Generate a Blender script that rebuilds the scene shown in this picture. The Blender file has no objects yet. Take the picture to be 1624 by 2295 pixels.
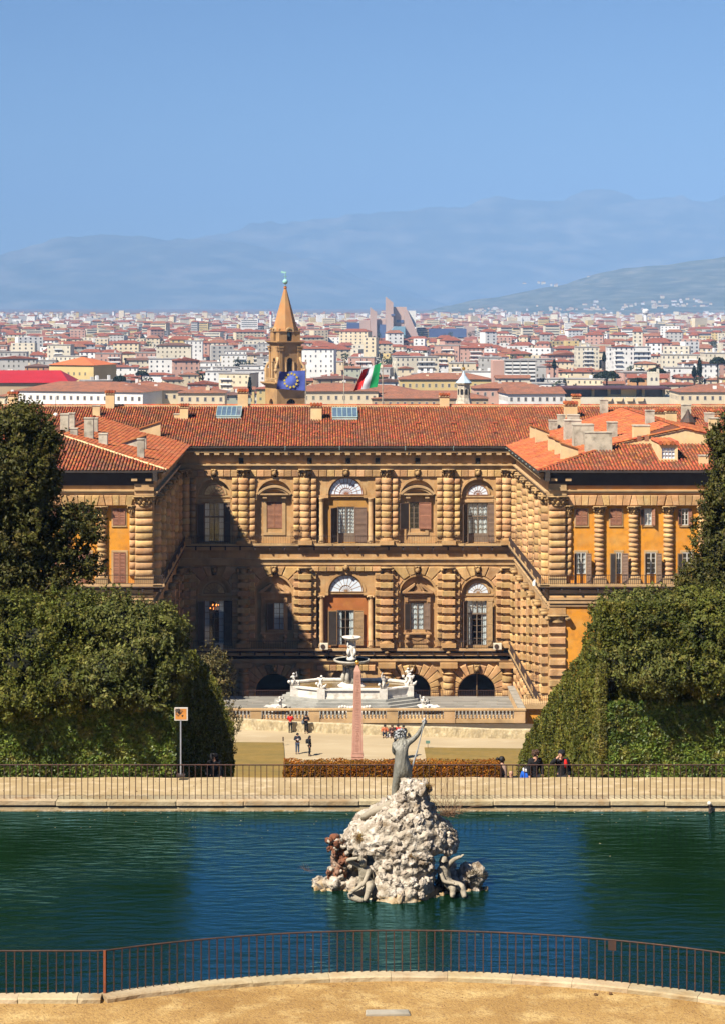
import bpy, math, random
import numpy as np
from mathutils import Vector, Matrix, Euler, noise
R = math.radians
S = bpy.context.scene
COL = S.collection
random.seed(7); NPR = np.random.default_rng(11)
F, CX, CY = 4640.0, 718.0, 680.0          # surveyed focal length and principal point of the photograph

def px(x, Y): return (x-CX)*Y/F            # sideways metres of photo column x at distance Y
def pz(y, Y): return -(y-CY)*Y/F           # height above eye level of photo row y at distance Y

# ------------------------------------------------------------------ camera
cam = bpy.data.cameras.new('camera'); co = bpy.data.objects.new('camera', cam); COL.objects.link(co)
co.location = (0, 0, 0); co.rotation_euler = (R(90), 0, 0)
cam.sensor_fit = 'HORIZONTAL'; cam.sensor_width = 36.0; cam.lens = 36.0*F/1624.0
cam.shift_x = 94.0/1624.0; cam.shift_y = -467.5/1624.0
cam.clip_start = 0.5; cam.clip_end = 60000
S.camera = co
# ------------------------------------------------------------------ sky and sun
SUN_TO = Vector((-0.61, -0.56, 1.0)).normalized()
w = bpy.data.worlds.new("World"); S.world = w; w.use_nodes = True
nt = w.node_tree; bg = nt.nodes['Background']
sky = nt.nodes.new('ShaderNodeTexSky'); sky.sky_type = 'NISHITA'; sky.sun_disc = False
sky.sun_elevation = math.asin(SUN_TO.z); sky.sun_rotation = math.atan2(SUN_TO.x, SUN_TO.y)
sky.altitude = 100; sky.air_density = 0.85; sky.dust_density = 0.0; sky.ozone_density = 10.0
nt.links.new(sky.outputs[0], bg.inputs[0]); bg.inputs[1].default_value = 0.052
sl = bpy.data.lights.new('sun', 'SUN'); so = bpy.data.objects.new('sun', sl); COL.objects.link(so)
sl.energy = 5.0; sl.angle = R(0.53); sl.color = (1.0, 0.93, 0.82)
so.rotation_euler = SUN_TO.to_track_quat('Z', 'Y').to_euler(); so.location = (-60, -60, 120)
S.view_settings.view_transform = 'Standard'; S.view_settings.look = 'None'
S.view_settings.exposure = 1.0; S.view_settings.gamma = 1.0; S.view_settings.use_curve_mapping = False
S.render.engine = 'CYCLES'
S.cycles.use_denoising = True; S.cycles.diffuse_bounces = 1; S.cycles.max_bounces = 6; S.cycles.transparent_max_bounces = 12
S.cycles.volume_bounces = 0; S.cycles.caustics_reflective = False; S.cycles.caustics_refractive = False

# ------------------------------------------------------------------ materials
def mat(name, c1, c2=None, ns=1.0, detail=6, rough=.85, bump=0., bs=None, obj=0., isl=0., metal=0., spec=.3,
        stretch=(1, 1, 1), dirt=None, ds=.3, damt=.6, c3=None, lo=.35, hi=.65, bdist=.05, vor=0., streak=None):
    m = bpy.data.materials.new(name); m.use_nodes = True; n = m.node_tree.nodes; L = m.node_tree.links
    b = n['Principled BSDF']; b.inputs['Roughness'].default_value = rough; b.inputs['Metallic'].default_value = metal
    b.inputs['Specular IOR Level'].default_value = spec
    geo = n.new('ShaderNodeNewGeometry'); mp = n.new('ShaderNodeMapping'); mp.inputs['Scale'].default_value = stretch
    L.new(geo.outputs['Position'], mp.inputs[0])
    c = None
    def nz(scale, det, vec):
        t = n.new('ShaderNodeTexNoise'); t.inputs['Scale'].default_value = scale; t.inputs['Detail'].default_value = det
        L.new(vec, t.inputs['Vector']); return t
    def ramp(fac, a, z):
        r = n.new('ShaderNodeMapRange'); r.inputs[1].default_value = a; r.inputs[2].default_value = z; L.new(fac, r.inputs[0]); return r.outputs[0]
    def mix(fac, a, b2, blend='MIX'):
        x = n.new('ShaderNodeMix'); x.data_type = 'RGBA'; x.blend_type = blend
        for s, v in ((0, fac), (6, a), (7, b2)):
            if isinstance(v, (int, float)): x.inputs[s].default_value = v
            elif isinstance(v, tuple): x.inputs[s].default_value = (*v, 1)
            else: L.new(v, x.inputs[s])
        return x.outputs[2]
    c = c1
    if c2 is not None:
        c = mix(ramp(nz(ns, detail, mp.outputs[0]).outputs[0], lo, hi), c1, c2)
    if c3 is not None:
        c = mix(ramp(nz(ns*3.7, 4, mp.outputs[0]).outputs[0], .5, .75), c, c3)
    if dirt is not None:
        f = ramp(nz(ds, 5, mp.outputs[0]).outputs[0], .48, .72)
        mu = n.new('ShaderNodeMath'); mu.operation = 'MULTIPLY'; mu.inputs[1].default_value = damt; L.new(f, mu.inputs[0])
        c = mix(mu.outputs[0], c, dirt)
    if streak is not None:                                            # rain streaks and soot running down the stone
        mp2 = n.new('ShaderNodeMapping'); mp2.inputs['Scale'].default_value = (1.6, 1.6, .16); L.new(geo.outputs['Position'], mp2.inputs[0])
        f2 = ramp(nz(1.1, 6, mp2.outputs[0]).outputs[0], .50, .74); mu2 = n.new('ShaderNodeMath'); mu2.operation = 'MULTIPLY'; mu2.inputs[1].default_value = .55; L.new(f2, mu2.inputs[0]); c = mix(mu2.outputs[0], c, streak)
    for amt, src in ((obj, 'o'), (isl, 'i')):
        if amt:
            if src == 'o': r = n.new('ShaderNodeObjectInfo').outputs['Random']
            else: r = geo.outputs['Random Per Island']
            hs = n.new('ShaderNodeHueSaturation'); 
            v = n.new('ShaderNodeMapRange'); v.inputs[3].default_value = 1-amt; v.inputs[4].default_value = 1+amt; L.new(r, v.inputs[0])
            L.new(v.outputs[0], hs.inputs['Value'])
            m2 = n.new('ShaderNodeMath'); m2.operation = 'MULTIPLY'; m2.inputs[1].default_value = 7.31; L.new(r, m2.inputs[0])
            m3 = n.new('ShaderNodeMath'); m3.operation = 'FRACT'; L.new(m2.outputs[0], m3.inputs[0])
            hh = n.new('ShaderNodeMapRange'); hh.inputs[3].default_value = .5-amt*.05; hh.inputs[4].default_value = .5+amt*.05; L.new(m3.outputs[0], hh.inputs[0])
            L.new(hh.outputs[0], hs.inputs['Hue'])
            if isinstance(c, tuple): hs.inputs['Color'].default_value = (*c, 1)
            else: L.new(c, hs.inputs['Color'])
            c = hs.outputs[0]
    if isinstance(c, tuple): b.inputs['Base Color'].default_value = (*c, 1)
    else: L.new(c, b.inputs['Base Color'])
    if bump:
        bp = n.new('ShaderNodeBump'); bp.inputs['Strength'].default_value = bump; bp.inputs['Distance'].default_value = bdist
        L.new(nz(bs or ns*4, 6, mp.outputs[0]).outputs[0], bp.inputs['Height']); L.new(bp.outputs[0], b.inputs['Normal'])
        if vor:                                                       # pits and pores
            vt = n.new('ShaderNodeTexVoronoi'); vt.inputs['Scale'].default_value = vor; L.new(mp.outputs[0], vt.inputs['Vector']); b3 = n.new('ShaderNodeBump'); b3.inputs['Strength'].default_value = .9; b3.inputs['Distance'].default_value = .07
            L.new(vt.outputs['Distance'], b3.inputs['Height']); L.new(b3.outputs[0], bp.inputs['Normal'])
            pr_ = ramp(vt.outputs['Distance'], .0, .22); dk = n.new('ShaderNodeMix'); dk.data_type = 'RGBA'; L.new(pr_, dk.inputs[0]); src_ = b.inputs['Base Color'].links[0].from_socket; dk.inputs[6].default_value = (.20, .15, .10, 1); L.new(src_, dk.inputs[7]); L.new(dk.outputs[2], b.inputs['Base Color'])
    return m

def leafmat(name, c1, c2, c3, ns=.6, isl=.45, trans=.25, rough=.55, spec=.25):
    m = mat(name, c1, c2, ns=ns, detail=4, rough=rough, isl=isl, spec=spec, c3=c3)
    n = m.node_tree.nodes; L = m.node_tree.links; b = n['Principled BSDF']; out = n['Material Output']
    t = n.new('ShaderNodeBsdfTranslucent'); ms = n.new('ShaderNodeMixShader'); ms.inputs[0].default_value = trans
    L.new(b.inputs['Base Color'].links[0].from_socket, t.inputs[0])
    L.new(b.outputs[0], ms.inputs[1]); L.new(t.outputs[0], ms.inputs[2]); L.new(ms.outputs[0], out.inputs[0])
    return m

def glassmat(name, tint=(.75, .82, .85), gl=.3, rough=.04):
    m = bpy.data.materials.new(name); m.use_nodes = True; n = m.node_tree.nodes; L = m.node_tree.links
    n.remove(n['Principled BSDF']); out = n['Material Output']
    t = n.new('ShaderNodeBsdfTransparent'); t.inputs[0].default_value = (*tint, 1)
    g = n.new('ShaderNodeBsdfGlossy'); g.inputs['Roughness'].default_value = rough; g.inputs[0].default_value = (.9, .92, .95, 1)
    ms = n.new('ShaderNodeMixShader'); ms.inputs[0].default_value = gl
    L.new(t.outputs[0], ms.inputs[1]); L.new(g.outputs[0], ms.inputs[2]); L.new(ms.outputs[0], out.inputs[0])
    return m

M = {}
M['stone'] = mat('pietra_forte', (.545, .325, .145), (.43, .245, .095), ns=.45, rough=.9, bump=.6, bs=5, obj=.24, streak=(.26, .15, .065), dirt=(.24, .14, .055), ds=.55, damt=.6, c3=(.55, .37, .18), bdist=.06)
M['stone_wall'] = mat('dressed_stone', (.53, .31, .135), (.42, .24, .092), ns=.3, rough=.9, bump=.35, bs=4, streak=(.27, .155, .07), dirt=(.26, .145, .055), ds=.4, damt=.55, c3=(.53, .36, .175))
M['stone_pale'] = mat('pale_stone', (.545, .36, .175), (.44, .275, .125), ns=.5, rough=.9, bump=.3, bs=6, obj=.08, dirt=(.2, .13, .07), ds=.8, damt=.5)
M['capital'] = mat('carved_stone', (.46, .29, .12), (.30, .18, .075), ns=1.2, rough=.9, bump=.8, bs=9, dirt=(.11, .08, .05), ds=1.6, damt=.7)
M['ochre'] = mat('ochre_plaster', (.68, .295, .03), (.59, .225, .018), ns=.35, rough=.92, bump=.15, bs=8, dirt=(.62, .36, .10), ds=.7, damt=.5, c3=(.44, .18, .03))
M['band_plaster'] = mat('orange_band_plaster', (.56, .27, .085), (.46, .20, .055), ns=.5, rough=.92, dirt=(.40, .27, .14), ds=.8, damt=.5)
M['rust_plaster'] = mat('rust_plaster', (.42, .13, .035), (.34, .12, .03), ns=.6, rough=.92, dirt=(.5, .22, .06), ds=.9, damt=.5)
M['amber_plaster'] = mat('amber_plaster', (.46, .24, .06), (.38, .19, .05), ns=.6, rough=.92, dirt=(.3, .15, .05), ds=.9, damt=.5)
M['cream'] = mat('cream_plaster', (.72, .52, .27), (.64, .45, .22), ns=.7, rough=.9, dirt=(.42, .33, .22), ds=1.0, damt=.45, obj=.06)
M['grey_render'] = mat('weathered_render', (.56, .49, .37), (.38, .33, .25), ns=.9, rough=.95, dirt=(.12, .10, .07), ds=1.5, damt=.7, obj=.1, bump=.2, bs=9)
M['tile'] = mat('terracotta_tile', (.34, .088, .028), (.20, .062, .028), ns=.5, detail=9, rough=.95, isl=.42, dirt=(.15, .10, .065), ds=.5, damt=.6, c3=(.40, .15, .055))
M['tile_new'] = mat('terracotta_tile_bright', (.42, .110, .034), (.32, .080, .028), ns=.35, rough=.9, isl=.28, dirt=(.28, .13, .07), ds=.5, damt=.5, c3=(.47, .16, .055))
M['pan_tile'] = mat('shaded_dirty_pan_tile', (.15, .045, .018), (.10, .035, .018), ns=1.5, rough=.95)  # dirt plus the shade between cover rows, both put into the dark colour
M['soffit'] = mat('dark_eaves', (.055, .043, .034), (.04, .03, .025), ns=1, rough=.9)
M['iron'] = mat('dark_iron', (.055, .045, .04), (.09, .05, .035), ns=3, rough=.7, metal=.3)
M['rusty'] = mat('rusty_iron', (.070, .032, .022), (.048, .030, .025), ns=2.5, rough=.75, metal=.2, c3=(.11, .045, .022), obj=.15)
M['rust_red'] = mat('red_rusty_iron', (.28, .075, .028), (.17, .05, .025), ns=3, rough=.8)
M['verdigris'] = mat('verdigris_metal', (.38, .48, .44), (.28, .38, .35), ns=2, rough=.6)
M['copper'] = mat('green_copper', (.24, .50, .43), (.32, .56, .50), ns=2, rough=.6)
M['shutter'] = mat('brown_shutter', (.19, .115, .07), (.15, .09, .058), ns=2, rough=.7, obj=.1)
M['shutter_red'] = mat('red_brown_shutter', (.34, .15, .08), (.27, .115, .065), ns=2, rough=.7, obj=.1)
M['shutter_tan'] = mat('tan_shutter', (.33, .20, .09), (.28, .17, .08), ns=2, rough=.7, obj=.1)
M['frame_wood'] = mat('grey_brown_frame', (.22, .16, .11), (.18, .13, .09), ns=3, rough=.6)
M['frame_white'] = mat('pale_frame', (.60, .56, .48), (.52, .48, .42), ns=3, rough=.6)
M['glass'] = glassmat('window_glass', (.93, .96, .97), gl=.10)
M['glass_blue'] = mat('skylight_glass', (.10, .15, .20), (.075, .11, .15), ns=1, rough=.15, spec=.6)
M['glass_sky'] = mat('sky_reflection_glass', (.72, .78, .84), (.62, .70, .78), ns=1.2, rough=.25, spec=.6, obj=.05)  # pale opaque colour stands in for reflected sky and curtains behind
M['curtain'] = mat('white_curtain', (.86, .85, .80), (.80, .79, .74), ns=3, rough=.9)
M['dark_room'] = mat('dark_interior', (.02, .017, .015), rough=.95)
M['gravel'] = mat('pale_gravel', (.395, .305, .18), (.335, .25, .14), ns=.16, rough=.95, bump=.5, bs=18, c3=(.43, .34, .21), stretch=(.6, 1.6, 1))
M['gravel_near'] = mat('ochre_gravel', (.37, .225, .075), (.25, .135, .036), ns=.35, detail=9, rough=.95, bump=1.0, bs=22, c3=(.50, .345, .14), dirt=(.18, .095, .035), ds=12, damt=.7, bdist=.04)
M['path'] = mat('path_gravel', (.39, .29, .155), (.33, .235, .115), ns=.5, detail=9, rough=.95, bump=.8, bs=22, c3=(.54, .42, .26), dirt=(.30, .21, .11), ds=14, damt=.5, bdist=.03)
M['soil'] = mat('bare_soil', (.20, .13, .06), (.14, .10, .05), ns=.6, rough=.97, bump=.5, bs=5)
M['lawn'] = mat('winter_lawn', (.21, .13, .028), (.15, .105, .025), ns=.5, detail=9, rough=.97, bump=.8, bs=12, dirt=(.26, .17, .05), ds=3, damt=.6, stretch=(.5, 2.0, 1))
M['kerb'] = mat('pale_kerb_stone', (.42, .335, .205), (.34, .265, .155), ns=1.5, rough=.92, bump=.6, bs=8, dirt=(.30, .19, .085), ds=1.7, damt=.85, obj=.12)
M['kerb_grey'] = mat('grey_basin_stone', (.33, .29, .225), (.25, .22, .17), ns=.8, rough=.9, bump=.4, bs=6, dirt=(.14, .125, .10), ds=1.4, damt=.7, obj=.07)
M['flag'] = mat('grey_flagstone', (.255, .23, .19), (.20, .185, .155), ns=.8, rough=.85, obj=.16, bump=.25, bs=8, stretch=(.35, 2, 1), dirt=(.13, .12, .10), ds=1.3, damt=.5)
M['wallstain'] = mat('stained_plaster', (.56, .42, .22), (.46, .28, .09), ns=.9, rough=.95, dirt=(.30, .24, .15), ds=1.6, damt=.7, bump=.3, bs=6, c3=(.58, .48, .32))
M['roughwall'] = mat('rough_plaster_wall', (.52, .415, .235), (.36, .28, .16), ns=1.6, rough=.97, bump=1.0, bs=4, dirt=(.22, .175, .10), ds=2.4, damt=.75, c3=(.58, .49, .32), stretch=(1, 1, .6), bdist=.1)
M['marble'] = mat('white_marble', (.74, .69, .60), (.62, .56, .47), ns=1.1, rough=.6, bump=.25, bs=7, dirt=(.30, .25, .19), ds=1.8, damt=.6, obj=.05)
M['step'] = mat('grey_step_stone', (.36, .345, .30), (.27, .26, .225), ns=1.0, rough=.8, obj=.1, dirt=(.17, .165, .14), ds=1.5, damt=.6, stretch=(.5, 1.5, 1))
M['wet_stone'] = mat('dark_wet_stone', (.10, .10, .085), (.16, .15, .13), ns=2.5, rough=.5, dirt=(.35, .33, .28), ds=2, damt=.5)
M['granite'] = mat('pink_granite', (.47, .26, .19), (.41, .215, .155), ns=2.5, detail=9, rough=.8, bump=.4, bs=14, dirt=(.35, .18, .13), ds=4, damt=.5)
M['granite_carved'] = mat('carved_pink_granite', (.33, .17, .12), (.37, .19, .14), ns=3, rough=.85)
M['gold'] = mat('gilt', (.85, .48, .10), (.75, .42, .08), ns=3, rough=.28, metal=.9)
M['tufa'] = mat('limestone_tufa', (.48, .41, .32), (.32, .265, .20), ns=1.7, vor=5.5, detail=9, rough=.95, bump=1.6, bs=8, dirt=(.13, .085, .045), ds=3.2, damt=.9, c3=(.68, .61, .52), obj=.08, bdist=.06)
M['tufa_rust'] = mat('rusty_tufa', (.22, .08, .035), (.13, .055, .035), ns=2.4, vor=6, rough=.95, bump=1.2, bs=9, dirt=(.42, .33, .24), ds=2.2, damt=.8, bdist=.06)
M['tufa_wet'] = mat('waterline_tufa', (.30, .19, .07), (.45, .36, .25), ns=3, rough=.7, bump=1, bs=9, bdist=.05)
M['bronze'] = mat('grey_bronze', (.165, .155, .12), (.25, .24, .20), ns=2.2, rough=.5, metal=.15, bump=1.0, bs=7, bdist=.07, streak=(.09, .085, .065), dirt=(.10, .085, .06), ds=2.2, damt=.6, stretch=(1.5, 1.5, .5), spec=.4)
M['bronze_pale'] = mat('whitened_bronze', (.36, .37, .37), (.28, .285, .28), ns=2, rough=.55, spec=.4)
M['statue_stone'] = mat('statue_stone', (.36, .31, .225), (.27, .23, .165), ns=2.2, rough=.7, bump=.8, bs=9, bdist=.05, dirt=(.18, .14, .10), ds=2.5, damt=.5)
M['bark'] = mat('holm_oak_bark', (.07, .052, .038), (.045, .035, .027), ns=4, rough=.95, bump=1, bs=12)
M['twig'] = mat('dry_twig', (.17, .095, .05), (.12, .07, .04), ns=4, rough=.9)
M['oak'] = leafmat('holm_oak_leaf', (.115, .120, .018), (.060, .070, .012), (.20, .17, .035), spec=.15)
M['oak_dark'] = leafmat('holm_oak_leaf_dark', (.075, .072, .014), (.042, .044, .010), (.13, .098, .022), isl=.5, spec=.15)
M['oak_grey'] = leafmat('holm_oak_leaf_grey', (.125, .128, .026), (.062, .070, .015), (.21, .185, .05), spec=.15)
M['ivy'] = leafmat('ivy_leaf', (.13, .175, .024), (.066, .10, .016), (.21, .185, .04), isl=.55, rough=.45, spec=.3, ns=.9)
M['hedge_green'] = leafmat('clipped_hedge_leaf', (.125, .125, .018), (.065, .074, .013), (.21, .165, .03), spec=.15)
M['hedge_yellow'] = leafmat('yellowing_leaf', (.14, .125, .02), (.08, .085, .018), (.19, .15, .025))
M['box_brown'] = leafmat('browned_box_leaf', (.33, .115, .014), (.17, .085, .014), (.42, .16, .02), ns=1.5, spec=.1)
M['fol_core'] = mat('foliage_shade_core', (.012, .013, .007), rough=1.0)  # near-black colour stands in for the deep shade inside hedges and crowns
M['dry_grass'] = mat('dry_grass_tuft', (.24, .155, .045), (.17, .09, .03), ns=4, rough=.9, isl=.3)
M['reed'] = mat('reed_leaf', (.16, .17, .05), (.20, .18, .06), ns=3, rough=.8)

# ------------------------------------------------------------------ mesh helpers
class MB:
    def __init__(s): s.v = []; s.f = []; s.m = []
    def add(s, vs, fs, mi=0):
        o = len(s.v); s.v.extend([tuple(p) for p in vs])
        for f in fs: s.f.append(tuple(i+o for i in f)); s.m.append(mi)
        return s
    def box(s, x0, x1, y0, y1, z0, z1, mi=0):
        return s.add([(x0,y0,z0),(x1,y0,z0),(x1,y1,z0),(x0,y1,z0),(x0,y0,z1),(x1,y0,z1),(x1,y1,z1),(x0,y1,z1)],
                     [(3,2,1,0),(4,5,6,7),(0,1,5,4),(1,2,6,5),(2,3,7,6),(3,0,4,7)], mi)
    def prism(s, poly, y0, y1, mi=0, ch=0.):
        """polygon in x,z (counter-clockwise seen from -y), front at y0, back at y1; ch = chamfer of the front edge"""
        n = len(poly); cx = sum(p[0] for p in poly)/n; cz = sum(p[1] for p in poly)/n
        vs = [(x, y1, z) for x, z in poly] + [(x, y0+ch, z) for x, z in poly]
        fs = [tuple(range(n))[::1]]
        fs = [(i, (i+1) % n, n+(i+1) % n, n+i)[::-1] for i in range(n)]
        if ch:
            for x, z in poly:
                d = math.hypot(x-cx, z-cz) or 1; k = max(0, 1-ch*1.5/d)
                vs.append((cx+(x-cx)*k, y0, cz+(z-cz)*k))
            fs += [(n+i, n+(i+1) % n, 2*n+(i+1) % n, 2*n+i)[::-1] for i in range(n)]
            fs.append(tuple(range(2*n, 3*n)))
        else: fs.append(tuple(range(n, 2*n)))
        fs.append(tuple(range(n))[::-1])
        return s.add(vs, fs, mi)
    def lathe(s, prof, seg=16, c=(0, 0, 0), mi=0, a0=0., a1=None, sx=1., sy=1.):
        full = a1 is None; a1 = 2*math.pi if full else a1
        k = seg if full else seg+1; vs = []; fs = []
        for r, z in prof:
            for i in range(k):
                a = a0+(a1-a0)*i/seg; vs.append((c[0]+r*math.cos(a)*sx, c[1]+r*math.sin(a)*sy, c[2]+z))
        for j in range(len(prof)-1):
            for i in range(seg):
                i2 = (i+1) % k; fs.append((j*k+i, j*k+i2, (j+1)*k+i2, (j+1)*k+i))
        if full:
            if prof[0][0] > 1e-4: fs.append(tuple(range(k))[::-1])
            if prof[-1][0] > 1e-4: fs.append(tuple(range((len(prof)-1)*k, len(prof)*k)))
        return s.add(vs, fs, mi)
    def tube(s, pts, rad, seg=6, mi=0):
        pts = [Vector(p) for p in pts]; n = len(pts)
        if not isinstance(rad, (list, tuple)): rad = [rad]*n
        vs = []; fs = []
        for i, p in enumerate(pts):
            d = (pts[min(i+1, n-1)]-pts[max(i-1, 0)]).normalized()
            a = d.cross(Vector((0, 0, 1)) if abs(d.z) < .9 else Vector((0, 1, 0))).normalized(); b = d.cross(a)
            for k in range(seg):
                t = 2*math.pi*k/seg; vs.append(p+a*math.cos(t)*rad[i]+b*math.sin(t)*rad[i])
        for i in range(n-1):
            for k in range(seg):
                k2 = (k+1) % seg; fs.append((i*seg+k, i*seg+k2, (i+1)*seg+k2, (i+1)*seg+k))
        fs.append(tuple(range(seg))[::-1]); fs.append(tuple(range((n-1)*seg, n*seg)))
        return s.add(vs, fs, mi)
    def ball(s, c, r, seg=10, rings=6, mi=0, sx=1, sy=1, sz=1):
        prof = [(max(1e-5, r*math.sin(math.pi*i/rings)), -r*sz*math.cos(math.pi*i/rings)) for i in range(rings+1)]
        return s.lathe(prof, seg, c, mi, sx=sx, sy=sy)
    def mesh(s, name, mats, smooth=False):
        me = bpy.data.meshes.new(name); me.from_pydata(s.v, [], s.f)
        for m in (mats if isinstance(mats, (list, tuple)) else [mats]): me.materials.append(m)
        if any(s.m): me.polygons.foreach_set('material_index', s.m)
        if smooth: me.polygons.foreach_set('use_smooth', [True]*len(s.f))
        me.update(); return me
    def build(s, name, mats, parent=None, loc=(0, 0, 0), rz=0., smooth=False):
        return put(s.mesh(name, mats, smooth), name, parent, loc, rz)

def put(me, name, parent=None, loc=(0, 0, 0), rz=0., rot=None, sc=None):
    o = bpy.data.objects.new(name, me); COL.objects.link(o)
    o.location = loc; o.rotation_euler = rot if rot else (0, 0, rz)
    if sc: o.scale = sc
    if parent: o.parent = parent
    return o
def tag(o, label=None, cat=None, group=None, kind=None):
    for k, v in (('label', label), ('category', cat), ('group', group), ('kind', kind)):
        if v: o[k] = v
    return o
def thing(name, loc, label, cat, group=None, rz=0.):
    return tag(put(None, name, None, loc, rz), label, cat, group)
def npmesh(name, verts, faces, mats, smooth=False, midx=None):
    """big meshes from arrays: faces is (n,k)"""
    me = bpy.data.meshes.new(name); faces = np.asarray(faces, np.int32); n, k = faces.shape
    me.vertices.add(len(verts)); me.vertices.foreach_set('co', np.asarray(verts, np.float32).ravel())
    me.loops.add(n*k); me.loops.foreach_set('vertex_index', faces.ravel())
    me.polygons.add(n); me.polygons.foreach_set('loop_start', np.arange(0, n*k, k, dtype=np.int32))
    me.polygons.foreach_set('loop_total', np.full(n, k, np.int32))
    if midx is not None: me.polygons.foreach_set('material_index', np.asarray(midx, np.int32))
    if smooth: me.polygons.foreach_set('use_smooth', np.ones(n, bool))
    for m in (mats if isinstance(mats, (list, tuple)) else [mats]): me.materials.append(m)
    me.update(calc_edges=True); return me
def grid(name, xs, ys, zf, mats, smooth=True):
    X, Y = np.meshgrid(xs, ys); Z = zf(X, Y); nx, ny = len(xs), len(ys)
    i = (np.arange(ny-1)[:, None]*nx+np.arange(nx-1)[None, :]).ravel()
    return npmesh(name, np.stack([X, Y, Z], -1).reshape(-1, 3), np.stack([i, i+1, i+1+nx, i+nx], -1), mats, smooth)

def skin(name, J, E, material, parent=None, loc=(0, 0, 0), rz=0., sub=1, root=None, rot=None):
    """one continuous body grown from a skeleton: J = {joint: (x, y, z, r) or (x, y, z, rx, ry)}"""
    keys = list(J); me = bpy.data.meshes.new(name)
    me.from_pydata([J[k][:3] for k in keys], [(keys.index(a), keys.index(b)) for a, b in E], [])
    o = put(me, name, parent, loc, rz, rot); me.materials.append(material)
    o.modifiers.new('skin', 'SKIN'); sv = me.skin_vertices[0].data
    for i, k in enumerate(keys):
        j = J[k]; sv[i].radius = (j[3], j[4] if len(j) > 4 else j[3]); sv[i].use_root = False
    sv[keys.index(root) if root else 0].use_root = True
    o.modifiers['skin'].use_smooth_shade = True
    if sub: s = o.modifiers.new('sub', 'SUBSURF'); s.levels = sub; s.render_levels = sub
    return o

def leaf_mesh(name, cen, nor, size, mats, spread=.8, asp=.5, midx=None):
    """one small diamond leaf per centre, leaning round the given normals"""
    n = len(cen); nn = nor + NPR.normal(0, spread, (n, 3)); nn /= np.linalg.norm(nn, axis=1, keepdims=True)+1e-9
    t = NPR.normal(0, 1, (n, 3)); u = np.cross(nn, t); u /= np.linalg.norm(u, axis=1, keepdims=True)+1e-9
    v = np.cross(nn, u); s = (size*NPR.uniform(.65, 1.35, n))[:, None]
    V = np.stack([cen+u*s, cen+v*s*asp, cen-u*s, cen-v*s*asp], 1).reshape(-1, 3)
    return npmesh(name, V, np.arange(4*n).reshape(n, 4), mats, midx=midx)

# ------------------------------------------------------------------ ground levels (eye level = 0)
Z_POND, Z_WATER, Z_AMPH, Z_TERR, Z_CITY = -15.5, -15.82, -38.2, -43.0, -63.0
_gy = [-60, 0, 4, 30, 43.5, 44, 45, 45.4, 49, 64, 65.2, 65.4, 68.3, 68.35, 69.6, 75, 95, 120, 150, 158, 188, 188.6, 213, 227, 229, 262, 330, 480, 800, 33000]
_gz = [-1.0, -1.7, -2.4, -13, -15.62, -15.7, -15.7, -17.2, -17.3, -17.3, -17.2, -15.72, -15.75, -16.85, -16.75, -18.3, -24.6, -31.5, -37.6, -38.2, -38.2, -49, -49, -49, -57, -57, -58, -62, -63, -63]
def ground_z(y): return np.interp(y, _gy, _gz)
_ys = sorted(set(_gy) | set(np.linspace(70, 158, 30).tolist()))
_g = put(grid('ground', np.array([-12500, -3000, -800, -200, -60, -30, -15, 0, 15, 30, 60, 200, 800, 3000, 12500.]), np.array(_ys, float), lambda X, Y: np.interp(Y, _gy, _gz), M['soil'], False), 'ground')
tag(_g, kind='structure')
# ================================================================== THE PALACE
YF, YW = 255.0, 218.0                       # courtyard facade, garden fronts of the two wings
XL, XR = -17.55, 24.0                       # inner faces of the wings
PAL = thing('palace', (3.2, YF, -57), 'huge rusticated sandstone palace with two wings and red tiled roofs, behind the fountain terrace', 'palace')
PO = Vector(PAL.location)
class Frame:
    def __init__(s, o, rz): s.o = Vector(o); s.rz = rz; s.m = Matrix.Rotation(rz, 3, 'Z')
    def loc(s, u, v, w=0.): return s.o + s.m @ Vector((u, -w, v))
FAC = Frame((0, YF, 0), 0.)
WRI = Frame((XR, YF, 0), R(-90)); WLI = Frame((XL, YF, 0), R(90))
WFR = Frame((0, YW, 0), 0.)
def part(name, me, fr, u=0., v=0., w=0., drz=0., par=None, label=None):
    o = put(me, name, par or PAL, fr.loc(u, v, w)-PO if par is None else (u, -w, v), (fr.rz if par is None else 0)+drz)
    if label: o['label'] = label
    return o
fu = lambda x: px(x, YF)
fv = lambda y: pz(y, YF)
wu = lambda x: px(x, YW)
wv = lambda y: pz(y, YW)

def block_mesh(name, wd, h, d, ch, m):      # rusticated block, bevelled front, origin at bottom centre of its back
    return MB().prism([(-wd/2, 0), (wd/2, 0), (wd/2, h), (-wd/2, h)], -d, 0, ch=ch).mesh(name, m)
def pillow_mesh(name, wd, h, d, m):         # softly swelling block
    b = MB(); n = 4; vs = []; fs = []
    xs = [-wd/2, -wd*.42, wd*.42, wd/2]; zs = [0, h*.16, h*.84, h]
    for j in range(4):
        for i in range(4):
            e = (i in (0, 3))+(j in (0, 3)); vs.append((xs[i], -d*(1., .45, .3)[e] if e else -d, zs[j]))
    for j in range(3):
        for i in range(3): fs.append((j*4+i, j*4+i+1, (j+1)*4+i+1, (j+1)*4+i))
    ring = [0, 1, 2, 3, 7, 11, 15, 14, 13, 12, 8, 4]; o = len(vs)
    for k in ring: vs.append((vs[k][0], .02, vs[k][2]))
    for k in range(12): fs.append((ring[(k+1) % 12], ring[k], o+k, o+(k+1) % 12))
    return b.add(vs, fs).mesh(name, m, True)
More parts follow.
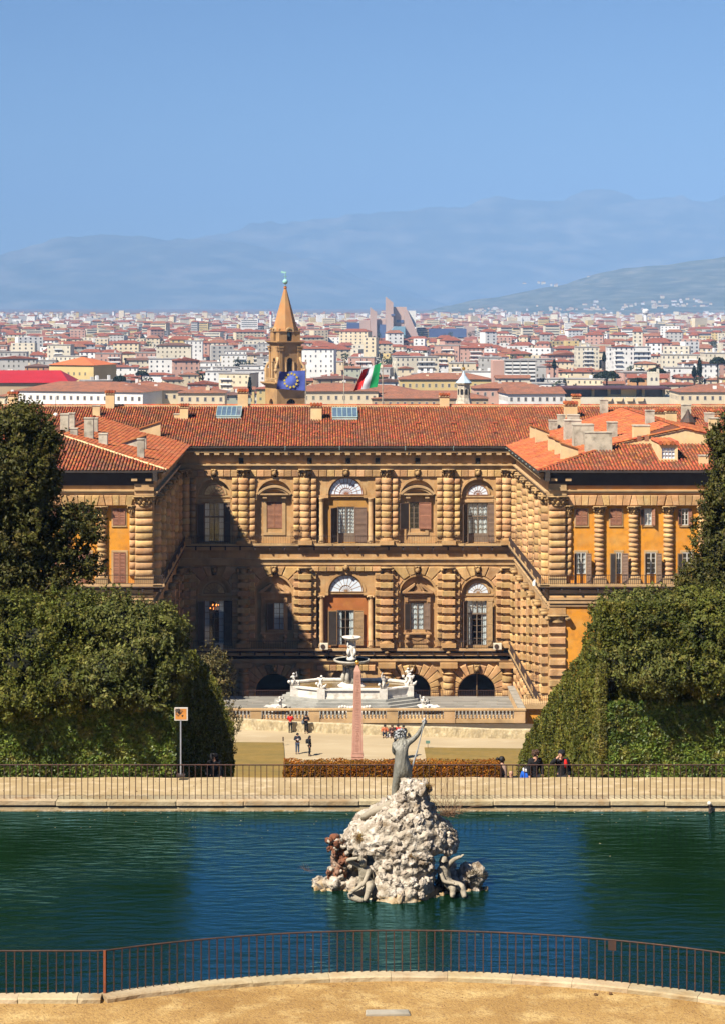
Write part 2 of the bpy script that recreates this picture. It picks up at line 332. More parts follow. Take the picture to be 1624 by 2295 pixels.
def drum_mesh(name, r, h, m, square=False):  # half drum, origin at bottom on the wall plane
    if square:
        return MB().prism([(-r, 0), (r, 0), (r, h), (-r, h)], -r*1.02, 0, ch=r*.07).mesh(name, m)
    pr = [(r*.80, 0), (r*.94, h*.07), (r, h*.25), (r*1.01, h*.5), (r, h*.75), (r*.93, h*.93), (r*.80, h)]
    return MB().lathe(pr, 12, a0=math.pi, a1=2*math.pi).mesh(name, m, True)

def arch_outline(cu, r, vs, v0, n=18, k=1.):
    return [(cu-r, v0)]+[(cu-r*math.cos(math.pi*i/n), vs+k*r*math.sin(math.pi*i/n)) for i in range(n+1)]+[(cu+r, v0)]
def arch_panel(mb, u0, u1, v0, v1, cu, r, vs, y0, y1, mi=0, n=18):
    """wall slab with an arched opening that reaches its foot; front at y0, reveal back to y1"""
    A = arch_outline(cu, r, vs, v0, n); P = A[1:-1]
    T = [(u0+(u1-u0)*i/n, v1) for i in range(n+1)]
    q = lambda *p: mb.add([(a, y0, b) for a, b in p], [tuple(range(len(p)))], mi)
    q((u0, v0), (cu-r, v0), (cu-r, vs), (u0, vs)); q((cu+r, v0), (u1, v0), (u1, vs), (cu+r, vs))
    q((u0, vs), (cu-r, vs), (u0, v1)); q((cu+r, vs), (u1, vs), (u1, v1))
    for i in range(n): q(P[i], P[i+1], T[i+1], T[i])
    for i in range(len(A)-1):
        (a, b), (c, d) = A[i], A[i+1]; mb.add([(a, y0, b), (a, y1, b), (c, y1, d), (c, y0, d)], [(0, 1, 2, 3)], mi)
def arch_ring(mb, cu, r0, r1, vs, y0, y1, n=18, mi=0, v0=None):
    pts = []
    for i in range(n+1):
        a = math.pi*i/n; pts.append((-math.cos(a), math.sin(a)))
    for i in range(n):
        (c0, s0), (c1, s1) = pts[i], pts[i+1]
        mb.prism([(cu+r0*c0, vs+r0*s0), (cu+r0*c1, vs+r0*s1), (cu+r1*c1, vs+r1*s1), (cu+r1*c0, vs+r1*s0)][::-1], y0, y1, mi)
def holed(mb, u0, u1, v0, v1, h, y0, y1, mi=0):
    l, r, b, t = h
    mb.box(u0, l, y0, y1, v0, v1, mi); mb.box(r, u1, y0, y1, v0, v1, mi)
    mb.box(l, r, y0, y1, t, v1, mi)
    if b > v0+.01: mb.box(l, r, y0, y1, v0, b, mi)

_shut = {}
def shutter_mesh(wd, h, key):
    k = (round(wd, 2), round(h, 2), key)
    if k not in _shut:
        b = MB(); st = min(.09, wd*.14)
        b.box(0, st, -.03, .03, 0, h); b.box(wd-st, wd, -.03, .03, 0, h)
        for z in (0, h*.48, h-.1): b.box(st, wd-st, -.028, .028, z, z+.1)
        n = max(5, int(h/.155))
        for i in range(n):
            z = .12+(h-.26)*(i+.5)/n; b.add([(st, -.035, z-.05), (wd-st, -.035, z-.05), (wd-st, .03, z+.05), (st, .03, z+.05)], [(0, 1, 2, 3)])
        b.box(st, wd-st, .031, .036, .1, h-.1, 1)
        _shut[k] = b.mesh('shutter', [M[key], M['soffit']])
    return _shut[k]
_pane = {}
def pane_mesh(wd, h):
    k = (round(wd, 2), round(h, 2))
    if k not in _pane: _pane[k] = MB().box(-wd/2, wd/2, -.006, .006, -h/2, h/2).mesh('pane', M['glass'])
    return _pane[k]
def curtain_mesh(wd, h, gather=1.):
    n = max(8, int(wd/.09)); vs = []; ph = random.random()*6
    for i in range(n+1):
        x = wd*i/n; y = .05*math.sin(i*1.9+ph)+.02*math.sin(i*.7)
        vs += [(x, y, 0), (x, y, h)]
    return MB().add(vs, [(2*i, 2*i+2, 2*i+3, 2*i+1) for i in range(n)]).mesh('curtain', M['curtain'], True)
def window(fr, cu, v0, wd, h, w, cols, rows, curtain=('full',), fm='frame_wood', sh=None, split=None, room=True, panel=0., label=None):
    """window at frame coordinates: centre cu, foot v0; sh = (key, left, right) with angle in degrees, 'closed' or None; panel = solid foot"""
    b = MB(); t = .075
    b.box(-wd/2, -wd/2+t, -.07, .07, 0, h); b.box(wd/2-t, wd/2, -.07, .07, 0, h)
    b.box(-wd/2+t, wd/2-t, -.068, .068, h-t, h); b.box(-wd/2+t, wd/2-t, -.068, .068, 0, max(t, panel))
    b.box(-.05, .05, -.066, .066, max(t, panel), h-t)
    if split: b.box(-wd/2+t, wd/2-t, -.085, .06, split-.07, split+.07)
    z0 = max(t, panel); gh = (h-t-z0)/rows; gw = (wd-2*t)/cols
    for i in range(1, cols):
        x = -wd/2+t+gw*i
        if abs(x) > .06: b.box(x-.02, x+.02, -.03, .03, z0, h-t)
    for j in range(1, rows): b.box(-wd/2+t, wd/2-t, -.031, .031, z0+gh*j-.02, z0+gh*j+.02)
    o = part('window', b.mesh('window', M[fm]), fr, cu, v0, w, label=label)
    for i in range(cols):
        for j in range(rows):
            part('pane', pane_mesh(gw-.05, gh-.05), fr, -wd/2+t+gw*(i+.5), z0+gh*(j+.5), 0, par=o)
    for c in curtain:
        if c == 'full': part('curtain', curtain_mesh(wd-.1, h-z0-.1), fr, -wd/2+.05, z0, -.1, par=o)
        elif c == 'sides':
            for sx in (-1, 1): part('curtain', curtain_mesh(wd*.24, h-z0-.1), fr, -wd/2+.05 if sx < 0 else wd/2-.05-wd*.24, z0, -.1, par=o)
        elif c == 'top': part('curtain', curtain_mesh(wd-.1, h-split-.1), fr, -wd/2+.05, split, -.1, par=o)
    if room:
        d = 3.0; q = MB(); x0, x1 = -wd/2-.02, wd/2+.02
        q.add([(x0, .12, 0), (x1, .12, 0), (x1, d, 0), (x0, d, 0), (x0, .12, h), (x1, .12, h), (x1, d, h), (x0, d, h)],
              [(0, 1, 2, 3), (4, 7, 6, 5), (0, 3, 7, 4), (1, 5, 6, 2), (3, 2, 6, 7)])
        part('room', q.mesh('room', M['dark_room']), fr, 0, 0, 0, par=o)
    if sh:
        key, L, Rr = sh
        for sx, a in ((-1, L), (1, Rr)):
            if a is None: continue
            if a == 'closed':
                part('shutter', shutter_mesh(wd/2-.01, h, key), fr, -wd/2 if sx < 0 else .01, 0, .12, par=o)
            else:
                part('shutter', shutter_mesh(wd/2, h, key), fr, sx*wd/2, 0, .12, (math.pi+R(a)) if sx < 0 else -R(a), par=o)
    return o
def fan_window(fr, cu, v0, r, w, seg, mk='glass_sky', fm='shutter_red', rings=1):
    b = MB(); arch_ring(b, 0, r*.94, r, 0, -.08, .06, 18); b.box(-r, r, -.08, .06, -.09, 0)
    for i in range(1, seg):
        a = math.pi*i/seg; b.tube([(0, 0, 0), (-r*.96*math.cos(a), 0, r*.96*math.sin(a))], .03, 4)
    for k in range(rings): arch_ring(b, 0, r*(.36+.30*k), r*(.36+.30*k)+.05, 0, -.05, .05, 14)
    o = part('fan_window', b.mesh('fan_window', M[fm]), fr, cu, v0, w)
    p = MB().prism([(r*.955*math.cos(math.pi/seg), r*.955*math.sin(math.pi/seg)), (0.02, .02), (r*.955, .01)][::-1], -.01, .01).mesh('pane', M[mk])
    for i in range(seg):
        q = part('pane', p, fr, 0, 0, -.01, par=o); q.rotation_euler = (0, -math.pi*i/seg, 0)
    return o

# ---- masonry pieces shared by copies
CP = [546.5, 683.8, 865.6, 1003.9, 1135.6, 414.0]                  # column axes (photo columns, at the facade)
V_T0, V_T1 = fv(1205), fv(1070)                                     # top-storey shaft
V_M0, V_M1 = fv(1435), fv(1284)                                     # middle-storey shaft
def capital_mesh(corinthian, r=.66, sx=1.):
    b = MB()
    if corinthian:
        b.box(-r*1.25, r*1.25, -r*1.4, 0, .95, 1.08)
        b.lathe([(r*.85, 0), (r*.92, .06), (r*.80, .12), (r*.84, .5), (r*1.05, .95)], 10, a0=math.pi, a1=2*math.pi)
        for row, (z, n, rr) in enumerate(((.12, 5, .86), (.45, 4, .95))):
            for i in range(n):
                a = math.pi+math.pi*(i+.5)/n; c, s_ = math.cos(a), math.sin(a)
                b.tube([(c*r*rr, s_*r*rr, z), (c*r*(rr+.08), s_*r*(rr+.08), z+.26), (c*r*(rr+.32), s_*r*(rr+.32), z+.36), (c*r*(rr+.26), s_*r*(rr+.26), z+.27)], [.12, .13, .08, .05], 5)
        for sx_ in (-1, 1): b.ball((sx_*r*1.15, -r*.95, .82), .17, 7, 5)
        b.ball((0, -r*1.35, .98), .14, 7, 5)
    else:
        b.box(-r*1.2, r*1.2, -r*1.25, 0, .62, .76)
        b.lathe([(r*.82, 0), (r*.9, .05), (r*.82, .1), (r*.82, .32), (r*1.0, .46), (r*.95, .62)], 10, a0=math.pi, a1=2*math.pi)
        for s_ in (-1, 1):
            b.tube([(s_*r*1.2, -r*1.12, .42), (s_*r*1.2, 0, .42)], [.22, .22], 10)
            b.ball((s_*r*1.2, -r*1.14, .42), .10, 6, 4)
    return b.mesh('capital', M['capital'], True)
CAP_C, CAP_I = capital_mesh(True), capital_mesh(False)
NT, NM = 9, 8
HT = (V_T1-V_T0)/NT; HM = (V_M1-V_M0)/NM
DRUM_T = drum_mesh('drum', .70, HT-.06, M['stone']); DRUM_M = drum_mesh('drum', .80, HM*.62, M['stone'], True)
FLANK_T = [pillow_mesh('stone_block', .68, HT-.08, .24, M['stone']) for _ in range(1)][0]
FLANK_M = block_mesh('stone_block', .66, HM*.62, .30, .05, M['stone'])
def base_mesh(sq):
    b = MB(); z = .0
    b.box(-.86, .86, -.98, 0, 0, .5); b.lathe([(.84, .5), (.86, .58), (.78, .66), (.80, .73), (.70, .78), (.62, .8)], 12, a0=math.pi, a1=2*math.pi)
    return b
def column(fr, u, top, flanks=(-1, 1), lo=None):
    v0, v1, n, h = (V_T0, V_T1, NT, HT) if top else (V_M0, V_M1, NM, HM)
    b = base_mesh(top)
    b.lathe([(.60, .78), (.60, v1-v0+.8), (.52, v1-v0+.8)], 12, a0=math.pi, a1=2*math.pi)
    for s_ in flanks: b.box(min(s_*.72, s_*1.42), max(s_*.72, s_*1.42), -.12, 0, 0.0, v1-v0+.8)
    o = part('column', b.mesh('column', M['stone_wall'], False), fr, u, v0-.8, .0)
    for i in range(n):
        z = .8+i*h+(0.03 if top else h*.3)
        part('drum', DRUM_T if top else DRUM_M, fr, 0, z, 0, par=o)
        for s_ in flanks: part('stone_block', FLANK_T if top else FLANK_M, fr, s_*1.07, z, .11, par=o)
    part('capital', CAP_C if top else CAP_I, fr, 0, v1-v0+.8, 0.0, par=o)
    return o
for x in CP:
    column(FAC, fu(x), True, (-1, 1)); column(FAC, fu(x), False, (-1, 1))
def stone(fr, poly, w0, w1, m='stone', ch=.05, name='voussoir', par=None):
    cu = sum(p[0] for p in poly)/len(poly); v = min(p[1] for p in poly)
    me = MB().prism([(a-cu, b-v) for a, b in poly], -w1, -w0, ch=ch).mesh(name, M[m])
    return part(name, me, fr, cu, v, 0) if par is None else part(name, me, fr, cu, v, 0, par=par)
def flat_arch(fr, u0, u1, v0, v1, n, w0=.0, w1=.22, m='stone', slant=.35):
    cu = (u0+u1)/2; g = .05
    for i in range(n):
        a0, a1 = u0+(u1-u0)*i/n, u0+(u1-u0)*(i+1)/n; k0, k1 = (a0-cu)/(u1-u0)*slant*2, (a1-cu)/(u1-u0)*slant*2
        stone(fr, [(a0+g/2-k0*.3, v0), (a1-g/2-k1*.3, v0), (a1-g/2+k1*.7, v1), (a0+g/2+k0*.7, v1)], w0, w1+(.04 if i % 2 else 0), m)
def keystone(fr, u, v0, v1, w=.3, face=True):
    h = v1-v0; b = MB().prism([(-.26, 0), (.26, 0), (.36, h), (-.36, h)], -.28, 0, ch=.05)
    b.ball((0, -.34, h*.55), .27, 8, 6, sz=1.3); b.box(-.3, .3, -.42, 0, h*.9, h); b.ball((0, -.55, h*.5), .08, 5, 4); b.ball((-.15, -.42, h*.9), .13, 6, 4); b.ball((.15, -.42, h*.9), .13, 6, 4)
    return part('keystone', b.mesh('keystone', M['capital'], True), fr, u, v0, w-.28)

# ---- the courtyard facade
BAYS = [480.2, 615.2, 775.0, 934.8, 1069.8]
ST, SR = fv(1218), fv(1050); MT, MR = fv(1453), fv(1266)
wall = MB(); back = MB()
edges = [fu(401)] + [fu(x) for x in (546.5, 683.8, 865.6, 1003.9, 1135.6)] + [fu(1148)]
wall.box(fu(401)-.4, fu(1148)+.4, 0, .6, SR-.02, -17.6)            # attic band behind the entablature
wall.box(fu(401)-.4, fu(1148)+.4, 0, .6, MR-.02, ST-.02)
px2u = lambda z: fu(705.8+.2804*z)
for k, bx in enumerate(BAYS):
    u0 = fu(401)-.4 if k == 0 else fu([0, 546.5, 683.8, 865.6, 1003.9][k]); u1 = fu([546.5, 683.8, 865.6, 1003.9, 1148][k])+(.4 if k == 4 else 0); cu = fu(bx)
    if k == 2:
        for (v0, v1, vs, rr) in ((ST, SR, fv(1108.5), fu(814)-cu), (MT, MR, fv(1327), fu(814)-cu)):
            hw = fu(840)-cu
            wall.box(u0, cu-hw, 0, .6, v0, v1); wall.box(cu+hw, u1, 0, .6, v0, v1); wall.box(cu-hw, cu+hw, 0, .6, v1-.9, v1)
            arch_panel(wall, cu-hw, cu+hw, vs-.05, v1-.9, cu, rr, vs, .12, .6)
            arch_ring(wall, cu, rr+.02, rr+.32, vs, .03, .14); 
            for s_ in (-1, 1):                                       # entablature blocks over the little columns
                wall.box(min(cu+s_*rr, cu+s_*hw), max(cu+s_*rr, cu+s_*hw), .04, .6, vs-.42, vs-.052)
                c = MB(); hh = vs-.42-v0; c.lathe([(.42, 0), (.42, .18), (.36, .3), (.40, .36), (.32, .45), (.30, hh-.5), (.27, hh-.35), (.36, hh-.3), (.30, hh-.22), (.40, hh-.12), (.40, hh)], 12)
                if v0 == MT:
                    for q in (-1, 1): c.tube([(q*.36, -.4, hh-.16), (q*.36, .3, hh-.16)], .14, 8)
                part('small_column', c.mesh('small_column', M['stone_pale'], True), FAC, cu+s_*(hw-.55), v0, -.22)
            wall.box(cu-rr, cu+rr, .32, .6, vs-.30, vs-.01)
    else:
        outer = k in (0, 4); r_ = (.2804*130 if outer else .2804*140)*YF/F
        for (v0, v1, vs) in ((ST, SR, fv(979+.2804*(470 if outer else 485))), (MT, MR, fv(1235+.2804*(345 if outer else 342)))):
            arch_panel(wall, u0, u1, v0, v1, cu, r_, vs, 0, .6)
            arch_ring(wall, cu, r_+.01, r_+.26, vs, -.13, .02)
            for s_ in (-1, 1):
                a, b_ = sorted((cu+s_*r_, cu+s_*(r_+.55))); wall.box(a, b_, -.14, .05, vs-.30, vs-.02); wall.box(a, b_-.12 if s_ > 0 else b_, -.05, .02, v0, vs-.3)
part('wall', wall.mesh('wall', M['stone_wall']), FAC)
# niche backs with real window holes
WIN = {  # bay: (top window) cx, half width, foot, head  (photo columns / rows)
 0: [(480.2, 22.5, 1216, 1127), (480.2, 22.5, 1447, 1344)], 1: [(615.2, 17.5, 1184.5, 1125), (627, 13.5, 1412.5, 1351.5)],
 2: [(775.4, 19.5, 1216, 1136.5), (774.8, 19, 1448, 1369)], 3: [(927, 12, 1186, 1126), (934.4, 15.5, 1412.5, 1351.5)], 4: [(1069.3, 23, 1216, 1127.5), (1068, 22.5, 1448, 1344.5)]}
bm_ = [MB() for _ in range(3)]
for k, bx in enumerate(BAYS):
    for st, (cx, hw, yb, yt) in enumerate(WIN[k]):
        cu = fu(cx); v0 = (ST, MT)[st]; v1 = (SR, MR)[st]; hu = hw*YF/F
        b = fv(yb); t = fv(yt); dp = .6 if k == 2 else .42
        tgt = MB()
        reach = 3.4 if k == 2 else 3.0
        cb = fu(bx); holed(tgt, cb-reach, cb+reach, v0, v1, (cu-hu, cu+hu, b, t), dp, dp+.3)
        part('niche_wall', tgt.mesh('niche_wall', M[('amber_plaster', 'rust_plaster')[st] if k == 2 else 'stone_wall']), FAC, label=('amber plastered back of the central upper recess', 'rust red plastered back of the central lower recess')[st] if k == 2 else None)
def facade_window(k, st, cols, rows, **kw):
    cx, hw, yb, yt = WIN[k][st]; v0 = fv(yb); hu = hw*YF/F; dp = .6 if k == 2 else .42
    return window(FAC, fu(cx), v0, 2*hu-.02, fv(yt)-v0-.02, -dp-.1, cols, rows, **kw)
def sh_at(o, key, wd, h, a_l, a_r, hu, w=.24):
    if a_l is not None: part('shutter', shutter_mesh(wd, h, key), FAC, -hu, 0, w, math.pi+R(a_l), par=o)
    if a_r is not None: part('shutter', shutter_mesh(wd, h, key), FAC, hu, 0, w, -R(a_r), par=o)
o = facade_window(0, 0, 4, 6, curtain=('sides',), split=3.1); sh_at(o, 'shutter', 1.1, 4.8, 40, 15, 1.24)
o = facade_window(1, 0, 2, 4, sh=('shutter_red', 'closed', 'closed'), room=False)
o = facade_window(2, 0, 4, 7, curtain=('full',), panel=1.1); sh_at(o, 'shutter', 1.5, 4.3, 58, 8, 1.07)
o = facade_window(3, 0, 2, 5, curtain=(), sh=None); sh_at(o, 'shutter', 1.25, 3.25, 30, None, .66); sh_at(o, 'shutter_red', 1.5, 3.25, None, 4, .62)
o = facade_window(4, 0, 4, 6, curtain=('full',), split=3.2, panel=1.1); sh_at(o, 'shutter', 1.25, 4.8, 62, 12, 1.26)
o = facade_window(0, 1, 4, 7, curtain=('sides',)); sh_at(o, 'shutter', 1.1, 5.5, 50, 25, 1.24); CHAND = o
o = facade_window(1, 1, 2, 5, curtain=('full',)); sh_at(o, 'shutter', .95, 3.3, 30, 15, .74)
o = facade_window(2, 1, 2, 4, curtain=('sides',), fm='frame_wood'); sh_at(o, 'shutter_tan', 1.15, 4.3, 12, 10, 1.04)
o = facade_window(3, 1, 2, 5, curtain=('full',)); sh_at(o, 'shutter', .8, 3.3, 25, 22, .85)
o = facade_window(4, 1, 4, 7, curtain=('sides', 'top'), split=3.9); sh_at(o, 'shutter', 1.1, 5.6, 64, None, 1.24); sh_at(o, 'shutter_tan', 1.0, 5.6, None, 50, 1.24)
for k, bx in enumerate(BAYS):
    cu = fu(bx)
    if k == 2:
        fan_window(FAC, cu, fv(1108), fu(813.5)-cu-.02, -.34, 11, rings=2); fan_window(FAC, cu, fv(1326.5), fu(813.5)-cu-.02, -.34, 9, fm='shutter_tan')
    elif k in (0, 4):
        g = 'glass' if k == 0 else 'glass_sky'
        fan_window(FAC, cu, fv(1109), 1.28, -.34, 8, g); fan_window(FAC, cu, fv(1330), 1.33, -.34, 8, g, fm='shutter_tan')
        for v in (fv(1109), fv(1330)):
            f = MB(); arch_ring(f, cu, 1.3, 1.52, v, .28, .66); f.box(cu-1.95, cu+1.95, .24, .66, v-.95, v-.62); f.box(cu-1.95, cu+1.95, .30, .66, v-.32, v-.09)
            part('window_arch', f.mesh('window_arch', M['stone_pale']), FAC)
# aedicules of the two side bays
for k in (1, 3):
    cu = fu(BAYS[k]); f = MB()
    hw = .2804*89*YF/F
    v0, v1 = fv(1194), fv(1114)
    f.box(cu-hw, cu-hw+.42, .30, .66, v0, v1); f.box(cu+hw-.42, cu+hw, .30, .66, v0, v1); f.box(cu-hw, cu+hw, .30, .66, v0-.32, v0); f.box(cu-hw, cu+hw, .31, .66, v1, v1+.3)
    vb = fv(1109)                                                     # segmental pediment
    f.box(cu-hw-.35, cu+hw+.35, -.28, .66, vb, vb+.16)
    for (r0, r1, y) in ((2.55, 2.8, -.28), (2.3, 2.53, -.14)):
        for i in range(12):
            a0, a1 = R(40+100*i/12), R(40+100*(i+1)/12); cz = vb-1.62
            P = lambda r, a: (cu+r*math.cos(a), cz+r*math.sin(a))
            f.prism([P(r0, a0), P(r1, a0), P(r1, a1), P(r0, a1)], y, .66)
    for s_ in (-1, 1): f.box(cu+s_*(hw-.2)-.27, cu+s_*(hw-.2)+.27, -.12, .66, vb-.42, vb-.005)
    part('window_frame', f.mesh('window_frame', M['stone_pale']), FAC)
    f = MB(); v0, v1 = fv(1419), fv(1348); hw = .2804*106*YF/F       # the pedimented one below
    for s_ in (-1, 1):
        f.box(cu+s_*(hw-.25)-.25, cu+s_*(hw-.25)+.25, .16, .66, v0, v1+.5); f.box(cu+s_*(hw-.25)-.19, cu+s_*(hw-.25)+.19, .02, .2, v1-.1, v1+.5)
        f.box(cu+s_*(hw-.35)-.25, cu+s_*(hw-.35)+.25, -.02, .66, v0-1.25, v0-.16); f.ball((cu+s_*(hw-.35), -.05, v0-.45), .24, 8, 5); f.ball((cu+s_*(hw-.35), .0, v0-1.1), .2, 8, 5)
    f.box(cu-hw, cu+hw, .18, .66, v1+.1, v1+.52); f.box(cu-hw-.1, cu+hw+.1, -.04, .66, v0-.16, v0); f.box(cu-hw+.4, cu+hw-.4, .32, .66, v0-1.35, v0-.2)
    f.prism([(cu-.75, v0-.75), (cu, v0-1.0), (cu+.75, v0-.75), (cu, v0-.5)], .24, .4)
    vb = fv(1326); f.box(cu-hw, cu+hw, .12, .66, v1+.55, vb-.2)
    f.box(cu-hw-.25, cu+hw+.25, -.3, .66, vb-.18, vb)
    for s_ in (-1, 1):
        q = [(cu+s_*(hw+.25), vb+.002), (cu+s_*.35, vb+1.05), (cu+s_*.35, vb+.78), (cu+s_*(hw-.35), vb+.002)]
        f.prism(q if s_ > 0 else q[::-1], -.28, .66)
    f.prism([(cu-.5, vb+.003), (cu+.5, vb+.003), (cu+.22, vb+.7), (cu, vb+.95), (cu-.22, vb+.7)], .0, .5)
    part('window_frame', f.mesh('window_frame', M['stone']), FAC)
# flat arches, keystones, voussoirs
for k, bx in enumerate(BAYS):
    u0 = fu([414, 546.5, 683.8, 865.6, 1003.9][k])+.75; u1 = fu([546.5, 683.8, 865.6, 1003.9, 1135.6][k])-.75; cu = fu(bx)
    vm = fv(1068); um = cu
    flat_arch(FAC, u0, um-.34, vm, fv(1053), 4 if k == 2 else 3, slant=.0); flat_arch(FAC, um+.34, u1, vm, fv(1053), 4 if k == 2 else 3, slant=.0)
    keystone(FAC, cu, fv(1070.5), fv(1051))
    keystone(FAC, cu, fv(1289) if k not in (2,) else fv(1276), fv(1268))
    if k == 2:
        flat_arch(FAC, u0, cu-.3, fv(1280), fv(1270), 4, slant=0); flat_arch(FAC, cu+.3, u1, fv(1280), fv(1270), 4, slant=0)
    else:
        r0 = (.2804*(130 if k in (0, 4) else 140)*YF/F)+.28; vs = fv(1331)
        for i in range(8):
            if i in (): continue
            a0, a1 = math.pi*(i+.06)/8, math.pi*(i+.94)/8
            if 3.4 < i+.5 < 4.6: a0, a1 = (a0, a1-.11) if i == 3 else (a0+.11, a1)
            pts = [(cu+r0*math.cos(a0), vs+r0*math.sin(a0)), (cu+r0*math.cos(a1), vs+r0*math.sin(a1))]
            def outer(a):
                c, s_ = math.cos(a), math.sin(a); top = fv(1270)-vs; side = (u1+.15-cu)
                t = min(top/max(s_, 1e-3), side/max(abs(c), 1e-3)); return (cu+t*c, vs+t*s_)
            P = [pts[0], outer(a0), outer(a1), pts[1]]
            if (P[1][0]-pts[0][0])**2+(P[1][1]-pts[0][1])**2 > .02: stone(FAC, P, .0, .20+.04*(i % 2), ch=.06)
# entablatures
def band(fr, u0, u1, rows, name='cornice', mk='stone_pale'):
    b = MB()
    for v0, v1, w in rows: b.box(u0, u1, -w, .02, v0+.003, v1)
    return part(name, b.mesh(name, M[mk]), fr)
UL, UR = fu(401)-.3, fu(1148)+.3
band(FAC, UL, UR, [(fv(1051), fv(1047), .16), (fv(1047), fv(1043), .26), (fv(1043), fv(1040), .42)], 'architrave')
band(FAC, UL, UR, [(fv(1013), fv(1009), .80), (fv(1009), fv(1003), .30)])
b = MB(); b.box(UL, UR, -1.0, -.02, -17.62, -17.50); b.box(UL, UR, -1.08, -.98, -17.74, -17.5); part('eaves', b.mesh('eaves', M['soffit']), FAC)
BR = MB().prism([(0, 0), (.62, 0), (.62, .3), (0, .3)], 0, .9).mesh('bracket', M['stone_pale'])
for i in range(34): part('bracket', BR, FAC, UL+1.0+i*1.235, fv(1018.5), .76)
for x in (541, 694, 845.5, 935, 1070, 780): part('vent_slot', MB().box(-.28, .28, -.02, .3, 0, .85).mesh('vent_slot', M['dark_room']), FAC, fu(x), fv(1042), .12)
for x in (640, 761, 907, 1014): part('gutter_hook', MB().tube([(0, 0, 0), (0, -.2, .5)], .05, 5).mesh('gutter_hook', M['verdigris']), FAC, fu(x), -18.0, 1.06)
def balcony(fr, u0, u1, v, hang=None, rail=True, proj=.62, skipb=False, step=1.82):
    b = MB(); b.box(u0, u1, -proj, .0, v-.22, v); part('balcony_slab', b.mesh('balcony_slab', M['stone_pale']), fr)
    if rail:
        r = MB(); h = .95; n = int((u1-u0)/.21)
        for i in range(n+1):
            u = u0+.03+(u1-u0-.06)*i/n; r.box(u-.014, u+.014, -proj+.06, -proj+.09, v-.3, v+h)
        r.box(u0, u1, -proj+.05, -proj+.10, v+h, v+h+.05); r.box(u0, u1, -proj+.055, -proj+.095, v+.08, v+.11); r.box(u0, u1, -proj-.03, -proj+.02, v-.34, v-.25)
        part('railing', r.mesh('railing', M['iron']), fr)
    c = MB().prism([(-.09, 0), (.09, 0), (.09, .55), (-.09, .55)], -proj*.92, 0).mesh('balcony_bracket', M['iron'])
    u = u0+.6
    while u < u1-.2 and not skipb: part('balcony_bracket', c, fr, u, v-.78, 0); u += step
balcony(FAC, UL, fu(1130), ST); balcony(FAC, UL, fu(1127), MT)
band(FAC, UL, UR, [(fv(1230), fv(1225.5), .44), (fv(1233), fv(1230), .2)])
band(FAC, UL, UR, [(fv(1254), fv(1251), .34), (fv(1258), fv(1254), .22), (fv(1266), fv(1258), .12)], 'architrave')
part('frieze', MB().lathe([(.42, UL), (.42, UR)], 10, a0=math.pi/2*2, a1=2*math.pi, sy=.7).mesh('f', M['stone_wall']), FAC) if False else None
band(FAC, UL, UR, [(fv(1251), fv(1239), .10)], 'frieze', 'stone_wall')
band(FAC, UL, UR, [(fv(1469), fv(1463), .40), (fv(1481), fv(1477), .42), (fv(1486), fv(1481), .26)])
for x in (866, 1003): part('boss', MB().ball((0, -.2, 0), .3, 8, 6, sz=.6).mesh('boss', M['capital'], True), FAC, fu(x), fv(1461), .35)
# ---- arcade of the court (its upper part shows over the terrace)
gw_ = MB(); GT = fv(1486); GB = -57.0; RA = 42*YF/F; GS = fv(1552)
for k, bx in enumerate(BAYS):
    u0 = fu(401)-.4 if k == 0 else fu([0, 546.5, 683.8, 865.6, 1003.9][k]); u1 = fu([546.5, 683.8, 865.6, 1003.9, 1148][k])+(.4 if k == 4 else 0)
    cu = fu({0: 482, 1: 615, 2: 775, 3: 923, 4: 1067.5}[k]); arch_panel(gw_, u0, u1, GB, GT, cu, RA if k != 2 else 1.9, GS if k != 2 else fv(1530), 0, 1.4)
    n = 13
    if k != 2:
        for i in range(n):
            a0, a1 = math.pi*(i+.05)/n, math.pi*(i+.95)/n; r0, r1 = RA+.02, (fv(1491)-GS)/max(math.sin((a0+a1)/2), .5)
            r1 = min(r1, (u1-u0)/2/max(abs(math.cos((a0+a1)/2)), .05)-.55, RA+1.9)
            P = lambda r, a: (cu+r*math.cos(a), GS+r*math.sin(a))
            stone(FAC, [P(r0, a0), P(r1, a0), P(r1, a1), P(r0, a1)], 0, .3, ch=.09)
        keystone(FAC, cu, GS+RA+.05, fv(1489), .55)
        for s_ in (-1, 1):
            for j in range(5):
                a, c_ = sorted((cu+s_*(RA+.02), cu+s_*min(RA+1.45, (u1-u0)/2-.5))); stone(FAC, [(a, GS-.85*(j+1)+.06), (c_, GS-.85*(j+1)+.06), (c_, GS-.85*j-.02), (a, GS-.85*j-.02)], 0, .3, ch=.09, name='stone_block')
    else:
        for s_ in (-1, 1): flat_arch(FAC, *sorted((cu+s_*.3, cu+s_*3.6)), fv(1503), fv(1490), 4, w1=.3, slant=0)
        f = MB(); arch_ring(f, cu, 1.92, 2.6, fv(1530), -.12, .05); part('window_arch', f.mesh('window_arch', M['stone_pale']), FAC)
        part('grille', MB().box(-1.85, 1.85, .5, .6, -4, 1.8).mesh('grille', M['shutter_tan']), FAC, cu, fv(1530))
for x in CP:
    b = MB(); b.lathe([(.62, 0), (.62, fv(1490)-GB-1.2), (.85, fv(1490)-GB-1.0), (.62, fv(1490)-GB-.85), (.62, fv(1490)-GB-.5), (.86, fv(1490)-GB-.3)], 12, a0=math.pi, a1=2*math.pi)
    b.box(-1.05, 1.05, -.95, 0, fv(1490)-GB-.3, fv(1484)-GB)
    o = part('column', b.mesh('column', M['stone_wall'], False), FAC, fu(x), GB, 0)
    for i in range(6): part('drum', DRUM_T, FAC, 0, fv(1490)-GB-2.1-i*.84, .12, par=o)
part('wall', gw_.mesh('wall', M['stone_wall']), FAC)
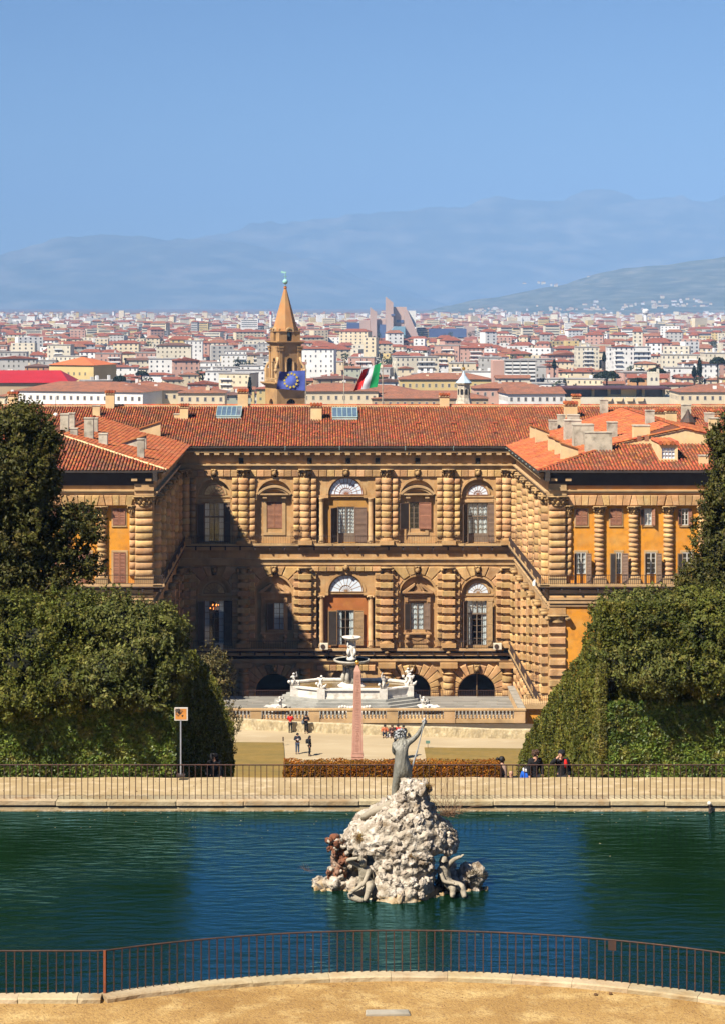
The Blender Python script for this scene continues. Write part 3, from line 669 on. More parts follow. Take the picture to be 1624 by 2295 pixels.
q = MB(); q.box(UL, UR, 6, 6.3, GB, GT+.5); q.box(UL, UR, 1.4, 6, GT-.1, GT+.5)
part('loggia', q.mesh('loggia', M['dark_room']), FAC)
for x in (923, 1067.5): part('lamp_rod', MB().tube([(0, 0, 0), (0, 0, 4.2)], .03, 5).mesh('lamp_rod', M['stone_pale']), FAC, fu(x)+.05, GS-1.9, -.6)

# ---- inner faces of the wings (seen almost edge-on)
for fr, u_sign in ((WRI, 1), (WLI, -1)):
    L = YF-YW
    w_ = MB()
    w_.box(0 if u_sign > 0 else -L, L if u_sign > 0 else 0, 0, .6, -57, -17.55)
    part('wall', w_.mesh('wall', M['stone_wall']), fr)
    U = lambda d: d*u_sign
    for k in range(6):
        d = 1.6+k*6.75
        for top in (True, False): column(fr, U(d), top, (u_sign,) if k < 5 else ())
        if k < 5:
            keystone(fr, U(d+3.4), fv(1070.5), fv(1051))
            for s_ in (0, 1, 2, 3):
                a, c_ = sorted((U(d+1.6+s_*1.2), U(d+2.7+s_*1.2)))
                stone(fr, [(a, fv(1068)), (c_, fv(1068)), (c_, fv(1053)), (a, fv(1053))], 0, .22)
    a, c_ = sorted((U(0), U(L)))
    band(fr, a, c_, [(fv(1051), fv(1047), .16), (fv(1047), fv(1043), .26), (fv(1043), fv(1040), .42)], 'architrave')
    band(fr, a, c_, [(fv(1012), fv(1007), .9), (fv(1007), fv(1003), 1.05)])
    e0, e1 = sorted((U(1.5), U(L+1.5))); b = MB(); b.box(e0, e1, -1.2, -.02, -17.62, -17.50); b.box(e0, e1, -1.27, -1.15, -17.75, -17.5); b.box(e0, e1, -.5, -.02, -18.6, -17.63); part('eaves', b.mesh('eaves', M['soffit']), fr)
    for i in range(9): part('gutter_hook', MB().tube([(0, 0, 0), (0, -.75, .22)], .06, 5).mesh('gutter_hook', M['verdigris']), fr, U(1.5+i*4.1), -17.95, .62)
    for i in range(26): part('bracket', BR, fr, U(1+i*1.4)-.3, fv(1017.5), .85)
    a, c_ = sorted((U(.65), U(L+.75))); balcony(fr, a, c_, ST, step=1.6, proj=1.0)
    a, c_ = sorted((U(.65), U(L-.2))); balcony(fr, a, c_, MT, step=1.6, proj=1.0)
    a, c_ = sorted((U(0), U(L)))
    band(fr, a, c_, [(fv(1232), fv(1226), .45), (fv(1239), fv(1232), .25), (fv(1254), fv(1251), .34), (fv(1258), fv(1254), .22), (fv(1266), fv(1258), .12)])
    band(fr, a, c_, [(fv(1469), fv(1463), .40), (fv(1481), fv(1477), .42), (fv(1486), fv(1481), .26)])
    bl = pillow_mesh('stone_block', 1.5, .8, .4, M['stone'])
    for i in range(9):
        for j in range(7): part('rough_block', bl, fr, U(1.0+i*4.1+(j % 2)*.7), fv(1490)-.9*(j+1), 0)
def grille(fr, u, v, wd, h, w, turned=False):
    b = MB(); n = max(3, int(wd/.16))
    for i in range(n+1): x = -wd/2+wd*i/n; b.tube([(x, 0, 0), (x, 0, h)], .018, 4)
    for k in range(4): b.tube([(-wd/2, 0, h*k/3), (wd/2, 0, h*k/3)], .02, 4)
    for k in range(3): b.tube([(-wd/2+.1, 0, h*(.12+.3*k)), (0, -.12, h*(.2+.3*k)), (wd/2-.1, 0, h*(.12+.3*k))], .016, 4)
    part('iron_grille', b.mesh('iron_grille', M['rusty']), fr, u, v, w, R(90) if turned else 0)
grille(FAC, fu(665), ST, 1.3, 2.1, .62); grille(FAC, fu(999.5), MT, 1.9, 2.5, .7); grille(FAC, fu(1012), ST, .8, 2.2, .62)
for d, h in ((6.5, 3.0), (13, 3.2), (27, 3.3)): grille(WRI, d, ST, 1.2, h, .62, True)
grille(WRI, 31.5, MT, 1.2, 3.0, .62, True)

# ---- garden fronts of the two wings
def wing_front(right):
    sg = 1 if right else -1; XI = XR if right else XL; XO = XI+sg*34
    X = (lambda x: wu(x)) if right else (lambda x: wu(x))
    w_ = MB(); w2 = MB()
    ups = ([(1303, 26.5), (1380.5, 26), (1452, 18), (1535, 16)] if right else [(266.5, 28), (189, 28), (112, 28), (35, 28)])
    lows = ([(1302, 22.5), (1386.5, 13), (1459, 22.5), (1540, 22)] if right else [(267.5, 28), (189, 28), (112, 28), (35, 28)])
    vt, vb = wv(1133), wv(1308)
    holes = []
    cols = [1342.8, 1419.9, 1498.2, 1576] if right else [227.7, 145, 66, -12]
    lim = sorted([X(1267 if right else 303)]+[X(c) for c in cols]+[XO])
    for (uc, uh), (lc, lh) in zip(ups, lows):
        u = X(uc); lo = max(l for l in lim if l < u); hi = min(l for l in lim if l > u)
        vm = wv(1205)
        holed(w2, lo, hi, vm, vt, (X(uc-uh/2), X(uc+uh/2), wv(1178), wv(1140.5)), .35, .6)
        holed(w2, lo, hi, vb, vm, (X(lc-lh/2), X(lc+lh/2), wv(1307) if not right else wv(1287), wv(1239)), .35, .6)
    a, c_ = sorted((XI, XO))
    part('wall', w2.mesh('wall', M['ochre']), WFR, label='ochre plaster wall of the garden front')
    w_.box(a, c_, .03, .6, vt, -17.55, 0); w_.box(a, c_, .0, .6, wv(1345), vb-.02, 0); part('wall', w_.mesh('wall', M['band_plaster' if right else 'stone_wall']), WFR)
    w3 = MB(); w3.box(a, c_, .06, .6, -57, wv(1345)-.01); part('wall', w3.mesh('wall', M['ochre']), WFR, label='ochre plaster wall below the long balcony')
    pa, pb = sorted((XI, X(1267 if right else 303)))
    w4 = MB(); w4.box(pa, pb, -.02, .6, -57, vt-.01)
    part('corner_pier', w4.mesh('corner_pier', M['stone_wall']), WFR)
    # outer boundary walls of the wing
    w5 = MB(); w5.box(min(XO, XO-sg*.5), max(XO, XO-sg*.5), .62, YF-YW, -57, -17.6); part('wall', w5.mesh('wall', M['ochre']), WFR)
    # corner pier rustication
    pw = pb-pa; bl = pillow_mesh('stone_block', pw-.06, .70, .30, M['stone']); b2 = block_mesh('stone_block', pw-.06, .66, .22, .05, M['stone'])
    n = 11
    for i in range(n): part('stone_block', bl, WFR, (pa+pb)/2, wv(1292)+i*.775, .02)
    for i in range(9): part('stone_block', b2, WFR, (pa+pb)/2, wv(1395)-(i+1)*1.12, .02)
    bs = pillow_mesh('stone_block', .62, .70, .26, M['stone'])
    for i in range(n-1): part('stone_block', bs, WFR, (pb if right else pa)+sg*.30, wv(1292)+i*.775, -.30)
    for v, hh in ((wv(1292)-.02, .75),): part('pedestal', MB().box(pa-.02, pb+.02, -.42, 0, -hh, 0).mesh('pedestal', M['stone_pale']), WFR, 0, v)
    part('capital', CAP_C, WFR, (pa+pb)/2, wv(1133.5), .02).scale = (1.35, .8, 1)
    part('capital', CAP_C, WFR, (pb if right else pa)+sg*.35, wv(1153), -.34).scale = (.55, .7, .9)
    part('capital', CAP_I, WFR, (pa+pb)/2, wv(1395), .02).scale = (1.35, .7, 1.1)
    # engaged columns
    sh0, sh1 = wv(1292), wv(1152); nn = 13; hh = (sh1-sh0)/nn
    dm = drum_mesh('drum', .54, hh*.66, M['stone'])
    for c in cols:
        u = X(c); b = MB(); b.box(-.68, .68, -.78, 0, -.75, -.15); b.lathe([(.66, -.15), (.68, -.05), (.55, .02)], 12, a0=math.pi, a1=2*math.pi)
        b.lathe([(.44, 0), (.44, sh1-sh0)], 12, a0=math.pi, a1=2*math.pi)
        o = part('column', b.mesh('column', M['stone_pale']), WFR, u, sh0, -.35)
        for i in range(nn): part('drum', dm, WFR, 0, i*hh+hh*.15, 0, par=o)
        q = part('capital', CAP_C, WFR, 0, sh1-sh0, 0, par=o); q.scale = (.85, .85, .78)
    # flat arch over the top windows
    a, c_ = sorted((X(1267 if right else 303), XO)); n = 30; g = .04; pitch = 1.62*3/5
    for c in cols+[cols[0]-77*sg]:
        u = X(c)
        for j, (d0, d1, s0, s1) in enumerate(((-.42, .42, .26, -.26), (.46, 1.06, .30, .12), (1.10, 1.72, .12, 0), (1.76, 2.36, 0, -.12), (2.40, 3.12, -.12, -.26))):
            P = [(u+d0*sg, wv(1133)), (u+d1*sg, wv(1133)), (u+d1*sg+(s1 if j == 0 else -s1)*sg*.9, wv(1110)), (u+d0*sg+(s0 if j == 0 else -s0)*sg*.9, wv(1110))]
            if sg < 0: P = P[::-1]
            lo, hi = a+.05, c_
            if min(p[0] for p in P) < lo-.3 or max(p[0] for p in P) > hi+.3: continue
            stone(WFR, P, -.03, .16+(.05 if j % 2 else 0), 'stone')
    band(WFR, min(XI, XO), max(XI, XO), [(wv(1105), wv(1101), .14), (wv(1101), wv(1098), .24)], 'architrave')
    band(WFR, pa-.05, pb+.05, [(wv(1110), wv(1084), .22), (wv(1099), wv(1096), .4)], 'architrave')
    band(WFR, min(XI, XO), max(XI, XO), [(wv(1329), wv(1321), .42), (wv(1344), wv(1340), .3), (wv(1352), wv(1347), .25), (wv(1359), wv(1355), .12)])
    part('roll_moulding', MB().lathe([(.30, 0), (.30, 33.9)], 10).mesh('roll_moulding', M['stone_wall'], True), WFR, min(XI, XO)+.05, wv(1337), .0).rotation_euler = (0, R(90), 0)
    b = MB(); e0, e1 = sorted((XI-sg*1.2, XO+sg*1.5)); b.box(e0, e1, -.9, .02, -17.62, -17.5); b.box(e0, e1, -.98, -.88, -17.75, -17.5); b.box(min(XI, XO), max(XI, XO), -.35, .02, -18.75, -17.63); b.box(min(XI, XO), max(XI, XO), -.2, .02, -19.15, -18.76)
    part('eaves', b.mesh('eaves', M['soffit']), WFR)
    for d in (.5, 2.0): part('bracket', BR, WFR, XI+sg*d-.3, wv(1077), .6)
    lo, hi = sorted((XI-sg*1.2, XO)); balcony(WFR, lo, hi, vb, step=1.9, proj=.75)
    for i, (uc, uh) in enumerate(ups):
        op = {2: ('shutter_red', 15, 40), 3: ('shutter_red', 10, 8)}.get(i) if right else None
        o = window(WFR, X(uc), wv(1178)+.01, uh*YW/F-.02, wv(1140.5)-wv(1178)-.02, -.36, 2, 3, curtain=('full',) if i == 2 else (), fm='frame_white', sh=op or ('shutter_red', 'closed', 'closed'), room=bool(op))
    for i, (lc, lh) in enumerate(lows):
        yb = 1287 if right else 1306.5
        o = window(WFR, X(lc), wv(yb)+.01, lh*YW/F-.02, wv(1239)-wv(yb)-.02, -.36, 2, 4, curtain=('sides',) if i == 0 else (), fm='frame_white', sh=None if right else ('shutter_red', 'closed', 'closed'), room=right)
        if right:
            hu = lh*YW/F/2
            for s_, a_ in ((-1, (60, 6, 68, 10)[i]), (1, (35, 25, 30, 20)[i])):
                part('shutter', shutter_mesh(.58 if lh > 20 else .68, 3.2, 'shutter_tan' if (i % 2 and s_ < 0) else 'shutter'), WFR, s_*hu, -.98, .45, (math.pi+R(a_)) if s_ < 0 else -R(a_), par=o)
    s_ = MB()
    for (uc, uh) in ups:
        s_.box(X(uc-uh/2)-.14, X(uc+uh/2)+.14, .24, .36, wv(1178)-.16, wv(1178)-.01)
        for q in (-1, 1): u = X(uc+q*uh/2); s_.box(min(u, u+q*.14), max(u, u+q*.14), .29, .36, wv(1178), wv(1140))
    for (lc, lh) in lows:
        for q in (-1, 1): u = X(lc+q*lh/2); s_.box(min(u, u+q*.2), max(u, u+q*.2), .27, .36, vb, wv(1238.5))
        s_.box(X(lc-lh/2)-.2, X(lc+lh/2)+.2, .27, .36, wv(1238.4), wv(1238.4)+.2)
    part('window_surround', s_.mesh('window_surround', M['stone_pale']), WFR)
wing_front(True); wing_front(False)
# outer ends of the main block so that the roof never floats
b = MB(); b.box(-50, XL-33.6, 0, 30, -57, -17.6); b.box(XR+33.6, 62, 0, 30, -57, -17.6); b.box(-50, 62, 35.6, 36, -57, -17.6); part('wall', b.mesh('wall', M['ochre']), FAC)
# landing between terrace and wing
b = MB(); b.box(-.0, 2.9, -1.4, 1.8, -.45, 0); part('landing', b.mesh('landing', M['stone_pale']), FAC, 21.15, -42.0, 37.0)
b = MB(); b.box(0, 2.9, -1.0, 1.0, -8, -.46); part('landing_wall', b.mesh('landing_wall', M['ochre']), FAC, 21.15, -42.0, 37.0)
r = MB()
for i in range(15): r.box(.05+i*.2-.015, .05+i*.2+.015, -1.36, -1.33, 0, 1.0)
r.box(0, 2.9, -1.37, -1.32, 1.0, 1.05); part('railing', r.mesh('railing', M['iron']), FAC, 21.15, -42.0, 37.0)
# ================================================================== ROOFS
PITCH = .225; ZE = -17.5
def tiles(name, origin, along, up, length, run, mats, pw=.32, ph=.42, clip=None, singles=0):
    """rows of cover tiles over a pitched plane; origin = left end of the eaves, along/up = unit vectors; clip(s, t) -> keep"""
    along = np.array(along, float); up = np.array(up, float); nrm = np.cross(along, up); nrm *= np.sign(nrm[2])
    nc, nr = int(length/pw), int(run/ph)
    S_, T_ = np.meshgrid((np.arange(nc)+.5)*pw, (np.arange(nr))*ph, indexing='xy'); S_ = S_.ravel(); T_ = T_.ravel()
    if clip is not None: k = clip(S_, T_+ph*.5); S_, T_ = S_[k], T_[k]
    n = len(S_); jt = NPR.normal(0, .012, n); js = NPR.normal(0, .012, n); dz = NPR.normal(0, .008, n)
    ang = np.linspace(0, math.pi, 5); V = []
    for e, (t0, r0, lift) in enumerate(((-.03, pw*.36, .05), (ph+.04, pw*.27, .0))):
        for a in ang:
            s = S_+js-np.cos(a)*r0; h = np.sin(a)*r0*.85+lift+dz+.02; t = T_+jt+t0
            V.append(np.array(origin)+s[:, None]*along+t[:, None]*up+h[:, None]*nrm)
    V = np.stack(V, 1)                                              # n,10,3
    fq = np.array([[0, 1, 6, 5], [1, 2, 7, 6], [2, 3, 8, 7], [3, 4, 9, 8], [0, 4, 3, 1], [1, 3, 2, 2]])[:, ::1]
    q = fq[:5]
    faces = (np.arange(n)[:, None, None]*10+q[None]).reshape(-1, 4)
    rest = np.ones(n, bool)
    if singles:
        pick = np.argsort(T_+S_*1e-3)[:singles]; rest[pick] = False
        for i in pick[:1]:
            base = npmesh('roof_tile', V[i]-V[i, 2], q, mats)
        for i in pick:
            c = V[i, 2]; part_world('roof_tile', base, c)
    keep = np.nonzero(rest)[0]
    faces = (np.arange(len(keep))[:, None, None]*10+q[None]).reshape(-1, 4)
    me = npmesh(name, (V[keep].reshape(-1, 3)-np.array(PO)), faces, mats)
    o = put(me, name, PAL); o['kind'] = 'stuff'; return o
def part_world(name, me, c, par=None, label=None, rz=0.):
    o = put(me, name, par or PAL, Vector(c)-PO, rz)
    if label: o['label'] = label
    return o
def slab(name, pts, m='soffit', th=.1):
    n = len(pts); v = [Vector(p)-PO for p in pts]
    b = MB().add(v+[p-Vector((0, 0, th)) for p in v], [tuple(range(n)), tuple(range(n, 2*n))[::-1]]+[(i, n+i, n+(i+1) % n, (i+1) % n) for i in range(n)])
    return put(b.mesh(name, M[m]), name, PAL)
k = 1/math.hypot(1, PITCH)
YE, RUN = YF-1.0, 17.7
ZR = ZE+PITCH*RUN; YR = YE+RUN
HWR, HWL = 17.0, 13.0
XRE, XLE = 22.8, -16.1; YFE = YW-.9
slab('roof', [(-50, YE, ZE-.03), (62, YE, ZE-.03), (62, YR, ZR-.03), (-50, YR, ZR-.03)], 'pan_tile')
slab('roof', [(62, YR+RUN, ZE-.03), (-50, YR+RUN, ZE-.03), (-50, YR, ZR-.04), (62, YR, ZR-.04)], 'pan_tile')
def main_clip(s, t):
    x = -48+s; d = t*k                                             # hide tiles that lie under the wing roofs
    inr = (x > XRE+d+.2) & (x < XRE+2*HWR-d); inl = (x < XLE-d-.2) & (d < HWL) & (x > XLE-2*HWL+d)
    return ~(inr | inl)
tiles('roof_tile_field', (-48, YE-.1, ZE), (1, 0, 0), (0, k, PITCH*k), 108, RUN/k, M['tile'], clip=main_clip)
# ridge
b = MB()
for i in range(int(108/.55)):
    x = -48+i*.55
    b.lathe([(.17, 0), (.14, .56)], 6, a0=0, a1=math.pi)
    n = len(b.v)-14
    for j in range(n, len(b.v)):
        vx, vy, vz = b.v[j]; b.v[j] = (x+vz, vx, vy+.03+random.uniform(-.015, .015))
o = put(b.mesh('ridge_tile_row', M['tile_new']), 'ridge_tile_row', PAL, Vector((0, YR, ZR+.14))-PO); o['kind'] = 'stuff'
part_world('ridge_mortar', MB().box(-50, 62, -.16, .16, -.12, .16).mesh('ridge_mortar', M['cream']), (0, YR, ZR))
# right wing: inner slope, half-hipped front slope, gable
DH = 9.8
XRR = XRE+HWR; ZRR = ZE+PITCH*HWR
slab('roof', [(XRE, YFE, ZE-.03), (XRE+DH, YFE+DH, ZE+PITCH*DH-.03), (XRR, YFE+DH, ZRR-.03), (XRR, YR, ZRR-.03), (XRE, YE, ZE-.03)], 'pan_tile')
slab('roof', [(XRE, YFE, ZE-.035), (XRE+2*HWR, YFE, ZE-.035), (XRE+2*HWR-DH, YFE+DH, ZE+PITCH*DH-.035), (XRE+DH, YFE+DH, ZE+PITCH*DH-.035)], 'pan_tile')
slab('roof', [(XRE+2*HWR, YFE, ZE-.03), (XRE+2*HWR, YR, ZE-.03), (XRR, YR, ZRR-.035), (XRR, YFE+DH, ZRR-.035), (XRE+2*HWR-DH, YFE+DH, ZE+PITCH*DH-.03)], 'pan_tile')
LW = YR-YFE
tiles('roof_tile_field', (XRE-.1, YFE, ZE), (0, 1, 0), (k, 0, PITCH*k), LW, HWR/k, M['tile_new'], pw=.36, ph=.45,
      clip=lambda s, t: (t*k < s) & ((t*k < DH) | (s > DH)) & ((t*k) > (s-(YE-YFE))-.2))
tiles('roof_tile_field', (XRE, YFE-.1, ZE), (1, 0, 0), (0, k, PITCH*k), 2*HWR, DH/k, M['tile'], pw=.36, ph=.46,
      clip=lambda s, t: (t*k < s) & (t*k < 2*HWR-s), singles=280)
tiles('roof_tile_field', (XRE+2*HWR, YFE, ZE), (0, 1, 0), (-k, 0, PITCH*k), LW, HWR/k, M['tile_new'], pw=.40, ph=.50, clip=lambda s, t: (t*k < s) & ((t*k < DH) | (s > DH)))
gy = YFE+DH
b = MB(); b.prism([(XRE+DH-.5, ZE+PITCH*DH-.15), (XRE+2*HWR-DH+.5, ZE+PITCH*DH-.15), (XRR, ZRR-.12)], gy-.35, gy+.2)
part_world('gable_wall', b.mesh('gable_wall', M['cream']), (0, 0, 0))
def ridge_run(p0, p1, m='tile_new', r=.17, step=.5):
    p0, p1 = Vector(p0), Vector(p1); n = max(1, int((p1-p0).length/step)); b = MB(); d = (p1-p0)/n
    for i in range(n):
        a = p0+d*i; j = Vector((0, 0, random.uniform(-.02, .02))); b.tube([a-PO+j, a+d*1.08-PO+j], [r, r*.82], 6)
    o = put(b.mesh('hip_tile_row', M[m]), 'hip_tile_row', PAL); o['kind'] = 'stuff'
zz = lambda d: ZE+PITCH*d+.06
ridge_run((XRE, YFE, zz(0)), (XRE+DH, gy, zz(DH))); ridge_run((XRE+DH-.4, gy-.4, zz(DH)), (XRR, gy-.4, zz(HWR)+.02)); ridge_run((XRR, gy-.4, zz(HWR)+.02), (XRE+2*HWR-DH, gy-.4, zz(DH))); ridge_run((XRR, gy, zz(HWR)), (XRR, YR, zz(HWR)))
ridge_run((XRE+2*HWR, YFE, zz(0)), (XRE+2*HWR-DH, gy, zz(DH)))
# left wing: hipped
XLR = XLE-HWL; ZLR = ZE+PITCH*HWL; YM = YE+HWL
slab('roof', [(XLE, YFE, ZE-.03), (XLE, YE, ZE-.03), (XLR, YM, ZLR-.03), (XLR, YFE+HWL, ZLR-.03)], 'pan_tile')
slab('roof', [(XLE-2*HWL, YFE, ZE-.035), (XLE, YFE, ZE-.035), (XLR, YFE+HWL, ZLR-.035)], 'pan_tile')
slab('roof', [(XLE-2*HWL, YE, ZE-.03), (XLE-2*HWL, YFE, ZE-.03), (XLR, YFE+HWL, ZLR-.03), (XLR, YM, ZLR-.03)], 'pan_tile')
tiles('roof_tile_field', (XLE+.1, YFE, ZE), (0, 1, 0), (-k, 0, PITCH*k), LW, HWL/k, M['tile_new'], pw=.36, ph=.45, clip=lambda s, t: (t*k < s) & (t*k > s-(YE-YFE)-.2))
tiles('roof_tile_field', (XLE-2*HWL, YFE-.1, ZE), (1, 0, 0), (0, k, PITCH*k), 2*HWL, HWL/k, M['tile'], pw=.36, ph=.46, clip=lambda s, t: (t*k < s) & (t*k < 2*HWL-s))
ridge_run((XLE, YFE, zz(0)), (XLR, YFE+HWL, zz(HWL)), 'cream', .13); ridge_run((XLR, YFE+HWL, zz(HWL)), (XLR, YM, zz(HWL)))
for (p0, p1) in (((XRE, YE, zz(0)), (XRR, YR, zz(HWR))), ((XLE, YE, zz(0)), (XLR, YM, zz(HWL)))): ridge_run(p0, p1, 'tile', .08)
def roof_at(x, Y):
    """height of the roof under a point"""
    z = ZE+PITCH*(Y-YE) if Y > YE else -99
    if XRE < x < XRR: z = max(z if Y > YE+(x-XRE) else -99, ZE+PITCH*(min(x-XRE, Y-YFE) if Y < gy else (x-XRE)))
    if x >= XRR: z = max(z, ZE+PITCH*min(XRE+2*HWR-x, Y-YFE if Y < gy else 99))
    if XLR < x < XLE: z = max(z if Y > YE+(XLE-x) else -99, ZE+PITCH*min(XLE-x, Y-YFE))
    if x <= XLR: z = max(z, ZE+PITCH*min(Y-YFE, x-(XLE-2*HWL)))
    return z
def ray_roof(x, y):
    """where the sight line of a photo point meets the roof"""
    for Y in np.linspace(216, 273, 600):
        X, Z = px(x, Y), pz(y, Y)
        if Z <= roof_at(X, Y): return X, Y, roof_at(X, Y)
    return px(x, 270), 270, pz(y, 270)
def chimney(x0, x1, yb, yt, m='cream', cap='tile', dep=None, kind=0, Y=None):
    """chimney whose foot shows at photo row yb, between photo columns x0 and x1, up to row yt"""
    xc = (x0+x1)/2
    if Y is None: X, Y, Z = ray_roof(xc, yb)
    else: X, Z = px(xc, Y), pz(yb, Y)
    wd = (x1-x0)*Y/F; h = pz(yt, Y)-Z; d = dep or max(.8, wd*.8); b = MB()
    if cap == 'lid':
        b.box(-wd/2, wd/2, 0, d, -1.2, h-.12); b.box(-wd/2-.05, wd/2+.05, -.05, d+.05, h-.12, h, 1)
    elif cap == 'slope':                                             # wall with a sloping tiled top (fire-break)
        b.prism([(-wd/2, -1.2), (wd/2, -1.2), (wd/2, h*kind), (-wd/2, h)] if kind < 1 else [(-wd/2, -1.2), (wd/2, -1.2), (wd/2, h), (-wd/2, h/kind)], 0, d)
        h0, h1 = (h, h*kind) if kind < 1 else (h/kind, h)
        b.prism([(-wd/2-.1, h0+.005), (wd/2+.1, h1+.005), (wd/2+.1, h1+.13), (-wd/2-.1, h0+.13)], -.15, d+.1, 1)
    else:
        b.box(-wd/2, wd/2, 0, d, -1.2, h-.42); b.box(-wd/2-.1, wd/2+.1, -.1, d+.1, h-.42, h-.32)
        for i in range(3):
            q = -wd/2+wd*(i+.5)/3; b.box(q-wd*.1, q+wd*.1, .05, d-.05, h-.32, h-.12, 1)
        for i in range(4):
            q = -wd/2-.12+(wd+.24)*i/4; b.tube([(q+(wd+.24)/8, -.18, h-.09), (q+(wd+.24)/8, d+.18, h-.09)], (wd+.24)/7.5, 6, 1)
    return part_world('chimney', b.mesh('chimney', [M[m], M['tile_new' if cap == 'tile' else 'grey_render' if cap == 'lid' else 'tile_new']]), (X, Y, Z))
for a in ((18, 39, 916, 879), (236.5, 256, 916, 876), (533, 556, 913, 873)): chimney(*a)
chimney(696, 721, 942, 905, dep=1.5); chimney(403, 421.5, 940, 906, dep=1.4); chimney(390, 404, 938, 927, cap='lid')
chimney(985, 1006, 913, 882); chimney(1265, 1293, 938, 901); chimney(1282, 1300, 912, 884)
chimney(207.5, 224, 934, 908, 'cream', 'lid')
for a in ((135, 153.5, 968, 927), (153, 167, 962, 925), (188.5, 209, 984, 936), (208, 219, 970, 936), (157, 173.5, 977, 959), (221, 240.5, 998, 971)): chimney(*a, 'grey_render', 'lid')
chimney(307.5, 323, 1028, 983, 'grey_render', 'lid')
chimney(313, 360, 975, 945, 'cream', 'slope', .5, 2.2); chimney(273, 328, 1003, 975, 'grey_render', 'slope', .5, 3.2)
# right wing clutter
for a in ((1187, 1198, 984, 953, 'cream', .8), (1199, 1230, 992, 957, 'cream', .62), (1228, 1243, 1012, 978, 'cream', .85), (1243, 1256, 1021, 985, 'cream', .85), (1256, 1295, 1028, 993, 'cream', .6)): chimney(*a[:5], 'slope', .6, a[5])
for a in ((1230, 1248, 966, 941), (1249, 1266, 960, 929), (1272, 1298, 960, 929), (1265, 1302, 985, 941), (1285, 1330, 999, 951), (1361, 1383, 983, 945), (1345, 1362, 928, 895), (1447, 1466, 951, 919)): chimney(*a, 'grey_render', 'lid')
chimney(1311, 1371, 1011, 968, 'grey_render', 'lid', .9)
chimney(1420, 1456, 994, 953, 'cream', 'lid', 1.4)
for x in (1431.5, 1448.5): part_world('chimney_hatch', MB().box(-.24, .24, -.06, .02, 0, .62).mesh('chimney_hatch', M['shutter_red']), (px(x, 226), 225.9, pz(989, 226)))
chimney(1466, 1490, 938, 918); chimney(1493, 1516, 946, 916); chimney(1528, 1548, 945, 906, 'grey_render', 'lid'); chimney(1580, 1600, 948, 925, 'grey_render', 'lid'); chimney(1590, 1612, 970, 936, 'cream', 'lid'); chimney(1595, 1612, 932, 919)
chimney(1567, 1587, 1041, 1020, 'cream', 'lid')
# dormer on the right front slope
X, Y, Z = ray_roof(1497, 1034); wd = 42*Y/F; h = 40*Y/F
b = MB(); holed(b, -wd/2, wd/2, -1, h, (-wd/2+.3, wd/2-.3, .25, h-.45), 0, .3); b.box(-wd/2, wd/2, .3, 5, -1, h-.05)
do = part_world('dormer', b.mesh('dormer', M['cream']), (X, Y, Z))
b = MB()
for i in range(5): b.tube([(-wd/2-.1+(wd+.2)*(i+.5)/5, -.25, h+.06), (-wd/2-.1+(wd+.2)*(i+.5)/5, 5, h+.12)], (wd+.2)/9, 6)
put(b.mesh('dormer_roof', M['tile_new']), 'dormer_roof', do)
fw = MB(); x0 = -wd/2+.3; x1 = wd/2-.3
for i in range(5): q = x0+(x1-x0)*i/4; fw.box(q-.03, q+.03, .1, .16, .25, h-.45)
for i in range(4): q = .25+(h-.7)*i/3; fw.box(x0, x1, .09, .15, q-.03, q+.03)
put(fw.mesh('window', M['frame_white']), 'window', do); put(MB().box(x0, x1, .18, .2, .25, h-.45).mesh('pane', M['glass_sky']), 'pane', do)
# skylights
for x0, x1, yb, yt in ((485, 540, 939, 919), (745, 801, 942, 925)):
    Xa, Ya, Za = ray_roof((x0+x1)/2, yb); wd = (x1-x0)*Ya/F; dy = 4.0; n = 5; up = Vector((0, k, PITCH*k))
    b = MB(); P = lambda s, t, hgt: tuple(Vector((s, 0, hgt))+up*t)
    b.add([P(-wd/2, 0, .02), P(wd/2, 0, .02), P(wd/2, 0, .38), P(-wd/2, 0, .38), P(-wd/2, dy, .02), P(wd/2, dy, .02), P(wd/2, dy, .5), P(-wd/2, dy, .5)], [(0, 1, 2, 3), (1, 5, 6, 2), (4, 0, 3, 7), (5, 4, 7, 6)])
    for i in range(n+1):
        s = -wd/2+wd*i/n; b.tube([P(s, 0, .42), P(s, dy, .56)], .05, 4)
    b.tube([P(-wd/2, 0, .42), P(wd/2, 0, .42)], .06, 4); b.tube([P(-wd/2, dy, .56), P(wd/2, dy, .56)], .06, 4)
    so_ = part_world('skylight', b.mesh('skylight', M['verdigris']), (Xa, Ya, Za))
    for i in range(n):
        s0, s1 = -wd/2+wd*i/n+.06, -wd/2+wd*(i+1)/n-.06
        put(MB().add([P(s0, .05, .40), P(s1, .05, .40), P(s1, dy-.05, .53), P(s0, dy-.05, .53)], [(0, 1, 2, 3)]).mesh('pane', M['glass_blue'] if 'glass_blue' in M else M['glass_sky']), 'pane', so_)
# little roof vents
for x in (672, 755, 837, 980, 1060, 1153, 1233):
    for y in (952, 972):
        Xa, Ya, Za = ray_roof(x-45, y)
        b = MB(); b.box(-.3, .3, -.1, .5, .12, .3); b.box(-.22, .22, -.12, .1, .0, .13, 1); part_world('roof_vent', b.mesh('roof_vent', [M['tile'], M['dark_room']]), (Xa, Ya, Za+.05))
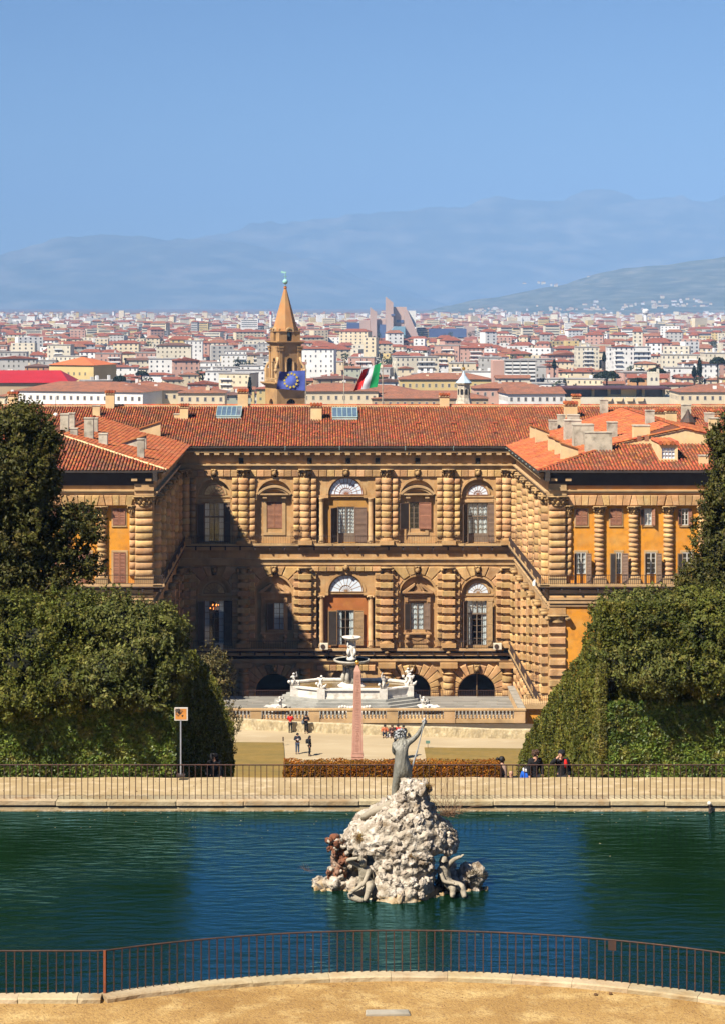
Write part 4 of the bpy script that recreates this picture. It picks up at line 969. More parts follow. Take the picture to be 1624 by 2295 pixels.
# leaded turret on the right wing, small aerial ball on the left
X, Y, Z = ray_roof(1541, 952); b = MB(); b.lathe([(.9, -1), (.9, .3), (1.05, .35)], 8, mi=1); b.lathe([(1.05, .35), (.66, .85), (.3, 1.4), (.04, 1.95)], 8)
part_world('lead_turret', b.mesh('lead_turret', [M['iron'], M['stone_pale']]), (X, Y, Z))
for x, y in ((125, 934),):
    X, Y, Z = ray_roof(x, y); b = MB().tube([(0, 0, -.2), (0, 0, 2.6)], .03, 5); b.ball((0, 0, 0.2), .33, 10, 7, 1); tag(put(b.mesh('lightning_rod', [M['iron'], M['marble']]), 'lightning_rod', PAL, Vector((X, Y, Z))-PO))
# ================================================================== POND, TERRACES, AMPHITHEATRE
def flat(name, pts, z, m, kind='structure'):
    return tag(put(MB().add([(x, y, z) for x, y in pts], [tuple(range(len(pts)))]).mesh(name, m), name), kind=kind)
# water
def watermat():
    m = bpy.data.materials.new('pond_water'); m.use_nodes = True; n = m.node_tree.nodes; L = m.node_tree.links
    n.remove(n['Principled BSDF']); d_ = n.new('ShaderNodeBsdfDiffuse'); d_.inputs[0].default_value = (.003, .013, .004, 1); gl_ = n.new('ShaderNodeBsdfGlossy'); gl_.inputs[0].default_value = (.26, .68, 1.0, 1); gl_.inputs['Roughness'].default_value = .03
    fr_ = n.new('ShaderNodeFresnel'); fr_.inputs[0].default_value = 1.65; mx_ = n.new('ShaderNodeMixShader'); L.new(fr_.outputs[0], mx_.inputs[0]); L.new(d_.outputs[0], mx_.inputs[1]); L.new(gl_.outputs[0], mx_.inputs[2]); L.new(mx_.outputs[0], n['Material Output'].inputs[0])
    g = n.new('ShaderNodeNewGeometry'); mp = n.new('ShaderNodeMapping'); mp.inputs['Scale'].default_value = (.45, 1.3, 1); L.new(g.outputs['Position'], mp.inputs[0])
    a = n.new('ShaderNodeTexNoise'); a.inputs['Scale'].default_value = 2.6; a.inputs['Detail'].default_value = 5; L.new(mp.outputs[0], a.inputs[0])
    c = n.new('ShaderNodeTexNoise'); c.inputs['Scale'].default_value = .22; c.inputs['Detail'].default_value = 2; L.new(g.outputs['Position'], c.inputs[0])
    r = n.new('ShaderNodeMapRange'); r.inputs[1].default_value = .35; r.inputs[2].default_value = .7; r.inputs[3].default_value = .3; r.inputs[4].default_value = 1.0; L.new(c.outputs[0], r.inputs[0])
    bp = n.new('ShaderNodeBump'); bp.inputs['Distance'].default_value = .10; L.new(r.outputs[0], bp.inputs['Strength']); L.new(a.outputs[0], bp.inputs['Height']); [L.new(bp.outputs[0], q_.inputs['Normal']) for q_ in (fr_, gl_, d_)]
    return m
M['water'] = watermat()
flat('pond_water', [(-40, 44.6), (44, 44.6), (44, 65.1), (-40, 65.1)], Z_WATER, M['water'])
# far rim: basin wall with a coping of long stones
rim = tag(put(None, 'basin_rim', None, (2, 65, Z_WATER-.6)), 'long low stone rim along the far side of the pond, under the iron railing', 'kerb')
o_ = Vector(rim.location)
def wpart(root, name, me, loc, rz=0., smooth=False): return put(me, name, root, Vector(loc)-Vector(root.location), rz)
x = -16.0; i = 0
while x < 20:
    L_ = random.uniform(1.5, 2.3)
    wpart(rim, 'coping_stone', MB().prism([(x, -.13), (x+L_-.006, -.13), (x+L_-.006, 0), (x, 0)], 0, .78, ch=.025).mesh('coping_stone', M['kerb']), (0, 64.42+random.uniform(-.01, .01), Z_POND+random.uniform(-.012, .012)))
    wpart(rim, 'basin_stone', MB().box(x, x+L_-.015, 64.55, 65.2, Z_WATER-.5, Z_POND-.131).mesh('basin_stone', M['kerb_grey']), rim.location*0); x += L_
for p in rim.children:
    if p.name.startswith('basin_stone'): p.location = -o_
wpart(rim, 'basin_ledge', MB().box(-16, 20, 64.47, 64.56, Z_WATER-.4, Z_WATER+.13).mesh('basin_ledge', M['kerb']), (0, 0, 0))
wpart(rim, 'basin_ledge', MB().box(-16, 20, 64.44, 64.48, Z_WATER-.4, Z_WATER+.04).mesh('basin_ledge', M['tufa_wet']), (0, 0, 0))
# near kerb: straight at the left, then a long arc bulging into the pond
CXA, CYA, RA_ = 1.9, 32.0, 16.0
def near_pt(s):                                                     # arclength parameter, 0 at the left corner (x = -4.9)
    a0 = math.asin((-4.9-CXA)/RA_); a = a0+s/RA_
    if s < 0: return (-4.9+s, CYA+RA_*math.cos(a0)), (0, 1)
    return (CXA+RA_*math.sin(a), CYA+RA_*math.cos(a)), (math.sin(a), math.cos(a))
kerb = tag(put(None, 'pond_kerb', None, (1.9, 48, Z_POND-.1)), 'curved pale stone kerb between the ochre gravel and the pond', 'kerb')
s = -9.0
while s < 17.5:
    L_ = random.uniform(1.3, 1.9); s1 = min(s+L_, 0) if s < 0 < s+L_ else s+L_; n = 4; b = MB(); vs = []
    dz = random.uniform(-.008, .008)
    for i in range(n+1):
        t = s+.004+(s1-s-.008)*i/n; (x, y), (nx, ny) = near_pt(t); j = [random.uniform(-.022, .022) for _ in range(2)]
        for d, z in ((.06, -.5), (.07+j[0], -.02), (.05+j[0], 0), (-.31+j[1], 0), (-.34+j[1], -.03), (-.35, -.22)):
            vs.append((x+nx*d, y+ny*d, Z_POND+z+dz))
    fs = [(i*6+q, i*6+q+1, (i+1)*6+q+1, (i+1)*6+q)[::-1] for i in range(n) for q in range(5)]+[tuple(range(6)), tuple(range(n*6, n*6+6))[::-1]]
    wpart(kerb, 'kerb_stone', b.add(vs, fs).mesh('kerb_stone', M['kerb']), (0, 0, 0)); s = s1
# foreground gravel
pts = [near_pt(t)[0] for t in np.linspace(-9.2, 18, 60)]; pts = [(x, y-.06) for x, y in pts]
b = MB(); n = len(pts)
for i in range(n-1):
    for a, c in ((0., .08), (.08, .3), (.3, 1.)):
        p, q = pts[i], pts[i+1]; f = lambda u, t: (u[0], u[1]+(42.5-u[1])*t, Z_POND-.115+.05*math.exp(-((t-.0)/.05)**2)*0)
        b.add([f(p, c), f(q, c), f(q, a), f(p, a)], [(0, 1, 2, 3)])
b.add([(x, y, z) for x, y in pts for z in (Z_POND-.115, -17.4)], [(2*i, 2*i+2, 2*i+3, 2*i+1) for i in range(n-1)])
tag(put(b.mesh('gravel_terrace', M['gravel_near']), 'gravel_terrace'), kind='structure')
# stone slab, a few cones on the gravel
Y = -(Z_POND-.1)*F/(2272-CY); X = px(868, Y)
o = thing('stone_slab', (X, Y, Z_POND-.115), 'flat grey stone slab lying alone in the ochre foreground gravel', 'slab')
put(MB().prism([(-.49, -.14), (.49, -.14), (.475, .14), (-.475, .14)], -.055, .0, ch=.02).mesh('slab_stone', M['kerb_grey']), 'slab_stone', o, (0, 0, 0), rot=(R(-90), 0, R(1)))
cone = MB().lathe([(.0, -.01), (.035, .01), (.045, .04), (.03, .075), (.0, .09)], 8).mesh('pine_cone', mat('cone_brown', (.13, .065, .03), (.08, .045, .02), ns=20, rough=.9))
lab = {0: 'small brown pine cone on the gravel, the nearest to the slab', 1: 'small brown pine cone on the gravel, right of the nearest one', 2: 'brown pine cone lying against the pond kerb, left of two by the kerb', 3: 'brown pine cone at the kerb, the farthest right of all the cones'}
for i, (zx, zy) in enumerate(((767, 545), (846, 536), (905, 503), (1027, 520))):
    x_, y_ = 1081.5+.3340*zx, 2049+.3340*zy; Y = -(Z_POND-.1)*F/(y_-CY)
    o = put(cone, 'pine_cone', None, (px(x_, Y), Y, Z_POND-.11), random.uniform(0, 6), (R(70), 0, random.uniform(0, 6))); tag(o, lab[i], 'pine cone', 'pine cones by the pond kerb')
# dead leaves and grit blown over the gravel
P_ = []; rl = random.Random(77)
for i in range(420):
    (x, y), (nx, ny) = near_pt(rl.uniform(-8, 17)); d = min(3.4, rl.expovariate(1.1))+.4; P_.append((x-nx*d, min(y-ny*d, 47.6), Z_POND-.108))
P_ = np.array(P_); o = put(leaf_mesh('fallen_leaves', P_, np.tile(np.array((0, 0, 1.)), (len(P_), 1)), .022, mat('dead_leaf', (.16, .085, .035), (.10, .055, .025), ns=9, isl=.4), .35), 'fallen_leaves'); tag(o, 'tiny dead leaves scattered over the foreground gravel', 'leaves', kind='stuff')
P_ = np.array([(rl.uniform(-11, 14), rl.uniform(65.6, 68.2), Z_POND-.06) for i in range(260)]); P_[:, 2] = Z_POND-.02-(P_[:, 1]-65.19)*.044+.012; o = put(leaf_mesh('fallen_leaves', P_, np.tile(np.array((0, 0, 1.)), (len(P_), 1)), .028, bpy.data.materials['dead_leaf'], .35), 'fallen_leaves'); tag(o, 'tiny dead leaves scattered over the path behind the pond', 'leaves', kind='stuff')
P_ = np.array([(rl.uniform(-11, 14), 64.3-rl.expovariate(.9), Z_WATER+.006) for i in range(150)]); o = put(leaf_mesh('floating_leaves', P_, np.tile(np.array((0, 0, 1.)), (len(P_), 1)), .03, mat('floating_leaf', (.30, .27, .16), (.16, .15, .06), ns=9, isl=.4), .05), 'floating_leaves'); tag(o, 'pale leaves floating on the pond along its far rim', 'leaves', kind='stuff')
# iron railings: every bar its own part
BAR = MB().box(-.012, .012, -.012, .012, 0, 1.).mesh('bar', M['rusty'])
def railing(name, pathf, s0, s1, step, h, label, special=None):
    (x, y), _ = pathf((s0+s1)/2); root = thing(name, (x, y, Z_POND), label, 'railing'); ro = Vector(root.location); t = s0; i = 0
    while t <= s1:
        (x, y), (nx, ny) = pathf(t); a = -math.atan2(nx, ny)
        o = put(BAR, 'bar', root, Vector((x, y, Z_POND-.03))-ro, a+random.uniform(-.05, .05), None, (1, 1, h+.03)); o.rotation_euler = (random.uniform(-.006, .006), random.uniform(-.006, .006), a); t += step
    b = MB(); n = int((s1-s0)/.25)
    for k in range(n):
        (x, y), _ = pathf(s0+(s1-s0)*k/n); (x2, y2), _ = pathf(s0+(s1-s0)*(k+1)/n)
        b.tube([Vector((x, y, Z_POND+h))-ro, Vector((x2, y2, Z_POND+h))-ro], .021, 5)
    put(b.mesh('top_rail', M['rusty']), 'top_rail', root)
    return root
near = railing('curved_railing', lambda t: near_pt(t), -7.2, 17.2, .187, .955, 'brown iron railing curving along the near edge of the pond')
ro = Vector(near.location); (x, y), _ = near_pt(0.06)
put(MB().box(-.027, .027, -.027, .027, -.03, .96).mesh('post', M['rust_red']), 'post', near, Vector((x, y, Z_POND))-ro).__setitem__('label', 'orange rusty square post')
(x, y), (nx, ny) = near_pt(near_pt and 11.85)
put(MB().box(-.09, .09, -.02, .02, .72, .94).mesh('lock_plate', M['rusty']), 'lock_plate', near, Vector((x, y, Z_POND))-ro, -math.atan2(nx, ny))
far = railing('straight_railing', lambda t: ((t, 64.75), (0, 1)), -11.2, 14.0, .187, 1.06, 'brown iron railing standing straight along the far rim of the pond')
# spout on the far rim
Y = 64.4; o = thing('spout_pipe', (px(1588, Y), Y, pz(1812, Y)), 'small lead spout sticking out of the far pond rim at the right', 'spout')
put(MB().tube([(0, .15, .12), (0, -.1, .12), (0, -.16, .02), (0, -.15, -.2)], .045, 7).mesh('pipe', M['iron']), 'pipe', o); put(MB().ball((0, -.05, .16), .07, 8, 5).mesh('pipe_cap', M['marble']), 'pipe_cap', o)
o = thing('water_plant', (14.15, 47.6, Z_WATER), 'leafy pale plant tip growing out of the pond at the right edge', 'plant'); b = MB()
for i in range(14): a = random.uniform(0, 6.28); b.tube([(0, 0, -.1), (.1*math.cos(a), .1*math.sin(a), .25), (.32*math.cos(a), .3*math.sin(a), random.uniform(.2, .45))], [.02, .03, .005], 4)
put(b.mesh('leaf_blades', M['reed']), 'leaf_blades', o)
# path behind the pond, edged by a low stone step
def jag(x): return .05*math.sin(x*1.7)+.03*math.sin(x*4.1)
b = MB(); xs = np.linspace(-40, 44, 85)
for x0, x1 in zip(xs[:-1], xs[1:]):
    b.add([(x0, 65.19, Z_POND-.02), (x1, 65.19, Z_POND-.02), (x1, 68.36+jag(x1), Z_POND-.16), (x0, 68.36+jag(x0), Z_POND-.16)], [(0, 1, 2, 3)])
    b.add([(x0, 68.36+jag(x0), Z_POND-.16), (x1, 68.36+jag(x1), Z_POND-.16), (x1, 68.37+jag(x1), Z_POND-1.5), (x0, 68.37+jag(x0), Z_POND-1.5)], [(0, 1, 2, 3)])
tag(put(b.mesh('gravel_path', M['path']), 'gravel_path'), kind='structure')
# amphitheatre floor, lawns
flat('gravel_floor', [(-60, 150), (70, 150), (70, 178.6), (-60, 191.3)], Z_AMPH+.004+.06, M['gravel'])
def lawn(label, pts):
    b = MB(); n = len(pts); b.add([(x, y, z) for x, y in pts for z in (Z_AMPH, Z_AMPH+.14)], [tuple(2*i+1 for i in range(n))]+[(2*i, 2*((i+1) % n), 2*((i+1) % n)+1, 2*i+1) for i in range(n)])
    return tag(put(b.mesh('lawn', M['lawn']), 'lawn'), kind='structure')
yl = -(Z_AMPH)*F/(1668-CY); yr = -(Z_AMPH)*F/(1679-CY)
lawn('l', [(-40, 140), (px(640, 166), 140), (px(640, 168), 168), (px(636, yl), yl), (-40, yl+1.5)]); lawn('r', [(px(955, 165), 140), (50, 140), (50, yr-2), (px(950, yr), yr)])
# curved retaining wall at the back of the amphitheatre
P0, P1 = Vector((-8.5, 185.6)), Vector((17.6, 181.2)); dv = (P1-P0)
wl = thing('amphitheatre_wall', (4, 183.5, Z_AMPH), 'long low rough plastered wall behind the people on the gravel', 'wall'); wo = Vector(wl.location)
b = MB(); n = 40; vs = []
for i in range(n+1):
    t = -1.0+3.0*i/n; p = P0+dv*t+Vector((0, 2.2*(t-.5)**2-.5))*1.0; h = .93-.10*min(max(t, 0), 1)+.03*math.sin(t*19)
    for d, z in ((-.04, 0), (.0, h-.02), (.05, h), (.5, h+.02), (.55, h), (.6, -11)): vs.append((p.x-wo.x, p.y+d-wo.y, z))
b.add(vs, [(i*6+q, (i+1)*6+q, (i+1)*6+q+1, i*6+q+1) for i in range(n) for q in range(5)])
put(b.mesh('wall_body', M['roughwall']), 'wall_body', wl)
def wall_front(x):
    t = (x-P0.x)/dv.x; return P0.y+dv.y*t+2.2*(t-.5)**2-.5
# ---------------------------------------------------------------- fountain terrace
TX0, TX1, TY0, TY1 = -14.8, 21.0, 213.8, 226.7
ter = thing('fountain_terrace', (3.1, 220, Z_TERR-6), 'broad grey flagged stone terrace in front of the courtyard, carrying the marble fountain', 'terrace'); to = Vector(ter.location)
TW = lambda name, me, loc=(0, 0, 0): put(me, name, ter, Vector(loc)-to)
b = MB(); ac, ar = px(945, 214), 2.2
arch_panel(b, TX0, TX1, Z_TERR-6, Z_TERR-.35, ac, ar, pz(1628, 214)-1.78, TY0+.3, TY0+2.5)
b.box(TX0, TX1, TY0+2.5, TY0+2.7, -49, Z_TERR-.35, 1); b.box(TX0, TX0+.3, TY0+2.5, TY1, -49, Z_TERR-.12, 0); b.box(TX1-.3, TX1, TY0+.31, TY1, -49, Z_TERR-.12, 0); b.box(TX0, TX1, TY1-.3, TY1, -57, Z_TERR-.12, 0)
b.box(TX0, TX1, TY0+.3, TY1-.31, Z_TERR-.34, Z_TERR-.04, 0)
TW('retaining_wall', b.mesh('retaining_wall', [M['wallstain'], M['dark_room']]))
TW('string_course', MB().box(TX0, TX1+.1, TY0+.1, TY0+.6, Z_TERR-.34, Z_TERR-.12).mesh('string_course', M['stone_pale']))
cnt = 0; y = TY0+.45
while y < TY1-.2:
    x = TX0-random.uniform(0, 1.4); dep = .82
    while x < TX1:
        L_ = random.uniform(1.7, 3.2); a, c = max(x, TX0), min(x+L_-.035, TX1)
        if c-a > .2: TW('flagstone', MB().box(a, c, y, min(y+dep-.035, TY1), Z_TERR-.05, Z_TERR+random.uniform(-.012, .012)).mesh('flagstone', M['flag']))
        x += L_
    y += dep
# balustrade
bal = thing('balustrade', (3.1, TY0, Z_TERR), 'sandstone balustrade with vase balusters along the front of the fountain terrace', 'balustrade'); bo = Vector(bal.location)
BW = lambda name, me, loc: put(me, name, bal, Vector(loc)-bo)
peds = [px(x, TY0) for x in (444, 574, 704, 790, 878, 1006)]+[TX1-.5]
pedm = MB().box(-.58, .58, -.28, .28, -.30, .98).mesh('pedestal', M['stone_pale'])
blm = MB().lathe([(.14, 0), (.14, .07), (.09, .11), (.135, .2), (.155, .30), (.09, .46), (.08, .5), (.13, .6), (.12, .66), (.085, .72), (.13, .78), (.13, .88)], 8).mesh('baluster', M['stone_pale'], True)
for i, x in enumerate(peds):
    BW('pedestal', pedm, (x, TY0, Z_TERR))
    if i:
        a, c = peds[i-1]+.58, x-.58; n = max(1, round((c-a)/.375))
        for j in range(n): BW('baluster', blm, (a+(c-a)*(j+.5)/n, TY0, Z_TERR+.10))
        BW('plinth', MB().box(a, c, TY0-.22, TY0+.22, Z_TERR-.30, Z_TERR+.10).mesh('plinth', M['stone_pale']), bo*0+bo) .location = -bo
BW('handrail', MB().box(peds[0]-.7, peds[-1]+.66, -.34, .34, .98, 1.13).mesh('handrail', M['stone_pale']), (0, TY0, Z_TERR)).location = Vector((0, TY0, Z_TERR))-bo
par = thing('terrace_parapet', (TX1-.2, 220, Z_TERR), 'solid stone parapet running back along the right edge of the fountain terrace', 'parapet'); po = Vector(par.location)
put(MB().box(-.3, .3, -5.7, 6.7, 0, .98).mesh('parapet_body', M['stone_pale']), 'parapet_body', par); put(MB().box(-.38, .38, -5.75, 6.75, .981, 1.1).mesh('parapet_coping', M['kerb_grey']), 'parapet_coping', par)
# railing at the back of the terrace
rr = thing('terrace_railing', (3.1, TY1-.1, Z_TERR), 'low iron railing at the back edge of the terrace, in front of the arches', 'railing')
b = MB(); n = 190
for i in range(n+1): x = TX0-3.1+(TX1-TX0)*i/n; b.box(x-.014, x+.014, -.014, .014, 0, .62)
b.box(TX0-3.1, TX1-3.1, -.02, .02, .62, .66); b.box(TX0-3.1, TX1-3.1, -.015, .015, .05, .08); put(b.mesh('bars', M['rusty']), 'bars', rr)
M['marble_dark'] = mat('weathered_marble', (.48, .44, .36), (.34, .31, .25), ns=1.3, rough=.7, bump=.3, bs=7, dirt=(.14, .12, .09), ds=1.6, damt=.8)
# ---------------------------------------------------------------- the fountain
FX, FY = px(788, 221), 221.3; ZF = pz(1565, 218.5); ZRIM = pz(1543, 218.5)
ft = thing('marble_fountain', (FX, FY, Z_TERR), 'white marble fountain with elongated octagonal basin, stepped base and two tiers of bowls', 'fountain'); fo = Vector(ft.location)
FW = lambda name, me, loc=None, rz=0.: put(me, name, ft, (Vector(loc)-fo) if loc else (0, 0, 0), rz)
def octo(a, b_, c, d): return [(-a, -d), (-c, -b_), (c, -b_), (a, -d), (a, d), (c, b_), (-c, b_), (-a, d)]
OA, OB, OC, OD = 6.15, 3.15, 3.3, 1.55
def ring(mb, o1, z0, z1, o2=None, mi=0):
    n = 8; vs = [(x, y, z0) for x, y in o1]+[(x, y, z1) for x, y in o1]; fs = [(i, (i+1) % n, n+(i+1) % n, n+i) for i in range(n)]
    if o2: vs += [(x, y, z1) for x, y in o2]+[(x, y, z0) for x, y in o2]; fs += [(n+i, n+(i+1) % n, 2*n+(i+1) % n, 2*n+i) for i in range(n)]+[(2*n+i, 2*n+(i+1) % n, 3*n+(i+1) % n, 3*n+i) for i in range(n)]
    else: fs.append(tuple(range(n, 2*n)))
    mb.add(vs, fs, mi)
zs = ZF-Z_TERR; n = 5
for i in range(n):
    g = .42*(n-i); b = MB(); ring(b, octo(OA+g, OB+g, OC+g*.5, OD+g*.5), zs*i/n, zs*(i+1)/n-.01); FW('step', b.mesh('step', M['step']))
b = MB(); zr = ZRIM-Z_TERR
ring(b, octo(OA+.1, OB+.1, OC+.05, OD+.05), zs, zs+.18, octo(OA-.5, OB-.5, OC-.2, OD-.2)); ring(b, octo(OA, OB, OC, OD), zs+.18, zr-.16, octo(OA-.5, OB-.5, OC-.2, OD-.2)); ring(b, octo(OA+.16, OB+.16, OC+.08, OD+.08), zr-.16, zr, octo(OA-.55, OB-.55, OC-.22, OD-.22))
FW('basin', b.mesh('basin', M['marble']))
for x, y in octo(OA, OB, OC, OD):
    FW('corner_pier', MB().box(-.42, .42, -.32, .32, zs, zr+.04).mesh('corner_pier', M['marble']), fo+Vector((x*.99, y*.97, 0)))
b = MB(); ring(b, octo(OA-.48, OB-.48, OC-.18, OD-.18), zs+.1, zr-.22); FW('basin_water', b.mesh('basin_water', mat('shallow_fountain_water', (.24, .15, .04), (.12, .085, .035), ns=1.2, rough=.12, spec=.8)))
zb1, zb2, ztop = pz(1480, 221.3)-Z_TERR, pz(1428.5, 221.3)-Z_TERR, pz(1422, 221.3)-Z_TERR
b = MB(); b.lathe([(1.5, zr-.9), (1.5, zr-.2), (1.25, zr), (1.0, zr+.1)], 12); FW('foot', b.mesh('foot', M['marble']))
b = MB(); b.lathe([(.85, zr+.1), (.6, zr+.5), (.5, zr+1.4), (.62, zr+1.9), (.75, zb1-.7), (.45, zb1-.5), (.9, zb1-.35)], 12)
for i in range(5):
    a = i*2*math.pi/5+.4; c, s_ = math.cos(a), math.sin(a); b.tube([(c*.75, s_*.75, zr+.1), (c*.95, s_*.95, zr+.7), (c*.7, s_*.7, zr+1.3), (c*.8, s_*.8, zr+1.75)], [.2, .26, .2, .14], 7); b.ball((c*.82, s_*.82, zr+1.95), .17, 8, 6)
FW('stem', b.mesh('stem', M['marble_dark'], True))
for i in range(4):
    a = i*2*math.pi/4+.8; c, s_ = math.cos(a), math.sin(a); b = MB(); b.tube([(c*.55, s_*.55, zr+1.9), (c*.78, s_*.78, zr+2.3), (c*.6, s_*.6, zb1-.45)], [.18, .22, .14], 7); FW('stem_figure', b.mesh('stem_figure', M['wet_stone'], True))
b = MB(); b.lathe([(.45, zb1-.5), (1.3, zb1-.32), (1.82, zb1-.12), (1.93, zb1), (1.92, zb1+.12), (1.78, zb1+.13), (1.7, zb1+.02), (.3, zb1-.05)], 28); FW('bowl', b.mesh('bowl', M['marble_dark'], True))
b = MB(); b.lathe([(0, zb1+.05), (1.7, zb1+.05)], 24); FW('bowl_water', b.mesh('bowl_water', M['wet_stone']))
b = MB(); b.lathe([(.55, zb1), (.5, zb1+.25), (.3, zb1+.5), (.42, zb1+1.1), (.46, zb1+1.5), (.3, zb1+1.75), (.2, zb2-.4), (.5, zb2-.3)], 12)
for i in range(4):
    a = i*math.pi/2+.78; c, s_ = math.cos(a), math.sin(a); b.tube([(c*.34, s_*.34, zb1+.4), (c*.5, s_*.5, zb1+.9), (c*.4, s_*.4, zb1+1.3)], [.14, .18, .13], 6); b.ball((c*.42, s_*.42, zb1+1.5), .17, 8, 6); b.tube([(c*.42, s_*.42, zb1+1.35), (c*.6, s_*.6, zb1+1.6), (c*.5, s_*.5, zb2-.35)], [.09, .08, .07], 5)
FW('upper_stem', b.mesh('upper_stem', M['marble'], True))
b = MB(); b.lathe([(.3, zb2-.38), (.75, zb2-.22), (1.0, zb2-.02), (1.02, zb2+.06), (.92, zb2+.07), (.3, zb2-.02)], 24); b.lathe([(.22, zb2-.05), (.25, zb2+.12), (.12, zb2+.2)], 8); FW('bowl', b.mesh('bowl', M['marble'], True))
# marble putti and shells
def figure(name, loc, label, cat, joints, edges, m, rz=0., group=None, extra=None, root='hip'):
    t = thing(name, loc, label, cat, group, rz)
    skin('body', joints, edges, m, t, root=root, sub=1)
    if extra:
        for nm, me, mm in extra: put(me.mesh(nm, mm, True), nm, t)
    return t
def putto(loc, label, rz, pose):
    J = {'hip': (0, 0, .62, .17), 'chest': (0, .02, .95, .19), 'neck': (0, .0, 1.12, .08), 'head': (0, -.03, 1.28, .15), 'crown': (0, -.02, 1.4, .11),
         'kl': (-.16, -.12, .34, .11), 'fl': (-.14, .02, .02, .07), 'kr': (.18, -.1, .36, .11), 'fr': (.22, .05, .04, .07),
         'sl': (-.2, 0, 1.02, .09), 'el': (-.36, -.1, .92, .07), 'hl': (-.3, -.28, 1.02, .055), 'sr': (.2, 0, 1.02, .09), 'er': (.38, -.06, 1.0, .07), 'hr': (.34, -.1, 1.22, .055)}
    for k_, v in pose.items(): J[k_] = (*v, J[k_][3])
    E = [('hip', 'chest'), ('chest', 'neck'), ('neck', 'head'), ('head', 'crown'), ('hip', 'kl'), ('kl', 'fl'), ('hip', 'kr'), ('kr', 'fr'), ('chest', 'sl'), ('sl', 'el'), ('el', 'hl'), ('chest', 'sr'), ('sr', 'er'), ('er', 'hr')]
    d = MB(); d.tube([(-.5, .1, .45), (-.25, .12, .18), (.2, .1, .12), (.55, .05, .3), (.7, 0, .55)], [.06, .16, .2, .14, .05], 8); d.ball((-.5, .08, .45), .17, 8, 6)
    t = thing('putto_statue', loc, label, 'statue', 'marble putti round the fountain', rz); skin('body', J, E, M['marble'], t, root='hip')
    put(d.mesh('dolphin', M['marble'], True), 'dolphin', t); return t
zp = ZRIM+.04
pv = octo(OA, OB, OC, OD); W3 = lambda x, y, z: (FX+x, FY+y, z)
putto(W3(pv[0][0], pv[0][1], zp), 'marble putto standing on the leftmost corner of the fountain basin rim', .4, {'hr': (.2, -.2, 1.5)})
putto(W3(pv[1][0], pv[1][1], zp), 'marble putto leaning back on the front left corner of the basin rim', -.5, {'head': (.12, -.02, 1.3), 'crown': (.16, 0, 1.42), 'er': (.4, -.2, 1.1)})
putto(W3(pv[2][0], pv[2][1], zp), 'marble putto with raised arm on the front right corner of the basin rim', .6, {'hl': (-.18, -.1, 1.75), 'el': (-.3, 0, 1.35)})
putto(W3(pv[3][0], pv[3][1], zp), 'marble putto standing at the rightmost corner of the fountain basin rim', -.3, {})
putto(W3(pv[4][0]-.1, pv[4][1], zp), 'small marble putto behind the rightmost one, at the back of the rim', .2, {'hr': (.5, 0, 1.3)})
def shell_putto(loc, label, sx):
    t = thing('shell_group', loc, label, 'statue', 'marble putti on scallop shells')
    b = MB(); vs = []; n = 14; mm = 5
    for j in range(mm+1):
        for i in range(n+1):
            a = math.pi*1.25*(i/n-.5); r = .2+1.45*j/mm; k_ = 1+.07*(i % 2)*j/mm
            vs.append((sx*r*math.cos(a)*k_, r*math.sin(a)*.62*k_, .12+.32*(j/mm)**2+.07*(i % 2)))
    b.add(vs, [(j*(n+1)+i, j*(n+1)+i+1, (j+1)*(n+1)+i+1, (j+1)*(n+1)+i) for j in range(mm) for i in range(n)])
    b.lathe([(.75, -.02), (.6, .15), (.35, .25)], 10, (sx*.55, 0, 0)); put(b.mesh('shell', M['marble'], True), 'shell', t)
    J = {'hip': (0, 0, .55, .2), 'chest': (-sx*.05, 0, .98, .21), 'neck': (0, 0, 1.18, .09), 'head': (sx*.03, -.02, 1.38, .17), 'crown': (sx*.03, 0, 1.52, .12), 'kl': (sx*.35, -.18, .52, .13), 'fl': (sx*.55, -.2, .2, .08), 'kr': (sx*.3, .18, .5, .13), 'fr': (sx*.5, .2, .2, .08),
         'sl': (-sx*.08, -.24, 1.07, .1), 'el': (sx*.2, -.34, .95, .08), 'hl': (sx*.35, -.2, 1.15, .06), 'sr': (-sx*.1, .24, 1.07, .1), 'er': (-sx*.32, .25, 1.2, .08), 'hr': (-sx*.35, .1, 1.55, .06), 'tail': (-sx*.1, 0, .1, .22)}
    E = [('hip', 'chest'), ('chest', 'neck'), ('neck', 'head'), ('head', 'crown'), ('hip', 'kl'), ('kl', 'fl'), ('hip', 'kr'), ('kr', 'fr'), ('chest', 'sl'), ('sl', 'el'), ('el', 'hl'), ('chest', 'sr'), ('sr', 'er'), ('er', 'hr'), ('hip', 'tail')]
    skin('body', J, E, M['marble'], t, root='hip'); return t
Ys = 217.2; shell_putto((px(628, Ys), Ys, Z_TERR+.25), 'white marble putto riding a scallop shell, left of the fountain steps', -1)
shell_putto((px(948, Ys), Ys, Z_TERR+.25), 'white marble putto on a scallop shell, right of the fountain steps', 1)
t = thing('marble_trough', (px(795, 216.6), 216.6, Z_TERR+.1), 'carved white marble trough at the front steps, behind the pink obelisk', 'trough')
b = MB(); b.box(-1.7, 1.7, -.3, .5, 0, .62)
for i in range(12): b.ball((-1.55+i*.28, -.2, .68+.06*math.sin(i*1.3)), .17, 7, 5)
put(b.mesh('trough_body', M['marble']), 'trough_body', t)
